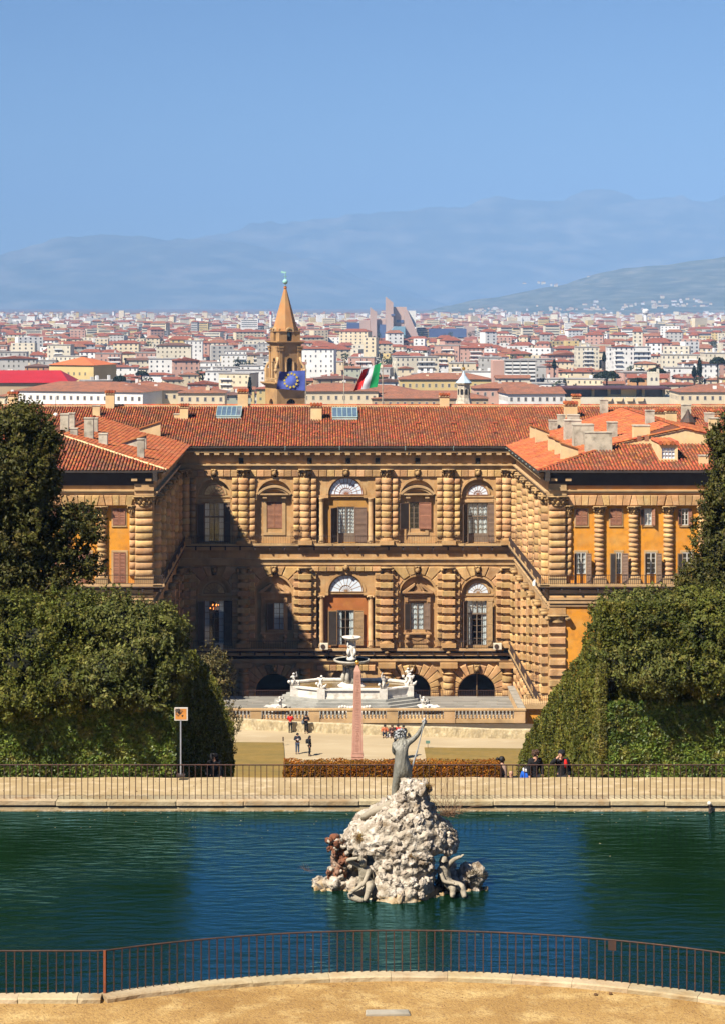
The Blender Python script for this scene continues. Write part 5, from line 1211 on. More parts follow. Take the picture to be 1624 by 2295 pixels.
# ---------------------------------------------------------------- obelisk
YO = 170.0; X = px(800.5, YO)
ob = thing('obelisk', (X, YO, Z_AMPH), 'tall pink granite obelisk carved with hieroglyphs, tipped by a gilt ball', 'obelisk')
zo = lambda y: pz(y, YO)-Z_AMPH; wb, ws = 24.2*YO/F/2, 14.6*YO/F/2
def taper(mb, w0, w1, z0, z1, mi=0): mb.add([(-w0, -w0, z0), (w0, -w0, z0), (w0, w0, z0), (-w0, w0, z0), (-w1, -w1, z1), (w1, -w1, z1), (w1, w1, z1), (-w1, w1, z1)], [(0, 1, 5, 4), (1, 2, 6, 5), (2, 3, 7, 6), (3, 0, 4, 7), (4, 5, 6, 7), (3, 2, 1, 0)], mi)
b = MB(); taper(b, wb, ws, zo(1687), zo(1504)); taper(b, ws, .06, zo(1504), zo(1490.5)); put(b.mesh('shaft', M['granite']), 'shaft', ob)
b = MB(); taper(b, wb+.02, wb+.02, 0, zo(1688)); b.box(-wb-.06, wb+.06, -wb-.06, wb+.06, zo(1694), zo(1693.2)); b.box(-.9, .9, -.9, .9, 0, .3); put(b.mesh('pedestal', M['granite']), 'pedestal', ob)
put(MB().ball((0, 0, zo(1484.7)), 5*YO/F, 14, 9).mesh('gilt_ball', M['gold'], True), 'gilt_ball', ob); put(MB().lathe([(.06, zo(1492)), (.11, zo(1490))], 8).mesh('ball_socket', M['gold']), 'ball_socket', ob)
rg = random.Random(5); z = zo(1684); b = MB()
while z < zo(1512):
    f = (z-zo(1687))/(zo(1504)-zo(1687)); wz = wb+(ws-wb)*f; y0 = -wz-.006; h = rg.uniform(.10, .2); kq = rg.random()
    bx = lambda x0, x1, z0, z1: b.box(x0, x1, y0-.006, y0+.03, z+z0*h, z+z1*h)
    if kq < .2: bx(-.14, .14, .35, .5); bx(-.14, -.08, .5, .9); bx(.06, .12, .1, .4)
    elif kq < .4: bx(-.12, .0, .1, .3); bx(.04, .16, .1, .3); bx(-.12, .16, .6, .72)
    elif kq < .6: b.lathe([(h*.42, -.005), (h*.42, .02)], 10, (0, 0, 0)); n_ = len(b.v)-20; b.v[n_:] = [(vx, y0-.006+vz, z+h*.5+vy) for vx, vy, vz in b.v[n_:]]
    elif kq < .8: bx(-.03, .03, 0, .95); bx(-.14, .14, .75, .9); bx(-.14, -.09, .3, .75)
    else: [bx(-.15+q*.1, -.09+q*.1, .1, .8) for q in range(3)]
    z += h+.045
put(b.mesh('hieroglyphs', M['granite_carved']), 'hieroglyphs', ob)
for s_ in (-1, 1):
    b = MB(); v0, v1 = zo(1684), zo(1510)
    for (za, wa), (zb_, wb_) in (((v0, wb*.62), (v1, ws*.62)),): b.add([(s_*wa-.012, -wb+(wb-ws)*.02-.008, za), (s_*wa+.012, -wb-.008, za), (s_*wb_+.012, -ws-.008-.0, zb_), (s_*wb_-.012, -ws-.008, zb_)], [(0, 1, 2, 3)])
    put(b.mesh('border_groove', M['granite_carved']), 'border_groove', ob)
# ---------------------------------------------------------------- signs
Y = 68.0; x0 = px(405.5, Y); sg = thing('information_sign', (x0, Y, Z_POND), 'square orange and brown sign panel on a tall grey pole by the left hedge', 'sign')
h1, h0 = pz(1586, Y)-Z_POND, pz(1615, Y)-Z_POND; put(MB().tube([(0, 0, 0), (0, 0, h0+.02)], .028, 8).mesh('pole', mat('galvanised_steel', (.34, .35, .38), (.28, .29, .31), ns=3, rough=.5, metal=.4)), 'pole', sg)
put(MB().box(-.14, .14, -.14, .14, -.02, .03).mesh('base_plate', M['iron']), 'base_plate', sg)
pn = put(MB().box(-.21, .23, -.02, .03, h0, h1).mesh('panel', M['frame_white']), 'panel', sg)
put(MB().add([(-.18, -.024, h0+.035), (.19, -.024, h0+.035), (.19, -.024, h1-.035), (-.18, -.024, h1-.035)], [(0, 1, 2, 3)]).mesh('sign_face', mat('orange_sign_print', (.62, .27, .07), (.50, .19, .04), ns=2.5, rough=.5)), 'sign_face', pn)
tr = MB(); fr_ = random.Random(3)
for i in range(46):
    a = fr_.gauss(0, .055); c = fr_.gauss(0, .06); tr.add([(-.05+a-.03, -.027, h1-.14+c), (-.05+a+.01, -.027, h1-.16+c), (-.04+a+.02, -.027, h1-.12+c)], [(0, 1, 2)])
tr.add([(-.17, -.0265, h1-.04), (-.02, -.0265, h1-.04), (-.17, -.0265, h1-.19)], [(0, 1, 2)])
put(tr.mesh('printed_tree', mat('sign_print_dark', (.09, .07, .06), rough=.6)), 'printed_tree', pn)
Y = 181.0; X = px(957, Y); Y = -(Z_AMPH)*F/(1678-CY)-.6; X = px(958, Y)
t = thing('lawn_sign', (X, Y, Z_AMPH+.06), 'tiny grey-green lawn notice on a thin stake by the right lawn', 'sign'); put(MB().tube([(0, 0, 0), (0, 0, .55)], .02, 5).mesh('stake', M['iron']), 'stake', t)
put(MB().box(-.18, .18, -.02, .02, .5, .74).mesh('plate', mat('sign_green', (.12, .22, .17), (.10, .19, .15), ns=3)), 'plate', t)
Y = -(Z_AMPH)*F/(1673-CY); t = thing('lawn_sign', (px(635, Y), Y, Z_AMPH+.06), 'dark narrow lawn notice on a stake at the corner of the left lawn', 'sign'); put(MB().tube([(0, 0, 0), (0, 0, .5)], .02, 5).mesh('stake', M['iron']), 'stake', t)
put(MB().box(-.06, .06, -.02, .02, .4, .75).mesh('plate', M['iron']), 'plate', t)
# ================================================================== ROCK ISLAND
YR_ = 56.3; XI_ = px(900, YR_)
isl = thing('rock_island', (XI_, YR_, Z_WATER), 'craggy pale limestone rock island rising from the pond, carrying the bronze statue', 'rock')
def Pn(p, s, seed=0.): return noise.noise(Vector(p)*s+Vector((seed, seed*1.7, -seed)))
def profile(z):                                                     # half extents (left, right, front, back) of the main mass at height z
    zz_ = [0, .3, .62, .85, 1.1, 1.4, 1.75, 2.05, 2.35, 2.6, 2.82, 2.92]
    l = [1.28, 1.05, .95, 1.1, 1.38, 1.44, 1.2, .76, .24, -.10, -.28, -.3]; r = [.98, .96, .95, 1.35, 1.5, 1.46, 1.14, .88, .74, .66, .55, .1]
    f = [1.72, 1.62, 1.5, 1.42, 1.38, 1.32, 1.2, 1.05, .86, .68, .42, .05]
    return np.interp(z, zz_, l), np.interp(z, zz_, r), np.interp(z, zz_, f)
XO_ = -.05
def rock_pt(a, z):
    l, r, f = profile(z); c, s_ = math.cos(a), math.sin(a); ex = r if c > 0 else l
    k_ = 1/((abs(c)**2.4+abs(s_)**2.4)**(1/2.4)); return Vector((XO_+ex*c*k_, f*s_*k_, z))
na, nz_ = 120, 80; vs = []
for j in range(nz_+1):
    z = -.5+3.42*j/nz_
    for i in range(na):
        a = 2*math.pi*i/na; p = rock_pt(a, max(z, 0)); p.z = z; cdir = Vector((math.cos(a), math.sin(a), .15))
        d = .10*Pn(p, 1.6)+.13*(abs(Pn(p, 3.1, 4))-.25)+.07*Pn(p, 7, 9)+.035*Pn(p, 15, 2)
        if .05 < z < 1.1 and p.y < .4:                             # niches for the two figures
            for (xn, wn) in ((-1.24, .42), (1.34, .52)):
                if abs(p.x-xn) < wn: d -= (.45 if xn < 0 else .85)*min(1, (wn-abs(p.x-xn))*5)
        vs.append(tuple(p+cdir*d*(.4 if z > 2.75 else 1)))
fs = [(j*na+i, j*na+(i+1) % na, (j+1)*na+(i+1) % na, (j+1)*na+i) for j in range(nz_) for i in range(na)]
mi_ = [1 if j < 15 else 0 for j in range(nz_) for i in range(na)]
o = put(npmesh('rock_mass', vs, fs, [M['tufa'], M['tufa_wet']], True, mi_), 'rock_mass', isl)
def boulder_mesh(seed, m, sub=3):
    b = MB(); b.ball((0, 0, 0), 1, 16, 11); vs = []
    for v in b.v:
        p = Vector(v); q = p.normalized(); d = 1+.38*Pn(q, 1.3, seed)+.36*Pn(q, 2.6, seed+5)+.26*Pn(q, 5.2, seed+2); vs.append(tuple(q*d))
    b.v = vs; return b.mesh('boulder', [m], True)
BLD = [boulder_mesh(3.1*i, M['tufa']) for i in range(9)]; BLR = [boulder_mesh(40+3.1*i, M['tufa_rust']) for i in range(4)]; BLW = [boulder_mesh(70+2*i, M['tufa_wet']) for i in range(4)]
rk = random.Random(21)
def bld(p, s, lst=BLD, par=None, fl=.55):
    o = put(rk.choice(lst), 'boulder', par or isl, p, 0, (rk.uniform(0, 6), rk.uniform(0, 6), rk.uniform(0, 6)), (s*rk.uniform(.8, 1.3), s*rk.uniform(.7, 1.1), s*rk.uniform(fl, 1))); return o
for i in range(290):
    z = rk.uniform(.02, 2.85); a = rk.uniform(math.pi*.93, math.pi*2.07); p = rock_pt(a, z)
    if .0 < z < 1.15 and p.y < .2 and (-1.7 < p.x < -.85 or .85 < p.x < 1.8): continue
    bld(p*.98, rk.uniform(.055, .15)*(1 if z < 2.6 else .8), BLD if z > .13 else BLW)
for i in range(70): z = rk.uniform(.95, 1.75); a = rk.choice((rk.uniform(math.pi*.9, math.pi*1.25), rk.uniform(math.pi*1.75, math.pi*2.1))); p = rock_pt(a, max(z, 1.12)); bld(p*.98, rk.uniform(.07, .15))
for i in range(16): a = rk.uniform(0, 6.28); bld(Vector((rk.gauss(.42, .16), rk.gauss(-.2, .2), 2.74+rk.uniform(-.1, .08))), rk.uniform(.08, .15))
# low side rocks, left (rusty figure) and right
for i in range(34):
    t_ = rk.random(); bld(Vector((-1.15-1.12*t_, rk.uniform(-.45, .3), .0+.42*(1-t_)*rk.random())), rk.uniform(.12, .24), BLD if rk.random() < .75 else BLW)
for i in range(34):
    t_ = rk.random(); bld(Vector((1.1+1.15*t_, rk.uniform(-.55, .4), .02+(.62-.3*t_)*rk.random())), rk.uniform(.14, .26))
for i in range(40):
    a = rk.uniform(math.pi*.98, math.pi*2.02); l, r, f = profile(0); bld(Vector((XO_+(r if math.cos(a) > 0 else l)*1.04*math.cos(a), 1.6*math.sin(a), -.06)), rk.uniform(.08, .16), BLW, fl=.4)
for x in np.linspace(-2.3, 2.25, 30): bld(Vector((x, -.5-.9*max(0, 1-(x/1.5)**2)+rk.uniform(-.05, .05), -.05)), rk.uniform(.07, .13), BLW, fl=.4)
o = put(MB().tube([(-1.12, -.45, 1.92), (-.78, -.5, 2.12), (-.42, -.5, 2.24), (-.15, -.4, 2.38)], [.07, .11, .13, .1], 8).mesh('fallen_stone_limb', M['statue_stone'], True), 'fallen_stone_limb', isl)
# rusty encrusted figure at the left
rf = thing('encrusted_figure', (XI_-1.72, YR_-.15, Z_WATER), 'rust red encrusted bust on the low rocks at the left of the island', 'statue')
skin('body', {'base': (0, 0, .2, .34), 'waist': (.02, 0, .65, .22), 'chest': (-.03, 0, .95, .25), 'neck': (-.08, 0, 1.15, .12), 'head': (-.1, -.02, 1.33, .17), 'crown': (-.1, 0, 1.45, .13), 'sh': (.3, 0, .95, .2), 'arm': (.55, -.02, .72, .14), 'hand': (.72, -.02, .58, .1)},
     [('base', 'waist'), ('waist', 'chest'), ('chest', 'neck'), ('neck', 'head'), ('head', 'crown'), ('chest', 'sh'), ('sh', 'arm'), ('arm', 'hand')], M['tufa_rust'], rf, root='waist', sub=2)
for i in range(130): h_ = rk.uniform(.0, 1.35); bld(Vector((rk.uniform(-.28, .12)+(rk.uniform(0, .55) if .5 < h_ < 1 else 0), rk.uniform(-.28, .1), h_)), rk.uniform(.045, .095), BLR if rk.random() < .65 else BLD, rf)
# two crouching stone figures in the niches
HAND = lambda: None
def stone_figure(name, loc, label, J, E, extra):
    t = thing(name, loc, label, 'statue', 'crouching stone figures on the rock'); skin('body', J, E, M['statue_stone'], t, root='hip', sub=2)
    b = MB(); extra(b); put(b.mesh('fingers', M['statue_stone'], True), 'fingers', t); return t
def fingers(b, w, d, side, n=4, L=.11):
    w, d, side = Vector(w), Vector(d).normalized(), Vector(side).normalized()
    for i in range(n):
        p = w+side*(.028*(i-1.5)); l = L*(.85, 1., .95, .75)[i]; b.tube([p, p+d*l*.55, p+d*l+Vector((0, 0, -.015))], [.018, .016, .011], 5)
    b.tube([w-side*.045-d*.03, w-side*.075+d*.03], [.018, .012], 5)
J = {'hip': (.12, .02, .26, .2), 'belly': (.10, -.03, .48, .155), 'chest': (.03, -.1, .70, .17), 'neck': (-.02, -.15, .85, .075), 'head': (-.06, -.22, .93, .105), 'crown': (-.06, -.25, 1.02, .10), 'hair': (.0, -.14, 1.0, .09),
     'kl': (-.40, -.40, .13, .115), 'sl_': (-.22, -.5, .08, .085), 'fl': (-.04, -.52, .03, .065), 'kr': (.13, -.46, .44, .115), 'sr_': (.07, -.5, .22, .085), 'fr': (-.02, -.58, .03, .065),
     'al': (.13, -.17, .76, .07), 'el': (-.04, -.36, .44, .058), 'hl': (-.36, -.5, .26, .042), 'ar': (-.12, -.12, .82, .07), 'er': (-.48, -.2, 1.03, .06), 'hr': (-.16, -.34, 1.12, .042)}
E = [('hip', 'belly'), ('belly', 'chest'), ('chest', 'neck'), ('neck', 'head'), ('head', 'crown'), ('crown', 'hair'), ('hip', 'kl'), ('kl', 'sl_'), ('sl_', 'fl'), ('hip', 'kr'), ('kr', 'sr_'), ('sr_', 'fr'), ('chest', 'al'), ('al', 'el'), ('el', 'hl'), ('chest', 'ar'), ('ar', 'er'), ('er', 'hr')]
stone_figure('crouching_statue', (XI_-1.03, YR_-1.12, Z_WATER+.0), 'stone figure crouching at the left foot of the rock, forearm across its head', J, E,
             lambda b: (fingers(b, (-.36, -.5, .26), (-.9, -.1, -.35), (0, 1, .2)), fingers(b, (-.16, -.34, 1.12), (1, -.2, .05), (0, .2, 1))))
J = {'hip': (-.18, .05, .22, .19), 'belly': (-.22, .0, .44, .15), 'chest': (-.24, -.05, .66, .17), 'neck': (-.21, -.09, .83, .075), 'head': (-.20, -.16, .95, .11), 'crown': (-.20, -.15, 1.06, .105),
     'kl': (.05, -.40, .28, .115), 'sl_': (.03, -.43, .14, .085), 'fl': (.0, -.5, .02, .065), 'kr': (.28, -.36, .30, .115), 'sr_': (.31, -.4, .15, .085), 'fr': (.34, -.48, .02, .065),
     'al': (-.33, -.12, .72, .07), 'el': (-.20, -.34, .42, .058), 'hl': (.08, -.46, .40, .042), 'ar': (-.10, -.1, .78, .07), 'er': (.08, -.16, .97, .06), 'hr': (.26, -.22, 1.06, .042)}
stone_figure('crouching_statue', (XI_+1.27, YR_-.85, Z_WATER+.0), 'stone figure seated in the dark niche at the right foot of the rock, arm raised', J, E[:5]+[e for e in E if 'hair' not in e][5:],
             lambda b: (fingers(b, (.08, -.46, .40), (.9, -.2, -.2), (0, 1, .2)), fingers(b, (.26, -.22, 1.06), (.6, -.2, .6), (0, 1, 0))))
# ---------------------------------------------------------------- the bronze god, seen from behind
YN = 56.6
def n3(x, y, d=0.): return (px(x, YN)-px(905, YN), d, pz(y, YN)-pz(1765, YN))
npt = thing('bronze_statue', (px(905, YN), YN, pz(1765, YN)), 'grey bronze bearded nude seen from behind on the rock top, raising a trident', 'statue')
q = F/YN
J = {'pelvis': (*n3(903, 1722), 20/q, 15/q), 'waist': (*n3(899, 1704), 24/q, 17/q), 'ribs': (*n3(899, 1685, -.02), 20/q, 15/q), 'shoulders': (*n3(899, 1667, -.02), 18/q, 12/q), 'neck': (*n3(900, 1657, .03), 8/q, 8/q), 'head': (*n3(897, 1648, .08), 10.5/q, 11/q), 'crown': (*n3(897, 1640.5, .08), 8.5/q, 9/q),
     'gl': (*n3(893, 1735, -.05), 14.5/q, 14/q), 'tl': (*n3(889, 1751, .0), 11/q, 11/q), 'kl': (*n3(884, 1772, .02), 8/q, 8/q), 'cl': (*n3(885, 1795, .02), 7/q, 7/q),
     'gr': (*n3(914, 1732, -.05), 13/q, 13/q), 'tr': (*n3(912, 1750, .12), 10/q, 10/q), 'kr': (*n3(908, 1766, .2), 8/q, 8/q),
     'sl': (*n3(885, 1670, .02), 9/q, 9/q), 'el': (*n3(884, 1688, .16), 7/q, 7/q), 'hl': (*n3(893, 1700, .28), 5/q, 5/q),
     'sr': (*n3(912, 1665, -.02), 8/q, 8/q), 'ur': (*n3(923, 1659, -.02), 6.6/q, 6.6/q), 'er': (*n3(935, 1647, -.03), 5.6/q, 5.6/q), 'wr': (*n3(946.5, 1627, -.03), 4.2/q, 4.2/q), 'hr': (*n3(950, 1618, -.03), 4.6/q, 4/q)}
E = [('pelvis', 'waist'), ('waist', 'ribs'), ('ribs', 'shoulders'), ('shoulders', 'neck'), ('neck', 'head'), ('head', 'crown'), ('pelvis', 'gl'), ('gl', 'tl'), ('tl', 'kl'), ('kl', 'cl'), ('pelvis', 'gr'), ('gr', 'tr'), ('tr', 'kr'), ('shoulders', 'sl'), ('sl', 'el'), ('el', 'hl'), ('shoulders', 'sr'), ('sr', 'ur'), ('ur', 'er'), ('er', 'wr'), ('wr', 'hr')]
skin('body', J, E, M['bronze'], npt, root='pelvis', sub=2)
b = MB(); rg = random.Random(9)
for i in range(60):
    a, e = rg.uniform(0, 6.28), rg.uniform(-.3, 1.3); c = Vector(n3(897, 1646, .08)); d = Vector((math.cos(a)*math.cos(e), math.sin(a)*math.cos(e), math.sin(e)))
    p = c+d*.125; b.tube([p, p+d*.02+Vector((rg.uniform(-.03, .03), 0, -.04)), p+d*.01+Vector((rg.uniform(-.04, .04), 0, -.085))], [.028, .024, .008], 5)
for i in range(12): p = Vector(n3(888, 1653, .12))+Vector((rg.uniform(-.04, .05), rg.uniform(-.03, .05), 0)); b.tube([p, p+Vector((-.02, .01, -.08))], [.026, .01], 5)
put(b.mesh('hair', M['bronze_pale'], True), 'hair', npt)
b = MB(); fingers(b, n3(950, 1619, -.03), (.45, -.05, .8), (.85, -.2, -.4), L=.10); put(b.mesh('fingers', M['bronze_pale'], True), 'fingers', npt)
b = MB(); top, grip, mid, foot = Vector(n3(951.5, 1614, -.08)), Vector(n3(948.5, 1622, -.09)), Vector(n3(934, 1682, -.05)), Vector(n3(920, 1728, .0))
b.tube([top, grip, mid, foot], [.012, .015, .016, .018], 7); b.tube([mid, foot], [.024, .026], 7)
b.tube([top-Vector((.02, 0, -.03)), top+Vector((.0, 0, .07))], [.035, .02], 6)
put(b.mesh('trident', M['bronze_pale']), 'trident', npt)
b = MB(); b.tube([n3(903, 1662, -.175), n3(905, 1690, -.185), n3(907, 1716, -.22), n3(908, 1740, -.2), n3(908, 1764, -.1)], .006, 4); put(b.mesh('water_pipe', M['bronze_pale']), 'water_pipe', npt)
# tufts and dry twigs on the rock
def tuft(loc, label, m, n, L, name='dry_tuft', cat='plant', up=.6, rad=.006):
    t = thing(name, loc, label, cat); b = MB(); rg = random.Random(int(abs(loc[0]*977+loc[2]*131)))
    for i in range(n):
        a = rg.uniform(0, 6.28); e = rg.uniform(up, 1.45); l = L*rg.uniform(.5, 1.1); d = Vector((math.cos(a)*math.cos(e), math.sin(a)*math.cos(e), math.sin(e))); p = Vector((rg.gauss(0, L*.12), rg.gauss(0, L*.12), -.03))
        b.tube([p, p+d*l*.6, p+d*l+Vector((d.x*.25*l, 0, -.12*l))], [rad, rad*.8, rad*.3], 3)
    put(b.mesh('stems', m), 'stems', t); return t
def at_rock(x, y, Y): return (px(x, Y), Y, pz(y, Y))
tuft(at_rock(956, 1768, 55.9), 'straw coloured grass tuft on top of the rock, right of the statue', M['dry_grass'], 170, .24)
tuft(at_rock(806, 1875, 55.3), 'brown withered tuft under the left overhang of the rock', M['dry_grass'], 120, .22, up=-.9)
tuft(at_rock(918, 1917, 54.9), 'small rust brown tuft on the middle of the rock face', M['dry_grass'], 60, .14, up=-.5)
tuft(at_rock(1062, 1965, 55.7), 'dark withered tuft on the low rocks at the right of the island', mat('dark_tuft', (.07, .05, .025), rough=.95), 150, .3, up=-.2)
tuft(at_rock(1005, 1826, 56.0), 'bare brown bush of long twigs growing from the right shoulder of the rock', M['twig'], 40, .95, 'dry_bush', up=.25, rad=.007)
tuft(at_rock(1003, 1826, 55.8), 'low tangle of dry stems at the foot of the bare bush', M['twig'], 70, .32, 'dry_bush', up=.0)
tuft(at_rock(985, 1800, 56.0), 'three tall bare shoots rising in front of the far railing', M['twig'], 5, 1.1, 'bare_shoots', up=1.3, rad=.006)
tuft(at_rock(690, 1950, 55.6), 'wispy dry sprig over the water, left of the rusty bust', M['twig'], 24, .3, 'dry_sprig', up=.0, rad=.003)
# ================================================================== PEOPLE
def cloth(name, c, rough=.9): return mat('cloth_'+name, c, tuple(v*.75 for v in c), ns=6, rough=rough)
CL = dict(red=cloth('red', (.55, .015, .012)), black=cloth('black', (.012, .012, .014)), navy=cloth('navy', (.018, .022, .035)), jeans=cloth('jeans', (.055, .085, .14)), brown=cloth('brown', (.075, .032, .028)),
          beige=cloth('beige', (.30, .20, .15)), blue=cloth('blue', (.015, .11, .55)), white=cloth('white', (.7, .7, .7)), orange=cloth('orange', (.42, .12, .05)), shoe=cloth('shoe', (.03, .028, .026)), grey=cloth('grey', (.10, .11, .13)))
SKIN = mat('skin_tone', (.48, .26, .17), (.42, .22, .14), ns=8, rough=.6); HAIR = {'black': mat('hair_black', (.012, .010, .009), rough=.6), 'brown': mat('hair_brown', (.06, .032, .018), rough=.7)}
def person(x, Y, ztop, h, label, rz=0., top='black', legs='black', hair='black', arms='down', sit=False, coat=.0, hood=False, hat=None, bag=None, extra=None, long_hair=False, bald=False, foot=None, bend=0.):
    z0 = foot if foot is not None else ztop-h
    t = thing('person', (x, Y, z0), label, 'person', None, rz); k_ = h/1.75 if not sit else h/.92
    def s(d): return {a: tuple(v*k_ for v in p) for a, p in d.items()}
    up = -.72 if sit else 0
    J = {'hip': (0, 0, .96+up, .13, .10), 'waist': (0, -bend*.3, 1.12+up, .125, .095), 'chest': (0, -bend*.8, 1.34+up, .15, .10), 'neck': (0, -bend-.01, 1.50+up, .055), 'head': (0, -bend-.03, 1.595+up, .085), 'crown': (0, -bend-.02, 1.685+up, .07)}
    if sit:
        for q, n_ in ((-1, 'l'), (1, 'r')): J['k'+n_] = (q*.12, -.38, .52, .065); J['a'+n_] = (q*.11, -.52, .09, .045); J['t'+n_] = (q*.12, -.68, .05, .035)
    else:
        for q, n_ in ((-1, 'l'), (1, 'r')): J['h'+n_] = (q*.085, 0, .88, .085); J['k'+n_] = (q*.095, -.02, .5, .058); J['a'+n_] = (q*.10, .02, .09, .042); J['t'+n_] = (q*.12, -.13, .045, .035)
    A = {'down': ((.25, .0, 1.16), (.25, -.06, .92), (.25, -.08, .84)), 'front': ((.27, -.04, 1.18), (.12, -.24, 1.22), (.05, -.29, 1.25)), 'face': ((.34, -.14, 1.30), (.14, -.22, 1.52), (.06, -.18, 1.60)), 'knees': ((.27, -.16, 1.22), (.16, -.36, 1.22), (.08, -.42, 1.22))}
    ar = arms if isinstance(arms, tuple) else (arms, arms)
    for q, n_, a_ in ((-1, 'l', ar[0]), (1, 'r', ar[1])):
        e, w_, hd = A[a_]; J['s'+n_] = (q*.185, -bend*.85, 1.42+up, .062)
        for nm, p, r in (('e', e, .047), ('w', w_, .036), ('d', hd, .034)): J[nm+n_] = (q*p[0], p[1]-bend*.85, p[2]+up, r)
    TE = [('hip', 'waist'), ('waist', 'chest'), ('chest', 'neck'), ('neck', 'head'), ('head', 'crown')]
    LE = [e for n_ in 'lr' for e in ((('hip', 'k'+n_),) if sit else (('hip', 'h'+n_), ('h'+n_, 'k'+n_)))+(('k'+n_, 'a'+n_), ('a'+n_, 't'+n_))]
    AE = [e for n_ in 'lr' for e in (('chest', 's'+n_), ('s'+n_, 'e'+n_), ('e'+n_, 'w'+n_), ('w'+n_, 'd'+n_))]
    J = s(J); skin('body', J, TE+LE+AE, SKIN, t, root='hip')
    g = lambda keys, dr: {a: (*J[a][:3], *(r+dr*k_ for r in J[a][3:])) for a in keys}
    tk = ['hip', 'waist', 'chest']+['s'+n_ for n_ in 'lr']+['e'+n_ for n_ in 'lr']+['w'+n_ for n_ in 'lr']
    jk = g(tk, .03); jk['col'] = (0, (-bend-.0)*k_, (1.47+up)*k_, .075*k_); je = TE[:2]+[('chest', 'col')]+[e for e in AE if e[1][0] != 'd']
    if coat: jk['hem'] = (0, 0, (.96-coat)*k_, .19*k_, .15*k_); je.append(('hip', 'hem'))
    skin('jacket', jk, je, CL[top], t, root='hip')
    lk = ['hip']+[a+n_ for n_ in 'lr' for a in (('k', 'a') if sit else ('h', 'k', 'a'))]
    skin('trousers', g(lk, .018), [e for e in LE if e[1][0] != 't'], CL[legs], t, root='hip')
    b = MB()
    for n_ in 'lr': b.tube([Vector(J['a'+n_][:3])+Vector((0, .05*k_, -.03*k_)), Vector(J['t'+n_][:3])], [.052*k_, .04*k_], 7)
    put(b.mesh('shoes', CL['shoe'], True), 'shoes', t)
    hc = Vector(J['head'][:3]); b = MB()
    if not bald:
        b.ball(hc+Vector((0, .025*k_, .035*k_)), .115*k_, 12, 8, sz=1.05)
        if long_hair:
            b.tube([hc+Vector((0, .06, .0)), hc+Vector((0, .10, -.2))*k_, hc+Vector((0, .11, -.38))*k_], [.10*k_, .10*k_, .04*k_], 8)
        put(b.mesh('hair', HAIR[hair], True), 'hair', t)
    f = MB()                                                        # eyes, nose, mouth, ears
    f.ball(hc+Vector((0, -.098*k_, -.005*k_)), .018*k_, 6, 4)
    for q in (-1, 1): f.ball(hc+Vector((q*.088*k_, 0, 0)), .022*k_, 6, 4)
    put(f.mesh('nose_and_ears', SKIN, True), 'nose_and_ears', t)
    f = MB()
    for q in (-1, 1): f.ball(hc+Vector((q*.032*k_, -.083*k_, .025*k_)), .012*k_, 6, 4)
    f.box(hc.x-.025*k_, hc.x+.025*k_, hc.y-.092*k_, hc.y-.085*k_, hc.z-.05*k_, hc.z-.042*k_); put(f.mesh('eyes_and_mouth', HAIR['brown']), 'eyes_and_mouth', t)
    b = MB()
    for n_ in 'lr':
        w_, d_ = Vector(J['w'+n_][:3]), Vector(J['d'+n_][:3]); dd = (d_-w_).normalized(); fingers(b, d_, dd, dd.cross(Vector((0, 1, .01))).normalized(), 4, .09*k_)
    put(b.mesh('fingers', SKIN, True), 'fingers', t)
    if hood: put(MB().lathe([(.05, -.12), (.135, -.08), (.15, .03), (.12, .11), (.02, .15)], 12, (0, .03, 0), a0=R(-60), a1=R(240)).mesh('hood', CL[top], True), 'hood', t, hc)
    if hat: put(MB().lathe([(.125, .0), (.128, .06), (.10, .13), (.03, .16)], 12).mesh('hat', hat, True), 'hat', t, hc+Vector((0, .01, .02)))
    if bag: put(MB().lathe([(.02, -.2), (.13, -.17), (.15, 0), (.12, .16), (.02, .2)], 10).mesh('bag', bag[1], True), 'bag', t, Vector(bag[0])*k_)
    if extra: extra(t, J, k_)
    return t
YB = lambda x: wall_front(x)
x = px(652, 186.5); Y = YB(x)-.42; person(x, Y, 0, 1.72, 'person in bright red jacket and black trousers, facing the amphitheatre wall', R(170), 'red', 'black', 'brown', 'front', foot=Z_AMPH+.06)
x = px(687, 186.2); Y = YB(x)-.40; person(x, Y, 0, 1.74, 'person in long black coat with shoulder bag standing against the amphitheatre wall', R(5), 'black', 'black', 'black', 'front', coat=.28, bag=((-.28, .02, .98), CL['grey']), foot=Z_AMPH+.06)
Y = -Z_AMPH*F/(1692-CY); person(px(667, Y), Y, 0, 1.80, 'person in dark jacket and blue jeans looking at a phone on the open gravel', R(8), 'navy', 'jeans', 'black', 'front', foot=Z_AMPH+.07,
       extra=lambda t, J, k_: put(MB().box(-.04, .04, -.36, -.33, 1.22, 1.36).mesh('phone', CL['white']), 'phone', t))
Y = -Z_AMPH*F/(1696.5-CY); person(px(694, Y), Y, 0, 1.72, 'person with long black hair and backpack standing beside the phone user', R(75), 'black', 'black', 'black', 'down', long_hair=True, bag=((0, .2, 1.25), CL['black']), foot=Z_AMPH+.07)
for xs_, dy, a, lab in ((860, .55, dict(top='orange', legs='navy', hair='black', arms='knees'), 'person in dark orange top sitting on the gravel, leftmost of the seated group'),
                (876, .5, dict(top='brown', legs='brown', hair='brown', arms='knees', long_hair=True), 'person with long brown hair in brown jacket sitting by the wall'),
                (889, .3, dict(top='red', legs='navy', hair='black', arms='knees'), 'person in red jacket sitting against the wall, behind the bronze head'),
                (900.5, .6, dict(top='black', legs='black', hair='black', arms='knees'), 'person in black sitting at the right end of the seated group')):
    x = px(xs_, 184.5); Y = YB(x)-dy; person(x, Y, 0, .98, lab, R(random.uniform(-15, 15)), sit=True, foot=Z_AMPH+.06, **a)
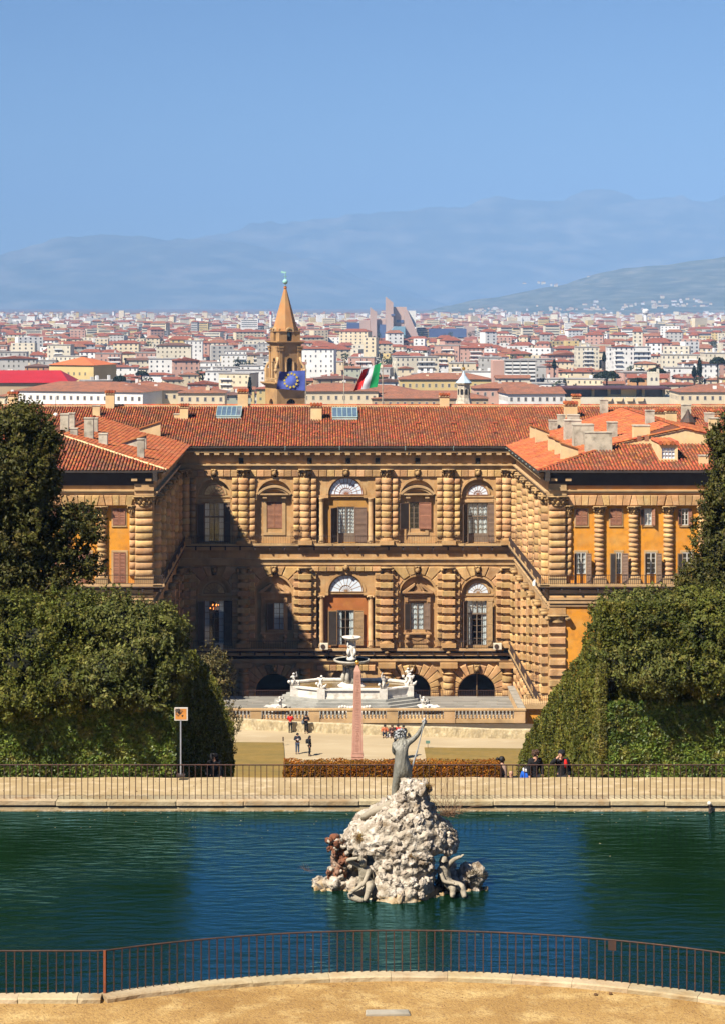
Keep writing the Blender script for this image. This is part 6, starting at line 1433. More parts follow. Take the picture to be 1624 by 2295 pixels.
x = px(868, 184.5); o = thing('paper_bag', (px(868.5, 184.5), YB(x)-.7, Z_AMPH+.06), 'small white bag on the gravel between two seated people', 'bag'); put(MB().prism([(-.2, 0), (.2, 0), (.14, .26), (-.12, .3)], -.1, .1, ch=.03).mesh('bag_body', CL['white']), 'bag_body', o); put(MB().tube([(-.08, 0, .27), (-.04, 0, .36), (.05, 0, .36), (.09, 0, .26)], .012, 5).mesh('bag_handle', CL['white']), 'bag_handle', o)
Y = -Z_AMPH*F/(1677-CY); person(px(884.5, Y), Y, 0, 1.72, 'person all in black walking on the gravel, beside the bronze shoulder', R(60), 'black', 'black', 'black', 'down', coat=.15, foot=Z_AMPH+.07)
YQ = 69.15; H = lambda y: pz(y, YQ)
person(px(1120.5, YQ), YQ+.0, H(1696.5), 1.62, 'person with black bun and beige jacket at the right end of the brown hedge', R(115), 'beige', 'beige', 'black', 'down', bend=.05, long_hair=False, extra=lambda t, J, k_: put(MB().ball((0, .12, 1.66*k_), .06, 8, 6).mesh('hair_bun', HAIR['black'], True), 'hair_bun', t), foot=H(1696.5)-1.60)
person(px(1143, YQ), YQ-.05, H(1725.5), 1.6, 'bald person in dark clothes, only the head above the path edge', R(10), 'black', 'black', bald=True, foot=H(1725.5)-1.56)
person(px(1177.5, YQ), YQ, H(1719), 1.15, 'child in bright blue jacket with a patterned headband, below the path edge', R(160), 'blue', 'navy', 'black', 'down', foot=H(1719)-1.13, extra=lambda t, J, k_: put(MB().lathe([(.118, -.06), (.122, 0), (.118, .03)], 12).mesh('headband', CL['white']), 'headband', t, Vector(J['head'][:3])))
person(px(1196, YQ), YQ-.1, H(1681), 1.78, 'person with curly dark hair in black coat looking down behind the railing', R(25), 'black', 'black', 'black', 'down', coat=.2, bend=.05, foot=H(1681)-1.75, extra=lambda t, J, k_: put((lambda b: [b.ball(Vector(J['head'][:3])+Vector((.1*math.cos(i*2.4)*.9, .02+.09*math.sin(i*2.4)*.9, .03+.012*(i % 9))), .055, 6, 5) for i in range(22)] and b)(MB()).mesh('curls', HAIR['brown'], True), 'curls', t))
person(px(1257, YQ), YQ-.1, H(1681), 1.78, 'person in black coat and black hat holding a hand to the face', R(-10), 'black', 'black', 'black', ('face', 'down'), coat=.3, hat=CL['black'], foot=H(1681)-1.76, extra=lambda t, J, k_: put(MB().tube([(.13, -.15, 1.5), (.15, -.19, 1.36), (.14, -.16, 1.22)], [.03, .07, .03], 8).mesh('red_strap', CL['red'], True), 'red_strap', t))
person(px(479.5, YQ+.2), YQ+.3, pz(1687, YQ+.3), 1.7, 'person in dark hooded coat standing in the shade of the left hedge', R(10), 'black', 'black', 'black', 'down', coat=.25, hood=True, foot=pz(1687, YQ+.3)-1.7)
# ================================================================== HEDGES AND TREES
def bumpy(P, N, amp, s):
    d = np.array([noise.noise(Vector(p)*s) for p in P]); d2 = np.array([noise.noise(Vector(p)*s*2.7) for p in P]); return P+N*(d*amp+d2*amp*.45)[:, None]
def rect_samples(n, o, a, b_, nrm):
    u = NPR.random((n, 1)); v = NPR.random((n, 1)); return np.array(o)+u*np.array(a)+v*np.array(b_), np.tile(np.array(nrm, float), (n, 1))
def hedge(name, label, parts, core, m, size, spread=.8, cat='hedge', amp=.16, s=.9, deep=.22, base=None):
    P = []; N = []
    for smp in parts: P.append(smp[0]); N.append(smp[1])
    P = np.concatenate(P); N = np.concatenate(N); P = bumpy(P, N, amp, s)-N*(NPR.exponential(deep, len(P)).clip(0, .6))[:, None]
    c = base if base is not None else (P[:, 0].mean(), P[:, 1].min()+.5, P[:, 2].min()); t = thing(name, c, label, cat)
    put(leaf_mesh('foliage', P-np.array(c), N, size, m, spread), 'foliage', t)
    put(core.mesh('hedge_core', M['fol_core']), 'hedge_core', t, -Vector(c)); return t  # added dark solid behind the leaves, closes the view through the hedge
def sheet_samples(n, x, y0, y1, zb, zt, nrm):                        # vertical face at constant x between two height curves
    y = NPR.uniform(y0, y1, n); f = NPR.random(n); z = zb(y)+(zt(y)-zb(y))*f; return np.stack([np.full(n, x), y, z], -1), np.tile(np.array(nrm, float), (n, 1))
def top_samples(n, x0, x1, y0, y1, zt): x = NPR.uniform(x0, x1, n); y = NPR.uniform(y0, y1, n); return np.stack([x, y, zt(y)], -1), np.tile(np.array((0, 0, 1.)), (n, 1))
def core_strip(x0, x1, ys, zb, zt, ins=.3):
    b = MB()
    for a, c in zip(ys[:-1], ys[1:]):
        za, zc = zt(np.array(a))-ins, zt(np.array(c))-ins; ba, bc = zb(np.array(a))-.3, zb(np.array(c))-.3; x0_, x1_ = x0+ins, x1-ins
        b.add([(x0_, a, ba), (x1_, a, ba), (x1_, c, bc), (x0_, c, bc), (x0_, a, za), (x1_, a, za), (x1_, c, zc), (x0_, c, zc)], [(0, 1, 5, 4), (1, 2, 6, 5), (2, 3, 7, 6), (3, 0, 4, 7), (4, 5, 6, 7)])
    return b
gz = lambda y: np.interp(y, _gy, _gz)
# ivy-clad clipped hedge at the left, lit front
zl = -13.5
cb = MB().box(-13.6, -5.05, 68.85, 70.8, -16.8, zl-.15)
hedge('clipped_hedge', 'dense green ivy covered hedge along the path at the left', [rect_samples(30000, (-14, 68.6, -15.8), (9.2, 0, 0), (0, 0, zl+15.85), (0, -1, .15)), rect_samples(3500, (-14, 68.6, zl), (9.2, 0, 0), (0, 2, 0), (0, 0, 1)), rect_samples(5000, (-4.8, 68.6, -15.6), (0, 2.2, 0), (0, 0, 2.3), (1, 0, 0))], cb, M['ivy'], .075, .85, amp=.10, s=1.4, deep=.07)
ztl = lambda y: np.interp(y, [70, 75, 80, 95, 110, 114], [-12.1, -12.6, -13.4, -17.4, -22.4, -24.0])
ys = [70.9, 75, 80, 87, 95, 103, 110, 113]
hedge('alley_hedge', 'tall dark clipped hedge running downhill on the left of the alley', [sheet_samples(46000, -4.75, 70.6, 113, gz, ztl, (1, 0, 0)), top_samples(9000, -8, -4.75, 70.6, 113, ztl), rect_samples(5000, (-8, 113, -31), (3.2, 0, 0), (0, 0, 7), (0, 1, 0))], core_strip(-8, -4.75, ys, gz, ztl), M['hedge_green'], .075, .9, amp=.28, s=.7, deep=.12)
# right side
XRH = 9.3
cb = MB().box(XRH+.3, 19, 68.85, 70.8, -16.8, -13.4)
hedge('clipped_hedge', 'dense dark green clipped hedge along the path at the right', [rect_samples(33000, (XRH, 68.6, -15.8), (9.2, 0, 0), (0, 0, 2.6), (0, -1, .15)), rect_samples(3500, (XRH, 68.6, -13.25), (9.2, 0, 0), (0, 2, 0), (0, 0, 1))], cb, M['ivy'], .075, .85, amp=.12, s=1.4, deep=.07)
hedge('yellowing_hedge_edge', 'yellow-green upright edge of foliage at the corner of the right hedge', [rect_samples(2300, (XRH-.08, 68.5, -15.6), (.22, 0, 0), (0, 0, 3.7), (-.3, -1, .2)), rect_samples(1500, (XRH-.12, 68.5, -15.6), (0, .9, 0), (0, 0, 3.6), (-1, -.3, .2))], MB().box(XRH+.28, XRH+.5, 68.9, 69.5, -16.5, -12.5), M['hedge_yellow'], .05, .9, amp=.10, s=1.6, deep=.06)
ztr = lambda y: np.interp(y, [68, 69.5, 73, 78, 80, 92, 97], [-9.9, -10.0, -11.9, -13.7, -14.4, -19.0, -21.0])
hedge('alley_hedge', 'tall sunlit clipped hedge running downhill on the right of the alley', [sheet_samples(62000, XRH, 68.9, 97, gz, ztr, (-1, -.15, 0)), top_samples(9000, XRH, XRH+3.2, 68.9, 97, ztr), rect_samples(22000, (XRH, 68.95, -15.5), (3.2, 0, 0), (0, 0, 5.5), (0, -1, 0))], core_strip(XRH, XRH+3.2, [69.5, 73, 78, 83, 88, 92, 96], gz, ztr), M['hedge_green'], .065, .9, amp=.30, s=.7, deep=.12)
# low brown box hedge in the middle
x0, x1 = px(637, 69), px(1118, 69)
hedge('box_hedge', 'low clipped box hedge with orange brown winter leaves across the alley', [rect_samples(15000, (x0, 68.75, -15.9), (x1-x0, 0, 0), (0, 0, .62), (0, -1, .1)), rect_samples(7000, (x0, 68.75, -15.29), (x1-x0, 0, 0), (0, .75, 0), (0, 0, 1)), rect_samples(800, (x0, 68.75, -15.9), (0, .7, 0), (0, 0, .65), (-1, 0, 0)), rect_samples(800, (x1, 68.75, -15.9), (0, .7, 0), (0, 0, .65), (1, 0, 0))], MB().box(x0+.08, x1-.08, 68.86, 69.4, -16.7, -15.40), M['box_brown'], .036, .8, amp=.06, s=2.0, deep=.05)
def tree(name, label, base, blobs, m, size=.06, clump=.30, dens=1., core=.63, trunk_r=.25, cat='tree', group=None, lean=None, per=70):
    """blobs: (x, y, z, rx, ry, rz, has_core); crown of leaf clumps spread over the blobs, limbs to each of them"""
    t = thing(name, base, label, cat, group); B = Vector(base); P = []; N = []; cb = MB(); anyc = False
    for (x, y, z, rx, ry, rz, hc) in blobs:
        area = 4*math.pi*((rx*ry)**1.6+(rx*rz)**1.6+(ry*rz)**1.6)**(1/1.6)/3**(1/1.6); nc = int(dens*area/(clump**2*1.15)*(1 if hc else .55))+8
        d = NPR.normal(0, 1, (nc, 3)); d /= np.linalg.norm(d, axis=1, keepdims=True)
        off = np.array([noise.noise(Vector(q)*1.9+Vector((x*3.1, z*2.7, y))) for q in d])
        rr_ = (.76+.60*off+NPR.uniform(-.22, .12, nc))[:, None] if hc else NPR.uniform(.25, 1.02, nc)[:, None]
        C_ = np.array((x, y, z))+d*rr_*np.array((rx, ry, rz)); cl = clump*NPR.uniform(.5, 1.4, nc)
        n_ = (per*NPR.uniform(.5, 1.35, nc)*(1 if hc else .7)).astype(int); idx = np.repeat(np.arange(nc), n_)
        g = NPR.normal(0, 1, (len(idx), 3)); g /= np.linalg.norm(g, axis=1, keepdims=True); g *= (NPR.random(len(idx))**.5)[:, None]; g[:, 2] *= .75
        P.append(C_[idx]+g*cl[idx][:, None]); N.append(d[idx]*.8+g*1.1+np.array((0, 0, .35)))
        ns_ = int(nc*.35); ds_ = NPR.normal(0, 1, (ns_, 3)); ds_[:, 2] = np.abs(ds_[:, 2])*.9-.2; ds_ /= np.linalg.norm(ds_, axis=1, keepdims=True); tip = np.array((x, y, z))+ds_*np.array((rx, ry, rz))*NPR.uniform(.95, 1.10, ns_)[:, None]
        k9 = 16; ii = np.repeat(np.arange(ns_), k9); tt_ = np.tile(np.linspace(-.25, .22, k9), ns_)[:, None]; P.append(tip[ii]+(ds_[ii]*.6+np.array((0, 0, .55)))*tt_+NPR.normal(0, .03, (len(ii), 3))); N.append(ds_[ii]+NPR.normal(0, .5, (len(ii), 3)))
        if hc:
            anyc = True; k0 = len(cb.v); cb.ball((0, 0, 0), 1, 14, 9)
            cb.v[k0:] = [tuple(Vector((x+v[0]*rx*core*(1+.35*noise.noise(Vector(v)*1.9+Vector((x*3.1, z*2.7, y)))), y+v[1]*ry*core, z+v[2]*rz*core*(1+.3*noise.noise(Vector(v)*2+Vector((z, x, 0))))))-B) for v in cb.v[k0:]]
    P = np.concatenate(P)-np.array(base); N = np.concatenate(N)
    put(leaf_mesh('crown', P, N, size, m, .7), 'crown', t)
    if anyc: put(cb.mesh('crown_core', M['fol_core']), 'crown_core', t)  # added dark solids in place of the shaded crown interior
    tb = MB(); c0 = Vector(blobs[0][:3])-B; top = Vector((c0.x*.3, c0.y*.3, max(.5, c0.z*.55)))
    tb.tube([(0, 0, -.4), (0, 0, .3), top*.6, top], [trunk_r*1.35, trunk_r, trunk_r*.85, trunk_r*.7], 9); put(tb.mesh('trunk', M['bark'], True), 'trunk', t)
    lb = MB()
    for bl in blobs:
        e = Vector(bl[:3])-B; mid = top.lerp(e, .5)+Vector((random.uniform(-.2, .2), random.uniform(-.2, .2), .1)); lb.tube([top*.9, mid, e], [trunk_r*.5, trunk_r*.3, trunk_r*.12], 6)
        for i in range(7):
            a = Vector((random.gauss(0, 1), random.gauss(0, 1), random.gauss(.2, .8))).normalized(); f = e+Vector((a.x*bl[3], a.y*bl[4], a.z*bl[5]))*.92; lb.tube([mid.lerp(e, random.uniform(.3, 1)), e.lerp(f, .5)+Vector((0, 0, random.uniform(-.1, .15))), f], [trunk_r*.16, trunk_r*.10, .012], 5)
    put(lb.mesh('limbs', M['bark'], True), 'limbs', t); return t
def bl(x, y, Y, rx, rz, ry=None, core=True): k_ = Y/F; return (px(x, Y), Y, pz(y, Y), rx*k_, (ry or rx*k_), rz*k_, core)
tree('holm_oak', 'broad grey-green holm oak overhanging the left hedge, nearest the alley', (px(330, 71), 71.0, -16.6),
     [bl(325, 1470, 70.15, 88, 105, 2.1), bl(250, 1400, 71.05, 90, 72, 1.8), bl(372, 1420, 70.35, 50, 52, 1.2), bl(240, 1520, 69.20, 85, 75, 1.9), bl(380, 1500, 69.50, 40, 60, 1.4), bl(330, 1545, 69.30, 65, 48, 1.7)], M['oak_grey'], .062, .27, per=62)
tree('holm_oak', 'wide olive green holm oak at the left edge, just above the ivy hedge', (px(70, 71), 71.2, -16.6),
     [bl(60, 1470, 70.15, 130, 120, 2.2), bl(150, 1395, 71.05, 95, 70, 1.8), bl(20, 1400, 70.65, 90, 75, 1.8), bl(150, 1530, 69.30, 85, 65, 1.9), bl(-60, 1450, 70.45, 90, 130, 2), bl(40, 1560, 69.20, 90, 45, 1.7)], M['oak'], .062, .27, per=62)
tree('holm_oak', 'tall dark holm oak rising at the left edge in front of the left wing', (px(30, 80), 80.5, -20),
     [bl(60, 1060, 80, 74, 115, 1.9), bl(45, 950, 80, 62, 52, 1.2), bl(60, 1190, 80, 85, 95, 1.9), bl(10, 1290, 80, 120, 80, 1.9), bl(-40, 1100, 80, 90, 170, 2), bl(105, 985, 80, 34, 42, .8), bl(105, 1085, 80, 32, 45, .8),
      bl(170, 1165, 79.5, 62, 42, .9, False), bl(205, 1185, 79.3, 36, 36, .7, False), bl(125, 1240, 79.6, 70, 55, 1, False), bl(195, 1268, 79.6, 40, 40, .7, False), bl(120, 1310, 79, 60, 40, 1, False)], M['oak_dark'], .072, .28, per=46, core=.62)
tree('holm_oak', 'dense grey-green holm oak overhanging the right hedge, nearest the alley', (px(1420, 71), 71.2, -16.6),
     [bl(1420, 1440, 70.15, 82, 100, 2.1), bl(1400, 1385, 70.75, 70, 58, 1.7), bl(1490, 1400, 71.05, 85, 80, 1.8), bl(1470, 1505, 69.20, 85, 55, 1.8), bl(1380, 1470, 69.85, 45, 55, 1.6)], M['oak_grey'], .062, .27, per=62)
tree('holm_oak', 'broad olive green holm oak at the right edge above the right hedge', (px(1590, 71), 71.4, -16.6),
     [bl(1580, 1440, 70.15, 92, 105, 2.2), bl(1650, 1400, 70.65, 90, 90, 1.9), bl(1560, 1505, 69.20, 80, 55, 1.8), bl(1560, 1370, 71.05, 75, 50, 1.6)], M['oak'], .062, .27, per=62)
tree('holm_oak', 'tall dark bushy tree at the right edge in front of the right wing', (px(1640, 80), 80.5, -20),
     [bl(1650, 1010, 80, 56, 90, 1.2), bl(1636, 1120, 80, 66, 95, 1.4), bl(1632, 1230, 80, 84, 80, 1.5), bl(1612, 1310, 80, 90, 70, 1.6), bl(1560, 1345, 79.6, 72, 42, 1.2), bl(1675, 1200, 80, 60, 240, 1.5), bl(1598, 985, 79.8, 18, 22, .4, False), bl(1500, 1360, 79.6, 50, 28, .8, False), bl(1440, 1352, 80, 50, 24, .8, False)], M['oak_dark'], .072, .28, per=52, core=.66)
tree('spindly_bush', 'ragged bush with tan leaves at the end of the left alley hedge', (px(500, 112), 113.5, -31),
     [(px(492, 112), 113, pz(1535, 112), .8, .8, 1.6, False), (px(470, 112), 113, pz(1500, 112), .7, .7, 1.2, False), (px(505, 112), 113, pz(1640, 112), .8, .7, 1.8, False)], leafmat('tan_leaf', (.15, .12, .035), (.09, .08, .025), (.20, .13, .04)), .06, .26, per=30, trunk_r=.1)
# ================================================================== CITY, HILLS, TOWER, FLAGS
rc = random.Random(33)
WALLS = {'cream': (.74, .62, .42), 'white': (.82, .80, .75), 'pale yellow': (.66, .50, .22), 'pink': (.58, .35, .27), 'grey': (.50, .48, .44), 'ivory': (.72, .65, .50), 'tan': (.48, .35, .21), 'orange': (.55, .29, .13), 'pale green': (.46, .47, .36)}
WM = {k_: mat('city_wall_'+k_.replace(' ', '_'), c, tuple(v*.86 for v in c), ns=.12, rough=.9) for k_, c in WALLS.items()}
RMs = {'red': mat('city_tile_red', (.27, .078, .042), (.19, .058, .036), ns=.45, detail=9, rough=.9, c3=(.36, .13, .07), dirt=(.15, .08, .055), ds=.25, damt=.6), 'rust': mat('city_tile_rust', (.29, .112, .058), (.20, .085, .05), ns=.45, detail=9, rough=.9, c3=(.38, .16, .09), dirt=(.16, .09, .06), ds=.25, damt=.6), 'dark red': mat('city_tile_dark', (.16, .08, .055), (.12, .065, .05), ns=.35, rough=.9)}
FLAT = mat('city_flat_roof', (.36, .33, .30), (.28, .26, .24), ns=.2, rough=.9); WIND = mat('city_window_dark', (.14, .14, .15), (.08, .08, .09), ns=.5, rough=.4, obj=.3); SHUT = mat('city_shutter', (.20, .16, .12), (.14, .16, .12), ns=.3, rough=.7, obj=.4)
FRM = mat('city_window_surround', (.55, .48, .38), rough=.9)
WMESH = {}
def win_mesh(wd, h, sh):
    k_ = (wd, h, sh)
    if k_ not in WMESH:
        b = MB(); b.box(-wd/2, wd/2, -.03, .05, 0, h); b.box(-wd/2-.15, wd/2+.15, -.06, .04, -.18, -.01, 1); b.box(-wd/2-.15, wd/2+.15, -.06, .04, h+.01, h+.17, 1); b.box(-wd/2-.15, -wd/2-.005, -.05, .04, 0, h, 1); b.box(wd/2+.005, wd/2+.15, -.05, .04, 0, h, 1)
        WMESH[k_] = b.mesh('window', [SHUT if sh else WIND, FRM])
    return WMESH[k_]
def roof_mesh(kind, wd, d, h, ov=.7):
    b = MB(); x, y = wd/2+ov, d/2+ov
    if kind == 'hip':
        q = min(x, y); rx_, ry_ = x-q, y-q
        b.add([(-x, -y, 0), (x, -y, 0), (x, y, 0), (-x, y, 0), (-rx_, -ry_, h), (rx_, -ry_, h), (rx_, ry_, h), (-rx_, ry_, h)], [(0, 1, 5, 4), (1, 2, 6, 5), (2, 3, 7, 6), (3, 0, 4, 7), (4, 5, 6, 7), (3, 2, 1, 0)])
    elif kind == 'gable':
        b.add([(-x, -y, 0), (x, -y, 0), (x, y, 0), (-x, y, 0), (-x, 0, h), (x, 0, h)], [(0, 1, 5, 4), (2, 3, 4, 5), (1, 2, 5), (3, 0, 4), (3, 2, 1, 0)])
    elif kind == 'gable_front':
        b.add([(-x, -y, 0), (x, -y, 0), (x, y, 0), (-x, y, 0), (0, -y, h), (0, y, h)], [(1, 2, 5, 4), (3, 0, 4, 5), (0, 1, 4), (2, 3, 5), (3, 2, 1, 0)])
    else: b.box(-x+ov*.6, x-ov*.6, -y+ov*.6, y-ov*.6, 0, .5)
    return b
def building(x, Y, wd, d, h, wall, roof, rcol, rz, label, group='houses of the city', detail=2, floors=None, stuffwin=False, name='city_house', cat='house', balcony=False, z0=Z_CITY):
    t = thing(name, (x, Y, z0), label, cat, group, rz)
    put(MB().box(-wd/2, wd/2, -d/2, d/2, -1, h).mesh('wall', WM[wall]), 'wall', t)
    rh = max(.8, min(wd, d)*.125); rb = roof_mesh(roof, wd, d, rh); ro_ = put(rb.mesh('roof', FLAT if roof == 'flat' else RMs[rcol]), 'roof', t, (0, 0, h+.01))
    if detail:
        fl = floors or max(2, int(h/3.4)); fh = h/fl; ww, wh = (1.0, 1.6) if fh > 3.2 else (1.05, 1.3); vis = max(1, min(fl, 4))
        faces = [(0, -d/2, wd, 0.), (-wd/2, 0, d, R(-90))] if rz <= 0.25 else [(0, -d/2, wd, 0.), (wd/2, 0, d, R(90))]
        if detail == 2:
            for (fx_, fy_, L, a) in faces[:2]:
                n = max(2, int(L/3.1)); sh = rc.random() < .35
                for f in range(fl-vis, fl):
                    for i in range(n):
                        u = -L/2+L*(i+.5)/n; put(win_mesh(ww, wh, sh and rc.random() < .7), 'window', t, (fx_+u*math.cos(a), fy_+u*math.sin(a), f*fh+fh*.28), a)
        else:
            b = MB(); q_ = rc.choice((.05, .3, .5)); bx0 = -wd/2+wd*q_; bx1 = min(wd/2-.5, bx0+wd*rc.uniform(.3, .6))
            for (fx_, fy_, L, a) in faces[:2]:
                n = max(2, int(L/3.2)); ca, sa = math.cos(a), math.sin(a)
                for f in range(max(0, fl-5), fl):
                    for i in range(n):
                        if rc.random() < .22: continue
                        u = -L/2+L*(i+.5)/n; z = f*fh+fh*.28; q = []
                        for dx, dz in ((-ww/2, 0), (ww/2, 0), (ww/2, wh), (-ww/2, wh)): q.append((fx_+(u+dx)*ca+.04*sa, fy_+(u+dx)*sa-.04*ca, z+dz))
                        b.add(q, [(0, 1, 2, 3)])
                    if balcony and a == 0:
                        b.box(bx0, bx1, -d/2-1.1, -d/2-.05, f*fh-.1, f*fh+.08, 1); b.box(bx0, bx1, -d/2-1.1, -d/2-1.04, f*fh+.1, f*fh+.8, 1)
            o = put(b.mesh('window_field', [WIND if rc.random() < .75 else SHUT, WM['white']]), 'window_field', t); o['kind'] = 'stuff'
        for i in range(rc.choice((0, 1, 1, 2, 3)) if Y > 1100 else rc.choice((2, 3, 4, 5))):
            ux, uy = rc.uniform(-.35, .35)*wd, rc.uniform(-.3, .3)*d; s_ = rc.uniform(.5, .9); put(MB().box(-s_, s_, -s_, s_, 0, rc.uniform(1.6, 2.6)).mesh('chimney', WM[rc.choice(('cream', 'white', 'grey'))]), 'chimney', ro_, (ux, uy, .2))
    return t
TOWER_Y, TX = 620.0, px(639.5, 620)
marks = [('the red hall', px(75, 1010)/1010), ('the yellow hip roofed hall', px(185, 1120)/1120), ('the bell tower', TX/620), ('the Italian flag', px(825, 300)/300), ('the small lead lantern', px(1038, 640)/640), ('the grey balcony block', px(1150, 1180)/1180), ('the umbrella pine', px(1359, 1120)/1120), ('the dark roofed pavilion', px(1390, 960)/960)]
SEEN = {}
def where(x, Y):
    r = x/Y; m = min(marks, key=lambda q: abs(q[1]-r)); dr = (r-m[1])*F
    return ('directly behind ' if abs(dr) < 14 else 'left of ' if dr < 0 else 'right of ')+m[0]
RANKW = ['first', 'second', 'third', 'fourth', 'fifth', 'sixth', 'seventh', 'eighth', 'ninth', 'tenth', 'eleventh', 'twelfth', 'thirteenth', 'fourteenth', 'fifteenth', 'sixteenth', 'seventeenth', 'eighteenth', 'nineteenth', 'twentieth', 'twenty-first', 'twenty-second', 'twenty-third', 'twenty-fourth', 'twenty-fifth', 'twenty-sixth', 'twenty-seventh', 'twenty-eighth']
ROOFW = {'hip': 'hipped', 'gable': 'gabled', 'gable_front': 'gable-ended', 'flat': 'flat'}
RESERVED = [(px(-20, 1010), px(160, 1010), 985, 1045), (px(120, 1120), px(250, 1120), 1085, 1160), (px(1260, 960), px(1520, 960), 930, 990), (px(1095, 1180), px(1206, 1180), 1160, 1200), (px(600, 900), px(690, 900), 500, 700)]
def free(x, Y, wd, d): return not any(x+wd/2 > a and x-wd/2 < b and Y+d/2 > c and Y-d/2 < e for a, b, c, e in RESERVED)
# named landmark buildings first
t = thing('red_roofed_hall', (px(70, 1015), 1015, Z_CITY), 'long low hall with a bright red metal roof at the left, behind the pale palazzo', 'hall'); X = t.location.x
zz_ = lambda y, Y: pz(y, Y)-Z_CITY
put(MB().box(-28, px(150, 1000)-X, -13, 25, 0, zz_(859, 1000)).mesh('wall', WM['tan']), 'wall', t)
b = MB(); e0, e1 = zz_(858, 1000), zz_(830, 1020); xr0, xr1 = px(155, 1000)-X, px(137, 1025)-X; b.add([(-30, -14, e0), (xr0, -14, e0), (xr1, 8, e1), (-30, 8, e1), (xr0, 26, e0), (-30, 26, e0)], [(0, 1, 2, 3), (3, 2, 4, 5), (1, 4, 2)]); put(b.mesh('roof', mat('red_metal_roof', (.42, .018, .022), (.37, .016, .02), ns=.15, rough=.6)), 'roof', t)
t = building(px(186, 1120), 1120, 27, 26, zz_(818, 1108), 'pale yellow', 'hip', 'rust', R(-22), 'pale yellow hall with broad orange hipped roof and skylights beside the red roof', 'landmark buildings', 1, 4, name='yellow_hall', cat='hall')
for c_ in t.children:
    if c_.name.startswith('roof'): c_.data.materials[0] = mat('orange_tile', (.55, .15, .05), (.48, .13, .045), ns=.3, rough=.9); c_.scale.z = 1.25
t = thing('pavilion', (px(1390, 950), 950, Z_CITY), 'wide penthouse pavilion with flat dark brown roof and glazed front, right of centre', 'pavilion'); X = t.location.x; Yp = 950
f = lambda x: px(x, Yp)-X
put(MB().box(f(1215), f(1560), -2, 22, 0, zz_(889, Yp)).mesh('wall', WM['ivory']), 'wall', t); put(MB().box(f(1262), f(1490), 2, 18, zz_(889, Yp)+.02, zz_(872, Yp)).mesh('glazed_storey', mat('dark_glazing', (.018, .02, .024), (.03, .03, .035), ns=.3, rough=.2, spec=.6)), 'glazed_storey', t)
put(MB().box(f(1255), f(1500), -4, 22, zz_(872, Yp)+.02, zz_(868, Yp)).mesh('roof', mat('dark_brown_roof', (.085, .035, .035), rough=.6)), 'roof', t)
for a, c in ((1325, 1331), (1361, 1367), (1391, 1425), (1438, 1444), (1484, 1490)): put(MB().box(f(a), f(c), 0, 1.9, zz_(889, Yp)+.02, zz_(872, Yp)-.01).mesh('pillar', WM['pale yellow']), 'pillar', t)
put(MB().box(f(1366), f(1390), 0.1, 1.9, zz_(889, Yp)+.02, zz_(884, Yp)).mesh('parapet', WM['pale yellow']), 'parapet', t)
for i in range(4): a = 1352+i*24; put(MB().add([(f(a), -2.2, zz_(890.5, Yp)), (f(a+18), -2.2, zz_(890.5, Yp)), (f(a+13), -5.2, zz_(898, Yp)), (f(a-5), -5.2, zz_(898, Yp))], [(0, 1, 2, 3)]).mesh('awning', WM['tan']), 'awning', t)
t = thing('balcony_block', (px(1152, 1180), 1180, Z_CITY), 'grey concrete block with a grid of deep balconies, beside a pink stair wall', 'apartments'); X = t.location.x; f = lambda x: px(x, 1180)-X
put(MB().box(f(1104), f(1130), 0, 16, 0, zz_(808, 1180)).mesh('stair_wall', WM['pink']), 'stair_wall', t); put(MB().box(f(1130.5), f(1200), 2, 16, 0, zz_(809, 1180)).mesh('wall', WM['grey']), 'wall', t); put(MB().box(f(1128), f(1203), -.3, 16.5, zz_(809, 1180)+.02, zz_(806.5, 1180)).mesh('roof', FLAT), 'roof', t)
dk = MB().box(-2.0, 2.0, 1.3, 1.95, 0, 2.2).mesh('balcony_bay', WIND)
for i in range(5):
    zf = zz_(850-i*8.6, 1180)
    if i: put(MB().box(f(1130), f(1200), 0, 1.99, zf-.3, zf).mesh('balcony_slab', WM['grey']), 'balcony_slab', t)
    if i < 5:
        for j in range(4): put(dk, 'balcony_bay', t, (f(1138.5+j*17.5), 0, zf+.3)); put(MB().box(f(1131+j*17.5), f(1146+j*17.5), .02, .1, zf+.01, zf+1.0).mesh('balcony_rail', WM['white']), 'balcony_rail', t)
for j in range(5): put(MB().box(f(1130+j*17.5)-.3, f(1130+j*17.5)+.3, -.05, 1.98, 0, zz_(809, 1180)).mesh('fin', WM['grey']), 'fin', t)
# pale palazzi just over the ridge
n_ind = 0
HAND = [(206, 905, 60, 30, 'white', 'hip', -.30, 874, 'long white palazzo with two rows of windows, left above the palace ridge'), (455, 900, 20, 22, 'cream', 'hip', .0, 878, 'cream house with grey shutters above the ridge, left of the bell tower'), (345, 915, 34, 24, 'cream', 'hip', .12, 872, 'cream palazzo beside a tall yellow chimney of the palace'),
        (750, 905, 36, 24, 'cream', 'hip', .05, 874, 'cream house with white window frames, between the tower and the Italian flag'), (860, 920, 30, 24, 'ivory', 'hip', -.1, 877, 'ivory house below the Italian flag'), (995, 1010, 44, 22, 'pale yellow', 'hip', .0, 848, 'bright yellow palazzo left of the small lead lantern'), (1140, 960, 34, 20, 'pink', 'hip', .0, 868, 'pink house with arched windows, right of the lead lantern'), (1190, 940, 26, 22, 'white', 'gable', .1, 880, 'white gabled house right of the lead lantern'), (1585, 925, 30, 24, 'cream', 'hip', .0, 876, 'cream house with porch windows at the right edge over the ridge'), (60, 930, 22, 20, 'cream', 'hip', -.2, 886, 'cream house at the left edge over the ridge'), (960, 905, 50, 24, 'tan', 'hip', .0, 890, 'low long house with broad red roof beneath the lead lantern')]
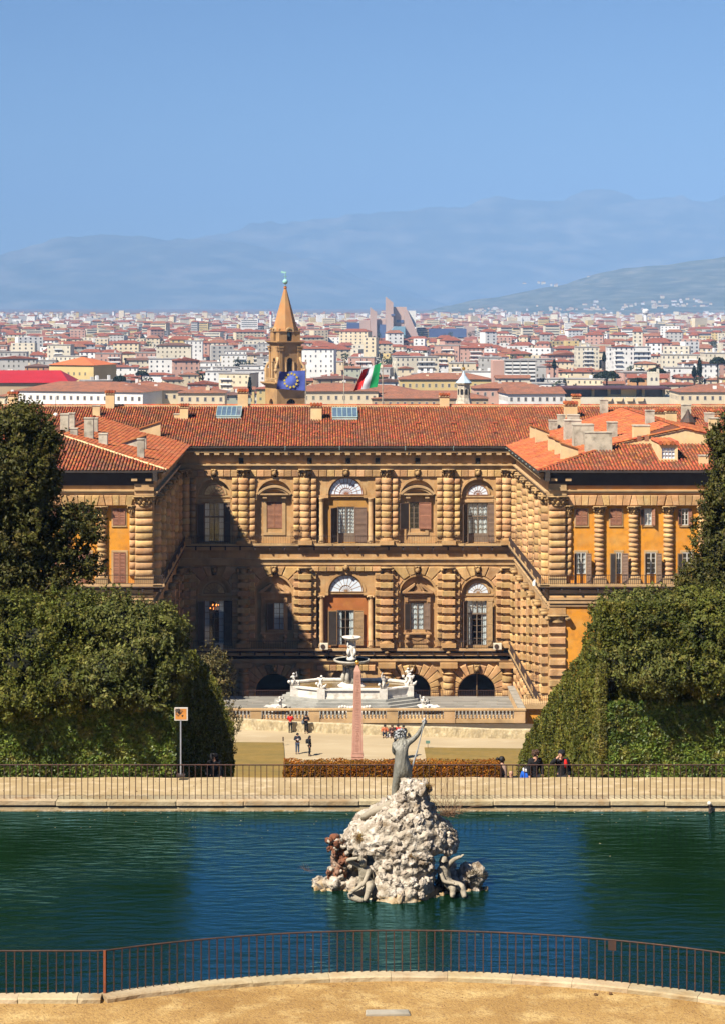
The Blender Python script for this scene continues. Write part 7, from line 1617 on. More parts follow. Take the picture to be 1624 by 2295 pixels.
for (x, Y, wd, d, wl_, rf_, rz_, ye, lab) in HAND: building(px(x, Y), Y, wd, d, zz_(ye, Y), wl_, rf_, 'rust', rz_, lab, detail=2, floors=5); n_ind += 1; RESERVED.append((px(x, Y)-wd*.55, px(x, Y)+wd*.55, Y-d*.6, Y+d*.6))
Y = 945.0; rank = 0
while n_ind < 285:
    x = px(-40, Y)-rc.uniform(0, 15); xe = px(1664, Y); k_ = 0
    while x < xe and n_ind < 285:
        modern = rc.random() < (.18 if Y < 1300 else .40); wd = rc.uniform(9, 23) if not modern else rc.uniform(14, 32); d = rc.uniform(10, 17); h = rc.triangular(9, 24, 15) if not modern else rc.uniform(17, 27+(Y > 1400)*6)
        if rc.random() < .06: h = rc.uniform(8, 12)
        yy = Y+rc.uniform(-12, 12); xc_ = x+wd/2
        if free(xc_, yy, wd, d):
            wl_ = rc.choice(['cream', 'cream', 'white', 'pale yellow', 'ivory', 'ivory', 'pink', 'tan', 'orange', 'pale green']) if not modern else rc.choice(['white', 'white', 'ivory', 'grey', 'cream', 'pink'])
            rf_ = 'flat' if modern and rc.random() < .75 else rc.choice(['hip', 'hip', 'gable', 'gable_front', 'gable']); rcol = rc.choice(['red', 'red', 'rust', 'rust', 'dark red']); fl = max(2, round(h/3.3))
            base_ = f"{wl_} {'apartment block' if modern else 'house'} with {ROOFW[rf_]}{'' if rf_ == 'flat' else ' '+rcol} roof, {where(xc_, yy)}, {RANKW[min(rank, 27)]} rank".replace('the yellow hip roofed hall', 'the yellow hall').replace('the dark roofed pavilion', 'the pavilion').replace('the small lead lantern', 'the lead lantern').replace('the grey balcony block', 'the balcony block')
            SEEN[base_] = SEEN.get(base_, 0)+1; kq = SEEN[base_]
            if kq > 1: base_ = base_.replace(' rank', ' rank, '+RANKW[kq-1]).replace('apartment block', 'block')
            building(xc_, yy, wd, d, h, wl_, rf_, rcol, rc.choice([0, 0, rc.uniform(-.35, .35), rc.uniform(-.2, .2)]), base_, 'houses of the city', 1 if rank > 1 else 1, fl, balcony=modern and rc.random() < .7, name='apartment_block' if modern else 'city_house', cat='apartments' if modern else 'house'); n_ind += 1
        x += wd*rc.uniform(.92, 1.25)+rc.choice((0, 0, 2, 6)); k_ += 1
    Y *= 1.05; rank += 1
Y_MASS = Y
# the far city as one mass of small blocks
def city_mass(name, groups, seed):
    r_ = np.random.default_rng(seed); V = []; Fq = []; MI = []; mats_ = [WM[k2] for k2 in ('cream', 'white', 'ivory', 'pink', 'pale yellow', 'grey')]+[RMs['red'], RMs['rust'], FLAT, WIND]; o = 0
    for (x, y, wd, d, h, wm, rf_, z0, a) in groups:
        ca, sa = math.cos(a), math.sin(a); T = lambda u, v, z: (x+u*ca-v*sa, y+u*sa+v*ca, z)
        u, v = wd/2, d/2; vs = [T(-u, -v, z0), T(u, -v, z0), T(u, v, z0), T(-u, v, z0), T(-u, -v, z0+h), T(u, -v, z0+h), T(u, v, z0+h), T(-u, v, z0+h)]
        fs = [(0, 1, 5, 4), (1, 2, 6, 5), (2, 3, 7, 6), (3, 0, 4, 7)]; mi = [wm]*4
        if rf_ == 8: fs.append((4, 5, 6, 7)); mi.append(8)
        else:
            rr_ = d*.2; e = .6; vs += [T(-u-e, -v-e, z0+h-.05), T(u+e, -v-e, z0+h-.05), T(u+e, v+e, z0+h-.05), T(-u-e, v+e, z0+h-.05), T(-u*.6, 0, z0+h+rr_), T(u*.6, 0, z0+h+rr_), ]
            fs += [(8, 9, 13, 12), (10, 11, 12, 13), (9, 10, 13, 13), (11, 8, 12, 12)]; mi += [rf_]*4
        nf = max(2, int(h/3.3)); nw = max(2, int(wd/4.5))
        if y < 4200:                                                 # window strips, a hand's breadth proud of the wall
            for f in range(max(0, nf-4), nf):
                z = z0+h*(f+.3)/nf; s_ = len(vs)
                if y < 2900:
                    for i in range(nw): uu = -u+wd*(i+.5)/nw; s_ = len(vs); vs += [T(uu-.8, -v-.08, z), T(uu+.8, -v-.08, z), T(uu+.8, -v-.08, z+1.6), T(uu-.8, -v-.08, z+1.6)]; fs.append((s_, s_+1, s_+2, s_+3)); mi.append(9)
                else: vs += [T(-u*.9, -v-.15, z), T(u*.9, -v-.15, z), T(u*.9, -v-.15, z+1.3), T(-u*.9, -v-.15, z+1.3)]; fs.append((s_, s_+1, s_+2, s_+3)); mi.append(9)
        V += vs; Fq += [tuple(i+o for i in f) for f in fs]; MI += mi; o += len(vs)
    Fq = [f if f[2] != f[3] else f[:3] for f in Fq]
    me = bpy.data.meshes.new(name); me.from_pydata(V, [], Fq)
    for m in mats_: me.materials.append(m)
    me.polygons.foreach_set('material_index', MI); me.update(); return me
PINE_ = leafmat('city_foliage', (.045, .06, .025), (.03, .04, .018), (.07, .07, .03), ns=.05, trans=.1)
G = []; Y = Y_MASS
while Y < 10800:
    x = px(-60, Y); xe = px(1690, Y); sp = 1+max(0, (Y-4500)/6500)
    while x < xe:
        big = rc.random() < .06+.06*(Y > 3000); wd = rc.uniform(9, 26)*(1.8 if big else 1); d = rc.uniform(10, 16); h = rc.triangular(8, 25, 15)+(rc.uniform(3, 14) if rc.random() < .12 else 0)
        if 2300 < Y < 3360 and px(765, Y) < x+wd and x < px(1060, Y): h = min(h, 8)
        if rc.random() < .78/sp**.5: G.append((x+wd/2, Y+rc.uniform(-22, 22), wd, d, h if not (Y > 5000 and big) else 9, rc.choice((0, 0, 1, 1, 2, 2, 3, 4, 5)), rc.choice((6, 6, 7, 8, 8)) if Y < 3600 else rc.choice((6, 7, 8, 8)), Z_CITY, rc.uniform(-.4, .4)))
        x += wd*rc.uniform(.9, 1.5)*sp
    Y *= 1.016 if Y < 4000 else 1.03
cm = put(city_mass('distant_city', G, 4), 'distant_city'); tag(cm, 'hazy distant roofs and pale walls of the city on the plain below the hills', 'city', kind='stuff')
# dark treetops in the squares and gardens of the city
P_, N_ = [], []
for i in range(170):
    Yt = rc.uniform(1000, 5200); xt = px(rc.uniform(-20, 1650), Yt); nb = rc.choice((1, 1, 2, 4, 7))
    for j in range(nb):
        c_ = np.array((xt+rc.gauss(0, 7)*nb**.6, Yt+rc.gauss(0, 4), Z_CITY+rc.uniform(13, 19))); d = NPR.normal(0, 1, (70, 3)); d /= np.linalg.norm(d, axis=1, keepdims=True); P_.append(c_+d*np.array((3.2, 3.2, 3.6))*NPR.uniform(.7, 1.1, (70, 1))); N_.append(d)
o = put(leaf_mesh('treetops', np.concatenate(P_), np.concatenate(N_), 1.0, PINE_, .6), 'treetops'); tag(o, 'dark green treetops scattered between the roofs of the city', 'trees', kind='stuff')
# ---- courthouse towers
YJ = 3300.0; t = thing('courthouse', (px(890, YJ), YJ, Z_CITY), 'pink stone courthouse cluster with slanted fin towers and dark glass blocks in the distance', 'courthouse'); X = t.location.x
JP = mat('courthouse_stone', (.50, .36, .30), (.44, .32, .27), ns=.02, rough=.9); JG = mat('courthouse_glass', (.10, .14, .26), (.08, .11, .22), ns=.02, rough=.3); JX = mat('courthouse_green_glass', (.22, .36, .42), (.18, .30, .38), ns=.02, rough=.3)
jx = lambda z: px(768.3+.2629*z, YJ)-X; jz = lambda z: pz(654.6+.2629*z, YJ)-Z_CITY
def jp(nm, poly, y0, y1, m): put(MB().prism([(jx(a), jz(c)) for a, c in poly], y0, y1).mesh(nm, m), nm, t)
jp('fin_tower', [(230, 410), (285, 410), (285, 170), (232, 130)][::-1][::-1], -10, 20, JP); jp('fin_tower', [(363, 410), (425, 410), (425, 90), (365, 40)], -12, 20, JP); jp('tower', [(425.5, 410), (540, 410), (540, 125), (425.5, 125)], 0, 30, JP)
jp('slanted_buttress', [(520, 410), (650, 410), (540, 150), (520, 145)], -30, -1, JP); jp('wing', [(143, 410), (229, 410), (229, 240), (143, 240)], -4, 30, JP); jp('wing', [(286, 410), (362, 410), (362, 225), (286, 235)], -2, 30, JP)
jp('glass_wing', [(307, 405), (385, 405), (385, 275), (307, 275)], -6, -2.5, JG); jp('glass_block', [(35, 410), (142, 410), (142, 262), (35, 262)], 0, 40, JG); jp('glass_slope', [(345, 400), (520, 400), (520, 290), (430, 290)], -40, -13, JX)
jp('rear_tower', [(550, 300), (626, 300), (626, 158), (550, 158)], 30, 50, WM['white']); jp('glass_slab', [(735, 385), (1050, 385), (1050, 312), (735, 312)], 0, 25, JG); jp('slab_end', [(1051, 385), (1120, 385), (1120, 292), (1051, 292)], 0, 25, JP)
jp('window_band', [(405, 198), (440, 198), (440, 186), (405, 186)], -13.2, -12.4, JG); jp('window_band', [(455, 258), (515, 258), (515, 236), (455, 236)], -1.2, -.2, JG)
Yw = 5200; t = thing('water_tower', (px(1446, Yw), Yw, Z_CITY), 'pale mushroom shaped water tower on the plain at the right', 'water tower'); put(MB().lathe([(5, 0), (4.2, 34)], 12).mesh('shaft', WM['white']), 'shaft', t); put(MB().lathe([(4.2, 34.1), (8, 40), (8.5, 46), (5, 49), (0, 50)], 14).mesh('tank', WM['white']), 'tank', t)
Yw = 3900; t = thing('smokestack', (px(607, Yw), Yw, Z_CITY), 'slender striped chimney stack left of the bell tower spire', 'smokestack'); put(MB().lathe([(2.6, 0), (2.0, 42)], 10).mesh('shaft', WM['white']), 'shaft', t); put(MB().lathe([(2.1, 42.1), (2.0, 48)], 10).mesh('red_top', mat('red_band', (.4, .05, .06))), 'red_top', t)
# ---- Gothic bell turret, pines and cypresses among the roofs
t = thing('gothic_turret', (px(1463, 1050), 1050, Z_CITY), 'small white battlemented stone turret with gothic windows behind the dark pavilion', 'turret'); zt = lambda y: pz(y, 1050)-Z_CITY; w2_ = 24*1050/F/2
put(MB().box(-w2_, w2_, -w2_, w2_, 0, zt(836)).mesh('wall', WM['ivory']), 'wall', t)
for i in range(4): put(MB().box(-w2_+i*1.5, -w2_+i*1.5+.85, -w2_-.05, w2_, zt(836)+.01, zt(833)).mesh('merlon', WM['ivory']), 'merlon', t)
put(MB().box(w2_-1.3, w2_-.1, -w2_+.1, -w2_+1.3, zt(833)+.02, zt(826)).mesh('pinnacle', WM['ivory']), 'pinnacle', t)
for sx in (-1.2, 1.2): put(MB().prism(arch_outline(0, .55, 1.2, 0, 8), -w2_-.04, -w2_+.1).mesh('gothic_window', WIND), 'gothic_window', t, (sx, 0, zt(853)))
PINE = leafmat('pine_needle', (.020, .034, .016), (.014, .024, .012), (.035, .05, .02), ns=.25, trans=.1)
def city_tree(x, y, Y, w_, h_, label, name='umbrella_pine', shape='flat'):
    k_ = Y/F; X, Z = px(x, Y), pz(y, Y); t = thing(name, (X, Y, Z_CITY), label, 'tree', 'trees among the roofs'); n = 2600; d = NPR.normal(0, 1, (n, 3)); d /= np.linalg.norm(d, axis=1, keepdims=True)
    if shape == 'flat': d[:, 2] = np.abs(d[:, 2])*1.0-.25
    off = np.array([noise.noise(Vector(q)*2.2+Vector((x, y, 0))) for q in d]); P = d*(.82+.3*off+NPR.uniform(-.2, .05, n))[:, None]*np.array((w_*k_/2, w_*k_/2, h_*k_/2 if shape != 'flat' else h_*k_*.7))
    if shape == 'spire': tt = (P[:, 2]/(h_*k_/2)+1)/2; P[:, :2] *= np.clip(1.25*(1-tt)**.7, .08, 1)[:, None]
    put(leaf_mesh('crown', P+np.array((0, 0, Z-Z_CITY)), d, .55, PINE, .7), 'crown', t); put(MB().tube([(0, 0, 0), (0, 0, Z-Z_CITY)], [.6, .4], 6).mesh('trunk', M['bark']), 'trunk', t)
for a in ((1359, 843, 1060, 64, 24, 'wide dark umbrella pine just behind the pavilion roof'), (1471, 832, 1080, 46, 16, 'umbrella pine behind the white gothic turret'), (1608, 811, 1150, 40, 22, 'umbrella pine at the right edge of the city'), (318, 838, 1150, 32, 16, 'spreading dark cedar right of the yellow hall'), (1258, 874, 960, 30, 10, 'low dark tree clump left of the pavilion'), (1605, 880, 940, 40, 22, 'dark round tree at the far right above the ridge')): city_tree(*a)
city_tree(268, 850, 1040, 34, 16, 'dark round cedar below the yellow hall', 'cedar_tree'); city_tree(1428, 853, 1000, 34, 12, 'dark green tree left of the gothic turret', 'round_tree')
for a in ((1353, 799, 1350, 10, 24, 'cypress rising among roofs above the umbrella pine'), (1567, 822, 1100, 14, 44, 'tall dark cypress near the right edge'), (1555, 832, 1100, 12, 28, 'shorter cypress leaning beside the tall one'), (560, 863, 940, 9, 38, 'slim dark cypress left of the bell tower'), (1241, 815, 1250, 10, 22, 'small cypress left of the umbrella pine'), (1104, 868, 960, 12, 20, 'small dark cypress near the lead lantern')): city_tree(*a, name='cypress', shape='spire')
# ---- Santo-Spirito-like bell tower
M['tower'] = mat('tower_stone', (.44, .255, .10), (.36, .20, .08), ns=.25, rough=.95, bump=.4, bs=1.5, dirt=(.14, .09, .05), ds=.3, damt=.6); M['spire'] = mat('spire_brick', (.48, .235, .085), (.40, .19, .07), ns=.3, rough=.95, bump=.4, bs=3, dirt=(.33, .27, .13), ds=.16, damt=.6)
tw = thing('bell_tower', (TX, TOWER_Y, Z_CITY), 'brown stone bell tower with arched belfry and tall brick spire', 'bell tower', None, R(24)); zb_ = lambda zy: pz(597.7+.2103*zy, TOWER_Y)-Z_CITY
def tier(nm, a, z0, z1, m='tower', par=None):
    return put(MB().box(-a, a, -a, a, z0, z1).mesh(nm, M[m]), nm, par or tw)
def pierced(nm, a, z0, z1, r, zs_, zf_, th=.8):
    b = MB()
    for q in range(4):
        k0 = len(b.v); b.box(-a, a, -a, -a+th, z0, zf_); arch_panel(b, -a, a, zf_, z1, 0, r, zs_, -a, -a+th, n=10); c_, s_ = math.cos(q*math.pi/2), math.sin(q*math.pi/2); b.v[k0:] = [(x*c_-y*s_, x*s_+y*c_, z) for x, y, z in b.v[k0:]]
    b.box(-a+th, a-th, -a+th, a-th, z0, z0+.1); b.box(-a+.01, a-.01, -a+.01, a-.01, z1, z1+.1); return put(b.mesh(nm, M['tower']), nm, tw)
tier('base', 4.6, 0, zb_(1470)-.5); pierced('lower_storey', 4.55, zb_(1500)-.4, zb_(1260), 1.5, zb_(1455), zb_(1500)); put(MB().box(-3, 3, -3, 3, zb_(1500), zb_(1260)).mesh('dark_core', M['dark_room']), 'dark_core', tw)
for a, z in ((4.9, 1258), (5.3, 1246), (5.6, 1234), (5.75, 1226)): tier('cornice', a, zb_(z+10), zb_(z))
for q in range(4):
    for i in range(14):
        u = -4.6+9.2*i/13; put(MB().lathe([(.14, 0), (.2, .5), (.12, .9)], 6).mesh('baluster', M['stone_pale']) if q+i == 0 else bpy.data.meshes['baluster.001'] if 'baluster.001' in bpy.data.meshes else bpy.data.meshes['baluster'], 'baluster', tw, (u*math.cos(q*math.pi/2)+4.6*math.sin(q*math.pi/2), u*math.sin(q*math.pi/2)-4.6*math.cos(q*math.pi/2), zb_(1224)))
b = MB()
for q in range(4): k0 = len(b.v); b.box(-4.75, 4.75, -4.75, -4.45, zb_(1224)+.9, zb_(1224)+1.15); c_, s_ = math.cos(q*math.pi/2), math.sin(q*math.pi/2); b.v[k0:] = [(x*c_-y*s_, x*s_+y*c_, z) for x, y, z in b.v[k0:]]
put(b.mesh('parapet_rail', M['stone_pale']), 'parapet_rail', tw)
pierced('belfry', 3.6, zb_(1224), zb_(810), .95, zb_(1000), zb_(1190))
pil = MB().box(-.5, .5, -.28, 0, 0, zb_(890)-zb_(1224)).mesh('pilaster', M['tower']); pc = MB().box(-.7, .7, -.5, 0, 0, .9); pc.box(-.85, .85, -.65, 0, .9, 1.3); pc = pc.mesh('pilaster_cap', M['tower']); cl_ = MB().lathe([(.3, 0), (.26, zb_(1010)-zb_(1190)-.4), (.4, zb_(1010)-zb_(1190))], 8).mesh('little_column', M['stone_pale'])
scr = MB(); scr.tube([(0, -1.7, 0), (0, -1.5, 1.5), (0, -.6, 2.6), (0, -.2, 4.2)], [.5, .4, .32, .42], 7); scr.ball((0, -1.75, .3), .62, 8, 6); scr = scr.mesh('scroll_buttress', M['stone_pale'], True)
for q in range(4):
    a = q*math.pi/2; rot_ = lambda x, y: (x*math.cos(a)-y*math.sin(a), x*math.sin(a)+y*math.cos(a))
    for u in (-3.0, 3.0): put(pil, 'pilaster', tw, (*rot_(u, -3.6), zb_(1224)), a); put(pc, 'pilaster_cap', tw, (*rot_(u, -3.6), zb_(890)), a)
    for u in (-1.25, 1.25): put(cl_, 'little_column', tw, (*rot_(u, -3.7), zb_(1190)), a)
    put(scr, 'scroll_buttress', tw, (*rot_(3.0, -3.6), zb_(1110)), a+R(45)); put(MB().box(-.65, .65, -.65, .65, 0, zb_(1080)-zb_(1224)).mesh('corner_pedestal', M['stone_pale']), 'corner_pedestal', tw, (*rot_(4.1, -4.1), zb_(1224)), a)
for a, z in ((3.9, 815), (4.15, 806), (4.35, 799), (4.5, 793)): tier('cornice', a, zb_(z+8), zb_(z))
pierced('bell_storey', 3.4, zb_(792), zb_(692), .85, zb_(690), zb_(790)); tier('cornice', 3.65, zb_(692)+.1, zb_(686)+.1)
bell = put(MB().lathe([(.7, 0), (.6, .3), (.42, .9), (.2, 1.15), (.05, 1.3)], 12).mesh('bell', M['verdigris'], True), 'bell', tw, (0, -2.2, zb_(740))); put(MB().box(-3, 3, -2.3, -2.1, zb_(700), zb_(697)).mesh('bell_beam', M['bark']), 'bell_beam', tw)
arc = MB(); arch_ring(arc, 0, .87, 1.35, 0, -.35, .4, 10); arc.box(-1.3, 1.3, -.2, .3, -.2, .0) if False else None; arc = arc.mesh('arched_gable', M['stone_pale'])
for q in range(4): a = q*math.pi/2; put(arc, 'arched_gable', tw, (3.4*math.sin(a), -3.4*math.cos(a), zb_(690)), a); put(MB().ball((0, 0, .5), .4, 8, 6).mesh('corner_ball', M['tower']), 'corner_ball', tw, (3.2*math.cos(a)+3.2*math.sin(a), 3.2*math.sin(a)-3.2*math.cos(a), zb_(686)+.1))
sp = MB(); n = 8; r0, r1 = 3.65, .34; vs = [(r*math.cos(math.pi/8+i*math.pi/4), r*math.sin(math.pi/8+i*math.pi/4), z) for r, z in ((r0, zb_(684)), (r0*.98, zb_(655)), (r1, zb_(228))) for i in range(n)]
sp.add(vs, [(j*n+i, j*n+(i+1) % n, (j+1)*n+(i+1) % n, (j+1)*n+i) for j in range(2) for i in range(n)]); put(sp.mesh('spire', M['spire']), 'spire', tw); put(MB().lathe([(.5, zb_(230)), (.55, zb_(222)), (.38, zb_(212)), (.45, zb_(205))], 10).mesh('spire_collar', M['rust_plaster']), 'spire_collar', tw)
put(MB().ball((0, 0, zb_(158)), .78, 14, 9).mesh('copper_ball', M['copper'], True), 'copper_ball', tw); b = MB(); b.tube([(0, 0, zb_(206)), (0, 0, zb_(60))], .13, 7); b.box(-.55, .55, -.08, .08, zb_(105), zb_(98)); put(b.mesh('cross', M['copper']), 'cross', tw)
va = MB().prism([(-1.4, 0), (-.5, -.25), (.3, -.15), (.35, .2), (-.6, .3), (-1.0, .55)], -.05, .05); put(va.mesh('weather_vane', M['copper']), 'weather_vane', tw, (0, 0, zb_(60)), R(-30))
# ---- small lead lantern over the ridge
Yl = 640.0; t = thing('roof_lantern', (px(1038, Yl), Yl, Z_CITY), 'small stone lantern with lead cone cap and gilt ball, right of centre over the ridge', 'lantern'); lx = 18.5*Yl/F; zl_ = lambda zy: pz(654.6+.2629*zy, Yl)-Z_CITY
b = MB(); b.lathe([(lx*1.05, 0), (lx*1.02, zl_(950)), (lx*.78, zl_(900)), (lx*.74, zl_(790)), (lx*.95, zl_(782)), (lx*.95, zl_(772))], 8); put(b.mesh('drum_wall', M['grey_render']), 'drum_wall', t)
put(MB().lathe([(lx*1.0, zl_(771)), (lx*.62, zl_(745)), (lx*.3, zl_(715)), (lx*.1, zl_(680)), (.1, zl_(668))], 8).mesh('lead_cap', mat('pale_lead', (.46, .55, .60), (.38, .47, .53), ns=.8, rough=.5)), 'lead_cap', t); put(MB().ball((0, 0, zl_(652)), .55, 10, 7).mesh('gilt_ball', M['gold']), 'gilt_ball', t); put(MB().tube([(0, 0, zl_(650)), (0, 0, zl_(585))], .1, 5).mesh('finial', M['iron']), 'finial', t)
for i in range(8): a = (i+.5)*math.pi/4; put(MB().prism(arch_outline(0, .45, zl_(825)-zl_(930)-.4, 0, 8), -.06, .1).mesh('louvre_opening', M['dark_room']), 'louvre_opening', t, (lx*.74*math.cos(a)*.93, lx*.74*math.sin(a)*.93, zl_(930)), a+R(90))
# ---- flags on poles standing on the palace's far eaves
def pole(x, ytop, Yp, label):
    X = px(x, Yp); zt_ = pz(ytop, Yp); zb = -22.; t = thing('flagpole', (X, Yp, zb), label, 'flagpole'); put(MB().tube([(0, 0, 0), (0, 0, zt_-zb)], [.09, .06], 8).mesh('pole', M['grey_render']), 'pole', t); put(MB().ball((0, 0, zt_-zb+.08), .13, 8, 6).mesh('finial', M['grey_render']), 'finial', t); return t
YFg = 292.0
pole(685, 808, YFg, 'thin grey flagpole of the blue starred flag'); pole(771, 806, YFg, 'bare thin flagpole between the two flags'); pole(857, 806, YFg, 'thin grey flagpole of the Italian flag')
def flag(corners, label, cols, name, ripple=.25, n=34, m_=20):
    """corners: photo points hoist top, hoist foot, fly foot, fly top"""
    P = [Vector((px(x, YFg), YFg-.1, pz(y, YFg))) for x, y in corners]; t = thing(name, P[1], label, 'flag'); T = P[1]; vs = []; mi = []
    def pos(u, v): a = P[1].lerp(P[0], v); b_ = P[2].lerp(P[3], v); p = a.lerp(b_, u); p.y += ripple*u*math.sin(u*9+v*2.4)+.12*u*math.sin(v*7+u*4); p.z += .06*u*math.sin(u*11+v*3); return p-T
    for j in range(m_+1):
        for i in range(n+1): vs.append(tuple(pos(i/n, j/m_)))
    fs = [(j*(n+1)+i, j*(n+1)+i+1, (j+1)*(n+1)+i+1, (j+1)*(n+1)+i) for j in range(m_) for i in range(n)]
    if len(cols) == 1: put(npmesh('cloth', vs, fs, cols, True), 'cloth', t)
    else:
        for k2, (m, nm) in enumerate(cols):
            sel = [f for q, f in enumerate(fs) if int((q % n)*len(cols)/n) == k2]; used = sorted({i for f in sel for i in f}); ix = {a: i for i, a in enumerate(used)}
            put(npmesh(nm, [vs[i] for i in used], [[ix[i] for i in f] for f in sel], m, True), nm, t)
    return t, pos
def fl_(name, c): return mat('flag_'+name, c, tuple(v*.8 for v in c), ns=1.5, rough=.85)
flag([(853, 812.5), (845, 867), (792, 875.5), (812, 829)], 'green white and red Italian flag flying to the left of its pole', [(fl_('green', (.01, .30, .09)), 'green_stripe'), (fl_('white', (.50, .51, .53)), 'white_stripe'), (fl_('red', (.55, .02, .02)), 'red_stripe')], 'italian_flag')
t, pos = flag([(684, 830), (684, 875.5), (619.5, 871), (627, 833)], 'blue flag with a ring of gold stars, flying in front of the bell tower', [fl_('blue', (.075, .11, .38))], 'blue_flag')
st_ = fl_('gold', (.62, .48, .06))
for i in range(12):
    a = i*math.pi/6; u, v = .52+.24*math.sin(a), .5+.36*math.cos(a); c = pos(u, v); b = MB(); q = []
    for j in range(10): r = .24 if j % 2 == 0 else .1; th = math.pi/2+j*math.pi/5; q.append((r*math.cos(th), r*math.sin(th)))
    b.prism(q, -.015, .015); put(b.mesh('star', st_), 'star', t, c+Vector((0, -.06, 0)))
# ================================================================== HILLS
def hill(name, Yh, xs_, ys_, m, depth=900, base=None, seed=0., rough=6.):
    xx = np.linspace(xs_[0], xs_[-1], 260); rid = np.interp(xx, xs_, ys_); V = []; nr = 26
    for j in range(nr+1):
        f = j/nr; Yj = Yh-depth*(1-f)
        for x, y in zip(xx, rid):
            top = pz(y, Yh); X = px(x, Yh); z = Z_CITY-2+(top-Z_CITY+2)*(f**1.15)+rough*noise.noise(Vector((X*.0016, Yj*.0022, seed)))*f**.5*2+rough*.6*noise.noise(Vector((X*.006, Yj*.006, seed)))*f
            V.append((X*(Yj/Yh)**.15, Yj, z))
    nx = len(xx); i = (np.arange(nr)[:, None]*nx+np.arange(nx-1)[None, :]).ravel(); o = put(npmesh(name, V, np.stack([i, i+1, i+1+nx, i+nx], -1), m, True), name); tag(o, kind='structure'); return o, xx, rid
HM_ = mat('hill_wood', (.07, .085, .05), (.12, .13, .075), ns=.0026, detail=10, rough=1, dirt=(.30, .27, .19), ds=.0015, damt=.7, stretch=(1, 1, 3)); HF = mat('terraced_hill', (.105, .115, .072), (.055, .068, .042), ns=.0045, detail=10, rough=1, dirt=(.26, .235, .17), ds=.006, damt=.7, stretch=(1, 1, 8))
hill('terraced_hill', 14500, [860, 940, 1010, 1080, 1150, 1205, 1270, 1330, 1400, 1500, 1624, 1760], [712, 702, 690, 672, 655, 640, 632, 615, 603, 590, 576, 566], HF, 3200, seed=3, rough=20)
hill('wooded_hills', 28000, [-150, 0, 60, 110, 180, 300, 400, 520, 640, 760, 900, 1040], [590, 568, 556, 545, 535, 530, 528, 545, 568, 600, 650, 705], HM_, 4200, seed=8, rough=50)
hill('far_mountains', 32000, [-200, 100, 350, 560, 700, 800, 880, 960, 1040, 1110, 1180, 1260, 1340, 1420, 1520, 1624, 1780], [640, 575, 545, 512, 492, 478, 465, 455, 448, 441, 438, 442, 436, 434, 432, 437, 440], HM_, 3600, seed=12, rough=80)
G = []
for (cx_, cy_, n, sx_, sy_, Yh) in ((1205, 632, 4, 14, 1, 14400), (1240, 638, 3, 8, 1, 14350), (1320, 616, 1, 2, 1, 14450), (1500, 678, 44, 70, 6, 11950), (1330, 692, 60, 120, 5, 11800), (1090, 692, 20, 30, 3, 12000), (980, 703, 16, 30, 2, 11500), (600, 686, 3, 10, 1, 24200), (520, 690, 6, 14, 2, 24200), (375, 692, 8, 16, 4, 24100), (480, 694, 8, 22, 2, 24100)):
    for i in range(n): x, y = rc.gauss(cx_, sx_), rc.gauss(cy_, sy_); wd = rc.uniform(9, 30); G.append((px(x, Yh), Yh+rc.uniform(-60, 60), wd, 12, rc.uniform(6, 16), rc.choice((0, 1, 2, 0)), rc.choice((6, 7)), pz(y, Yh)-14, 0))
vm = put(city_mass('hillside_villas', G, 9), 'hillside_villas'); tag(vm, 'pale villas and hamlets scattered on the hazy hillsides', 'villas', kind='stuff')
# road on the right hill
b = MB(); pr = [(1330, 646), (1362, 655), (1372, 663), (1420, 668), (1470, 674)]
# ================================================================== AIR
hz = put(MB().box(-7000, 7000, -150, 15200, -66, 780).mesh('haze', None) if False else None, 'haze') if False else None
me = bpy.data.meshes.new('haze'); hb = MB().box(-13000, 13000, -150, 33200, -66, 1850); me.from_pydata(hb.v, [], hb.f); hm = bpy.data.materials.new('haze_air'); hm.use_nodes = True; n = hm.node_tree.nodes
n.remove(n['Principled BSDF']); pv_ = n.new('ShaderNodeVolumePrincipled'); pv_.inputs['Color'].default_value = (.30, .525, .90, 1); pv_.inputs['Density'].default_value = .66e-4; pv_.inputs['Anisotropy'].default_value = -.3
hm.node_tree.links.new(pv_.outputs[0], n['Material Output'].inputs['Volume']); me.materials.append(hm); hz = put(me, 'haze'); hz['kind'] = 'stuff'
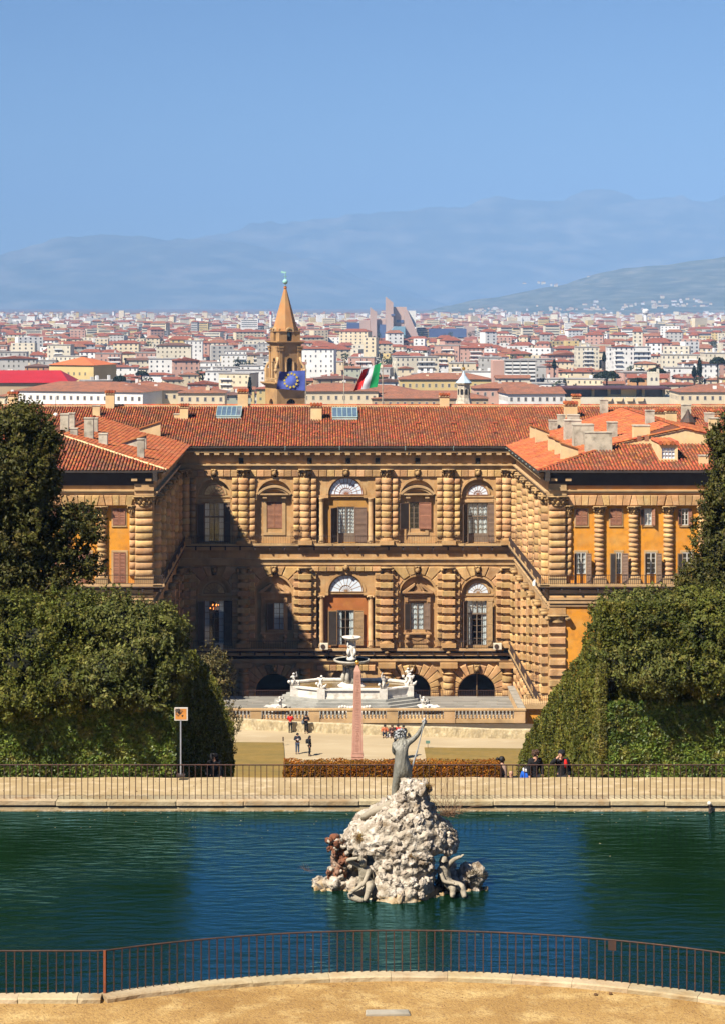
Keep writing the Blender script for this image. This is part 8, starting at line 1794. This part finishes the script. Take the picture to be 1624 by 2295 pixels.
# ---- small things on the balconies
ac = MB(); ac.box(-.5, .5, -.38, 0, .05, .8); ac.box(-.42, -.3, -.3, -.1, 0, .05); ac.box(.3, .42, -.3, -.1, 0, .05)
fan = MB().lathe([(.02, 0), (.28, 0), (.29, .03)], 14)
def aircon(x, label, w_=.9):
    t = thing('air_conditioner', FAC.loc(fu(x), MT, w_), label, 'air conditioner', 'air conditioners on the lower balcony'); put(ac.mesh('case', WM['ivory']), 'case', t); put(fan.mesh('fan_grille', M['iron']), 'fan_grille', t, (-.12, -.40, .42), 0, (R(90), 0, 0))
aircon(726, 'white air conditioner on the lower balcony, left of the central door'); aircon(1112, 'white air conditioner at the right end of the lower balcony'); aircon(468+24, 'shaded air conditioner on the lower balcony, in the left shadow')
t = thing('security_camera', WRI.loc(YF-222, pz(1309, 221)-.1, 1.1), 'small white security camera at the upper balcony corner of the right wing', 'camera'); put(MB().lathe([(.1, -.25), (.2, -.2), (.2, .15), (.1, .3)], 10).mesh('dome', WM['white']), 'dome', t); put(MB().box(-.06, .9, -.06, .06, .3, .42).mesh('arm', WM['white']), 'arm', t)
# lit chandelier behind the lower left window
t = thing('chandelier', FAC.loc(fu(481), fv(1368), -2.2), 'lit chandelier with small orange bulbs behind the shaded lower left window', 'chandelier'); b = MB(); b.tube([(0, 0, 1.8), (0, 0, 0)], .02, 5); b.lathe([(.05, -.3), (.12, -.1), (.04, .2)], 8)
em = bpy.data.materials.new('warm_bulb'); em.use_nodes = True; pb = em.node_tree.nodes['Principled BSDF']; pb.inputs['Emission Color'].default_value = (1, .25, .04, 1); pb.inputs['Emission Strength'].default_value = 2.5
bulb = MB().ball((0, 0, 0), .075, 7, 5).mesh('bulb', em)
for i in range(10): a = i*math.pi/5; r_, z_ = (.62, -.15) if i % 2 else (.4, .25); b.tube([(0, 0, 0), (r_*.5*math.cos(a), r_*.5*math.sin(a), -.25), (r_*math.cos(a), r_*math.sin(a), z_)], .018, 4); put(bulb, 'bulb', t, (r_*math.cos(a), r_*math.sin(a), z_+.09))
put(b.mesh('arms', M['gold']), 'arms', t)
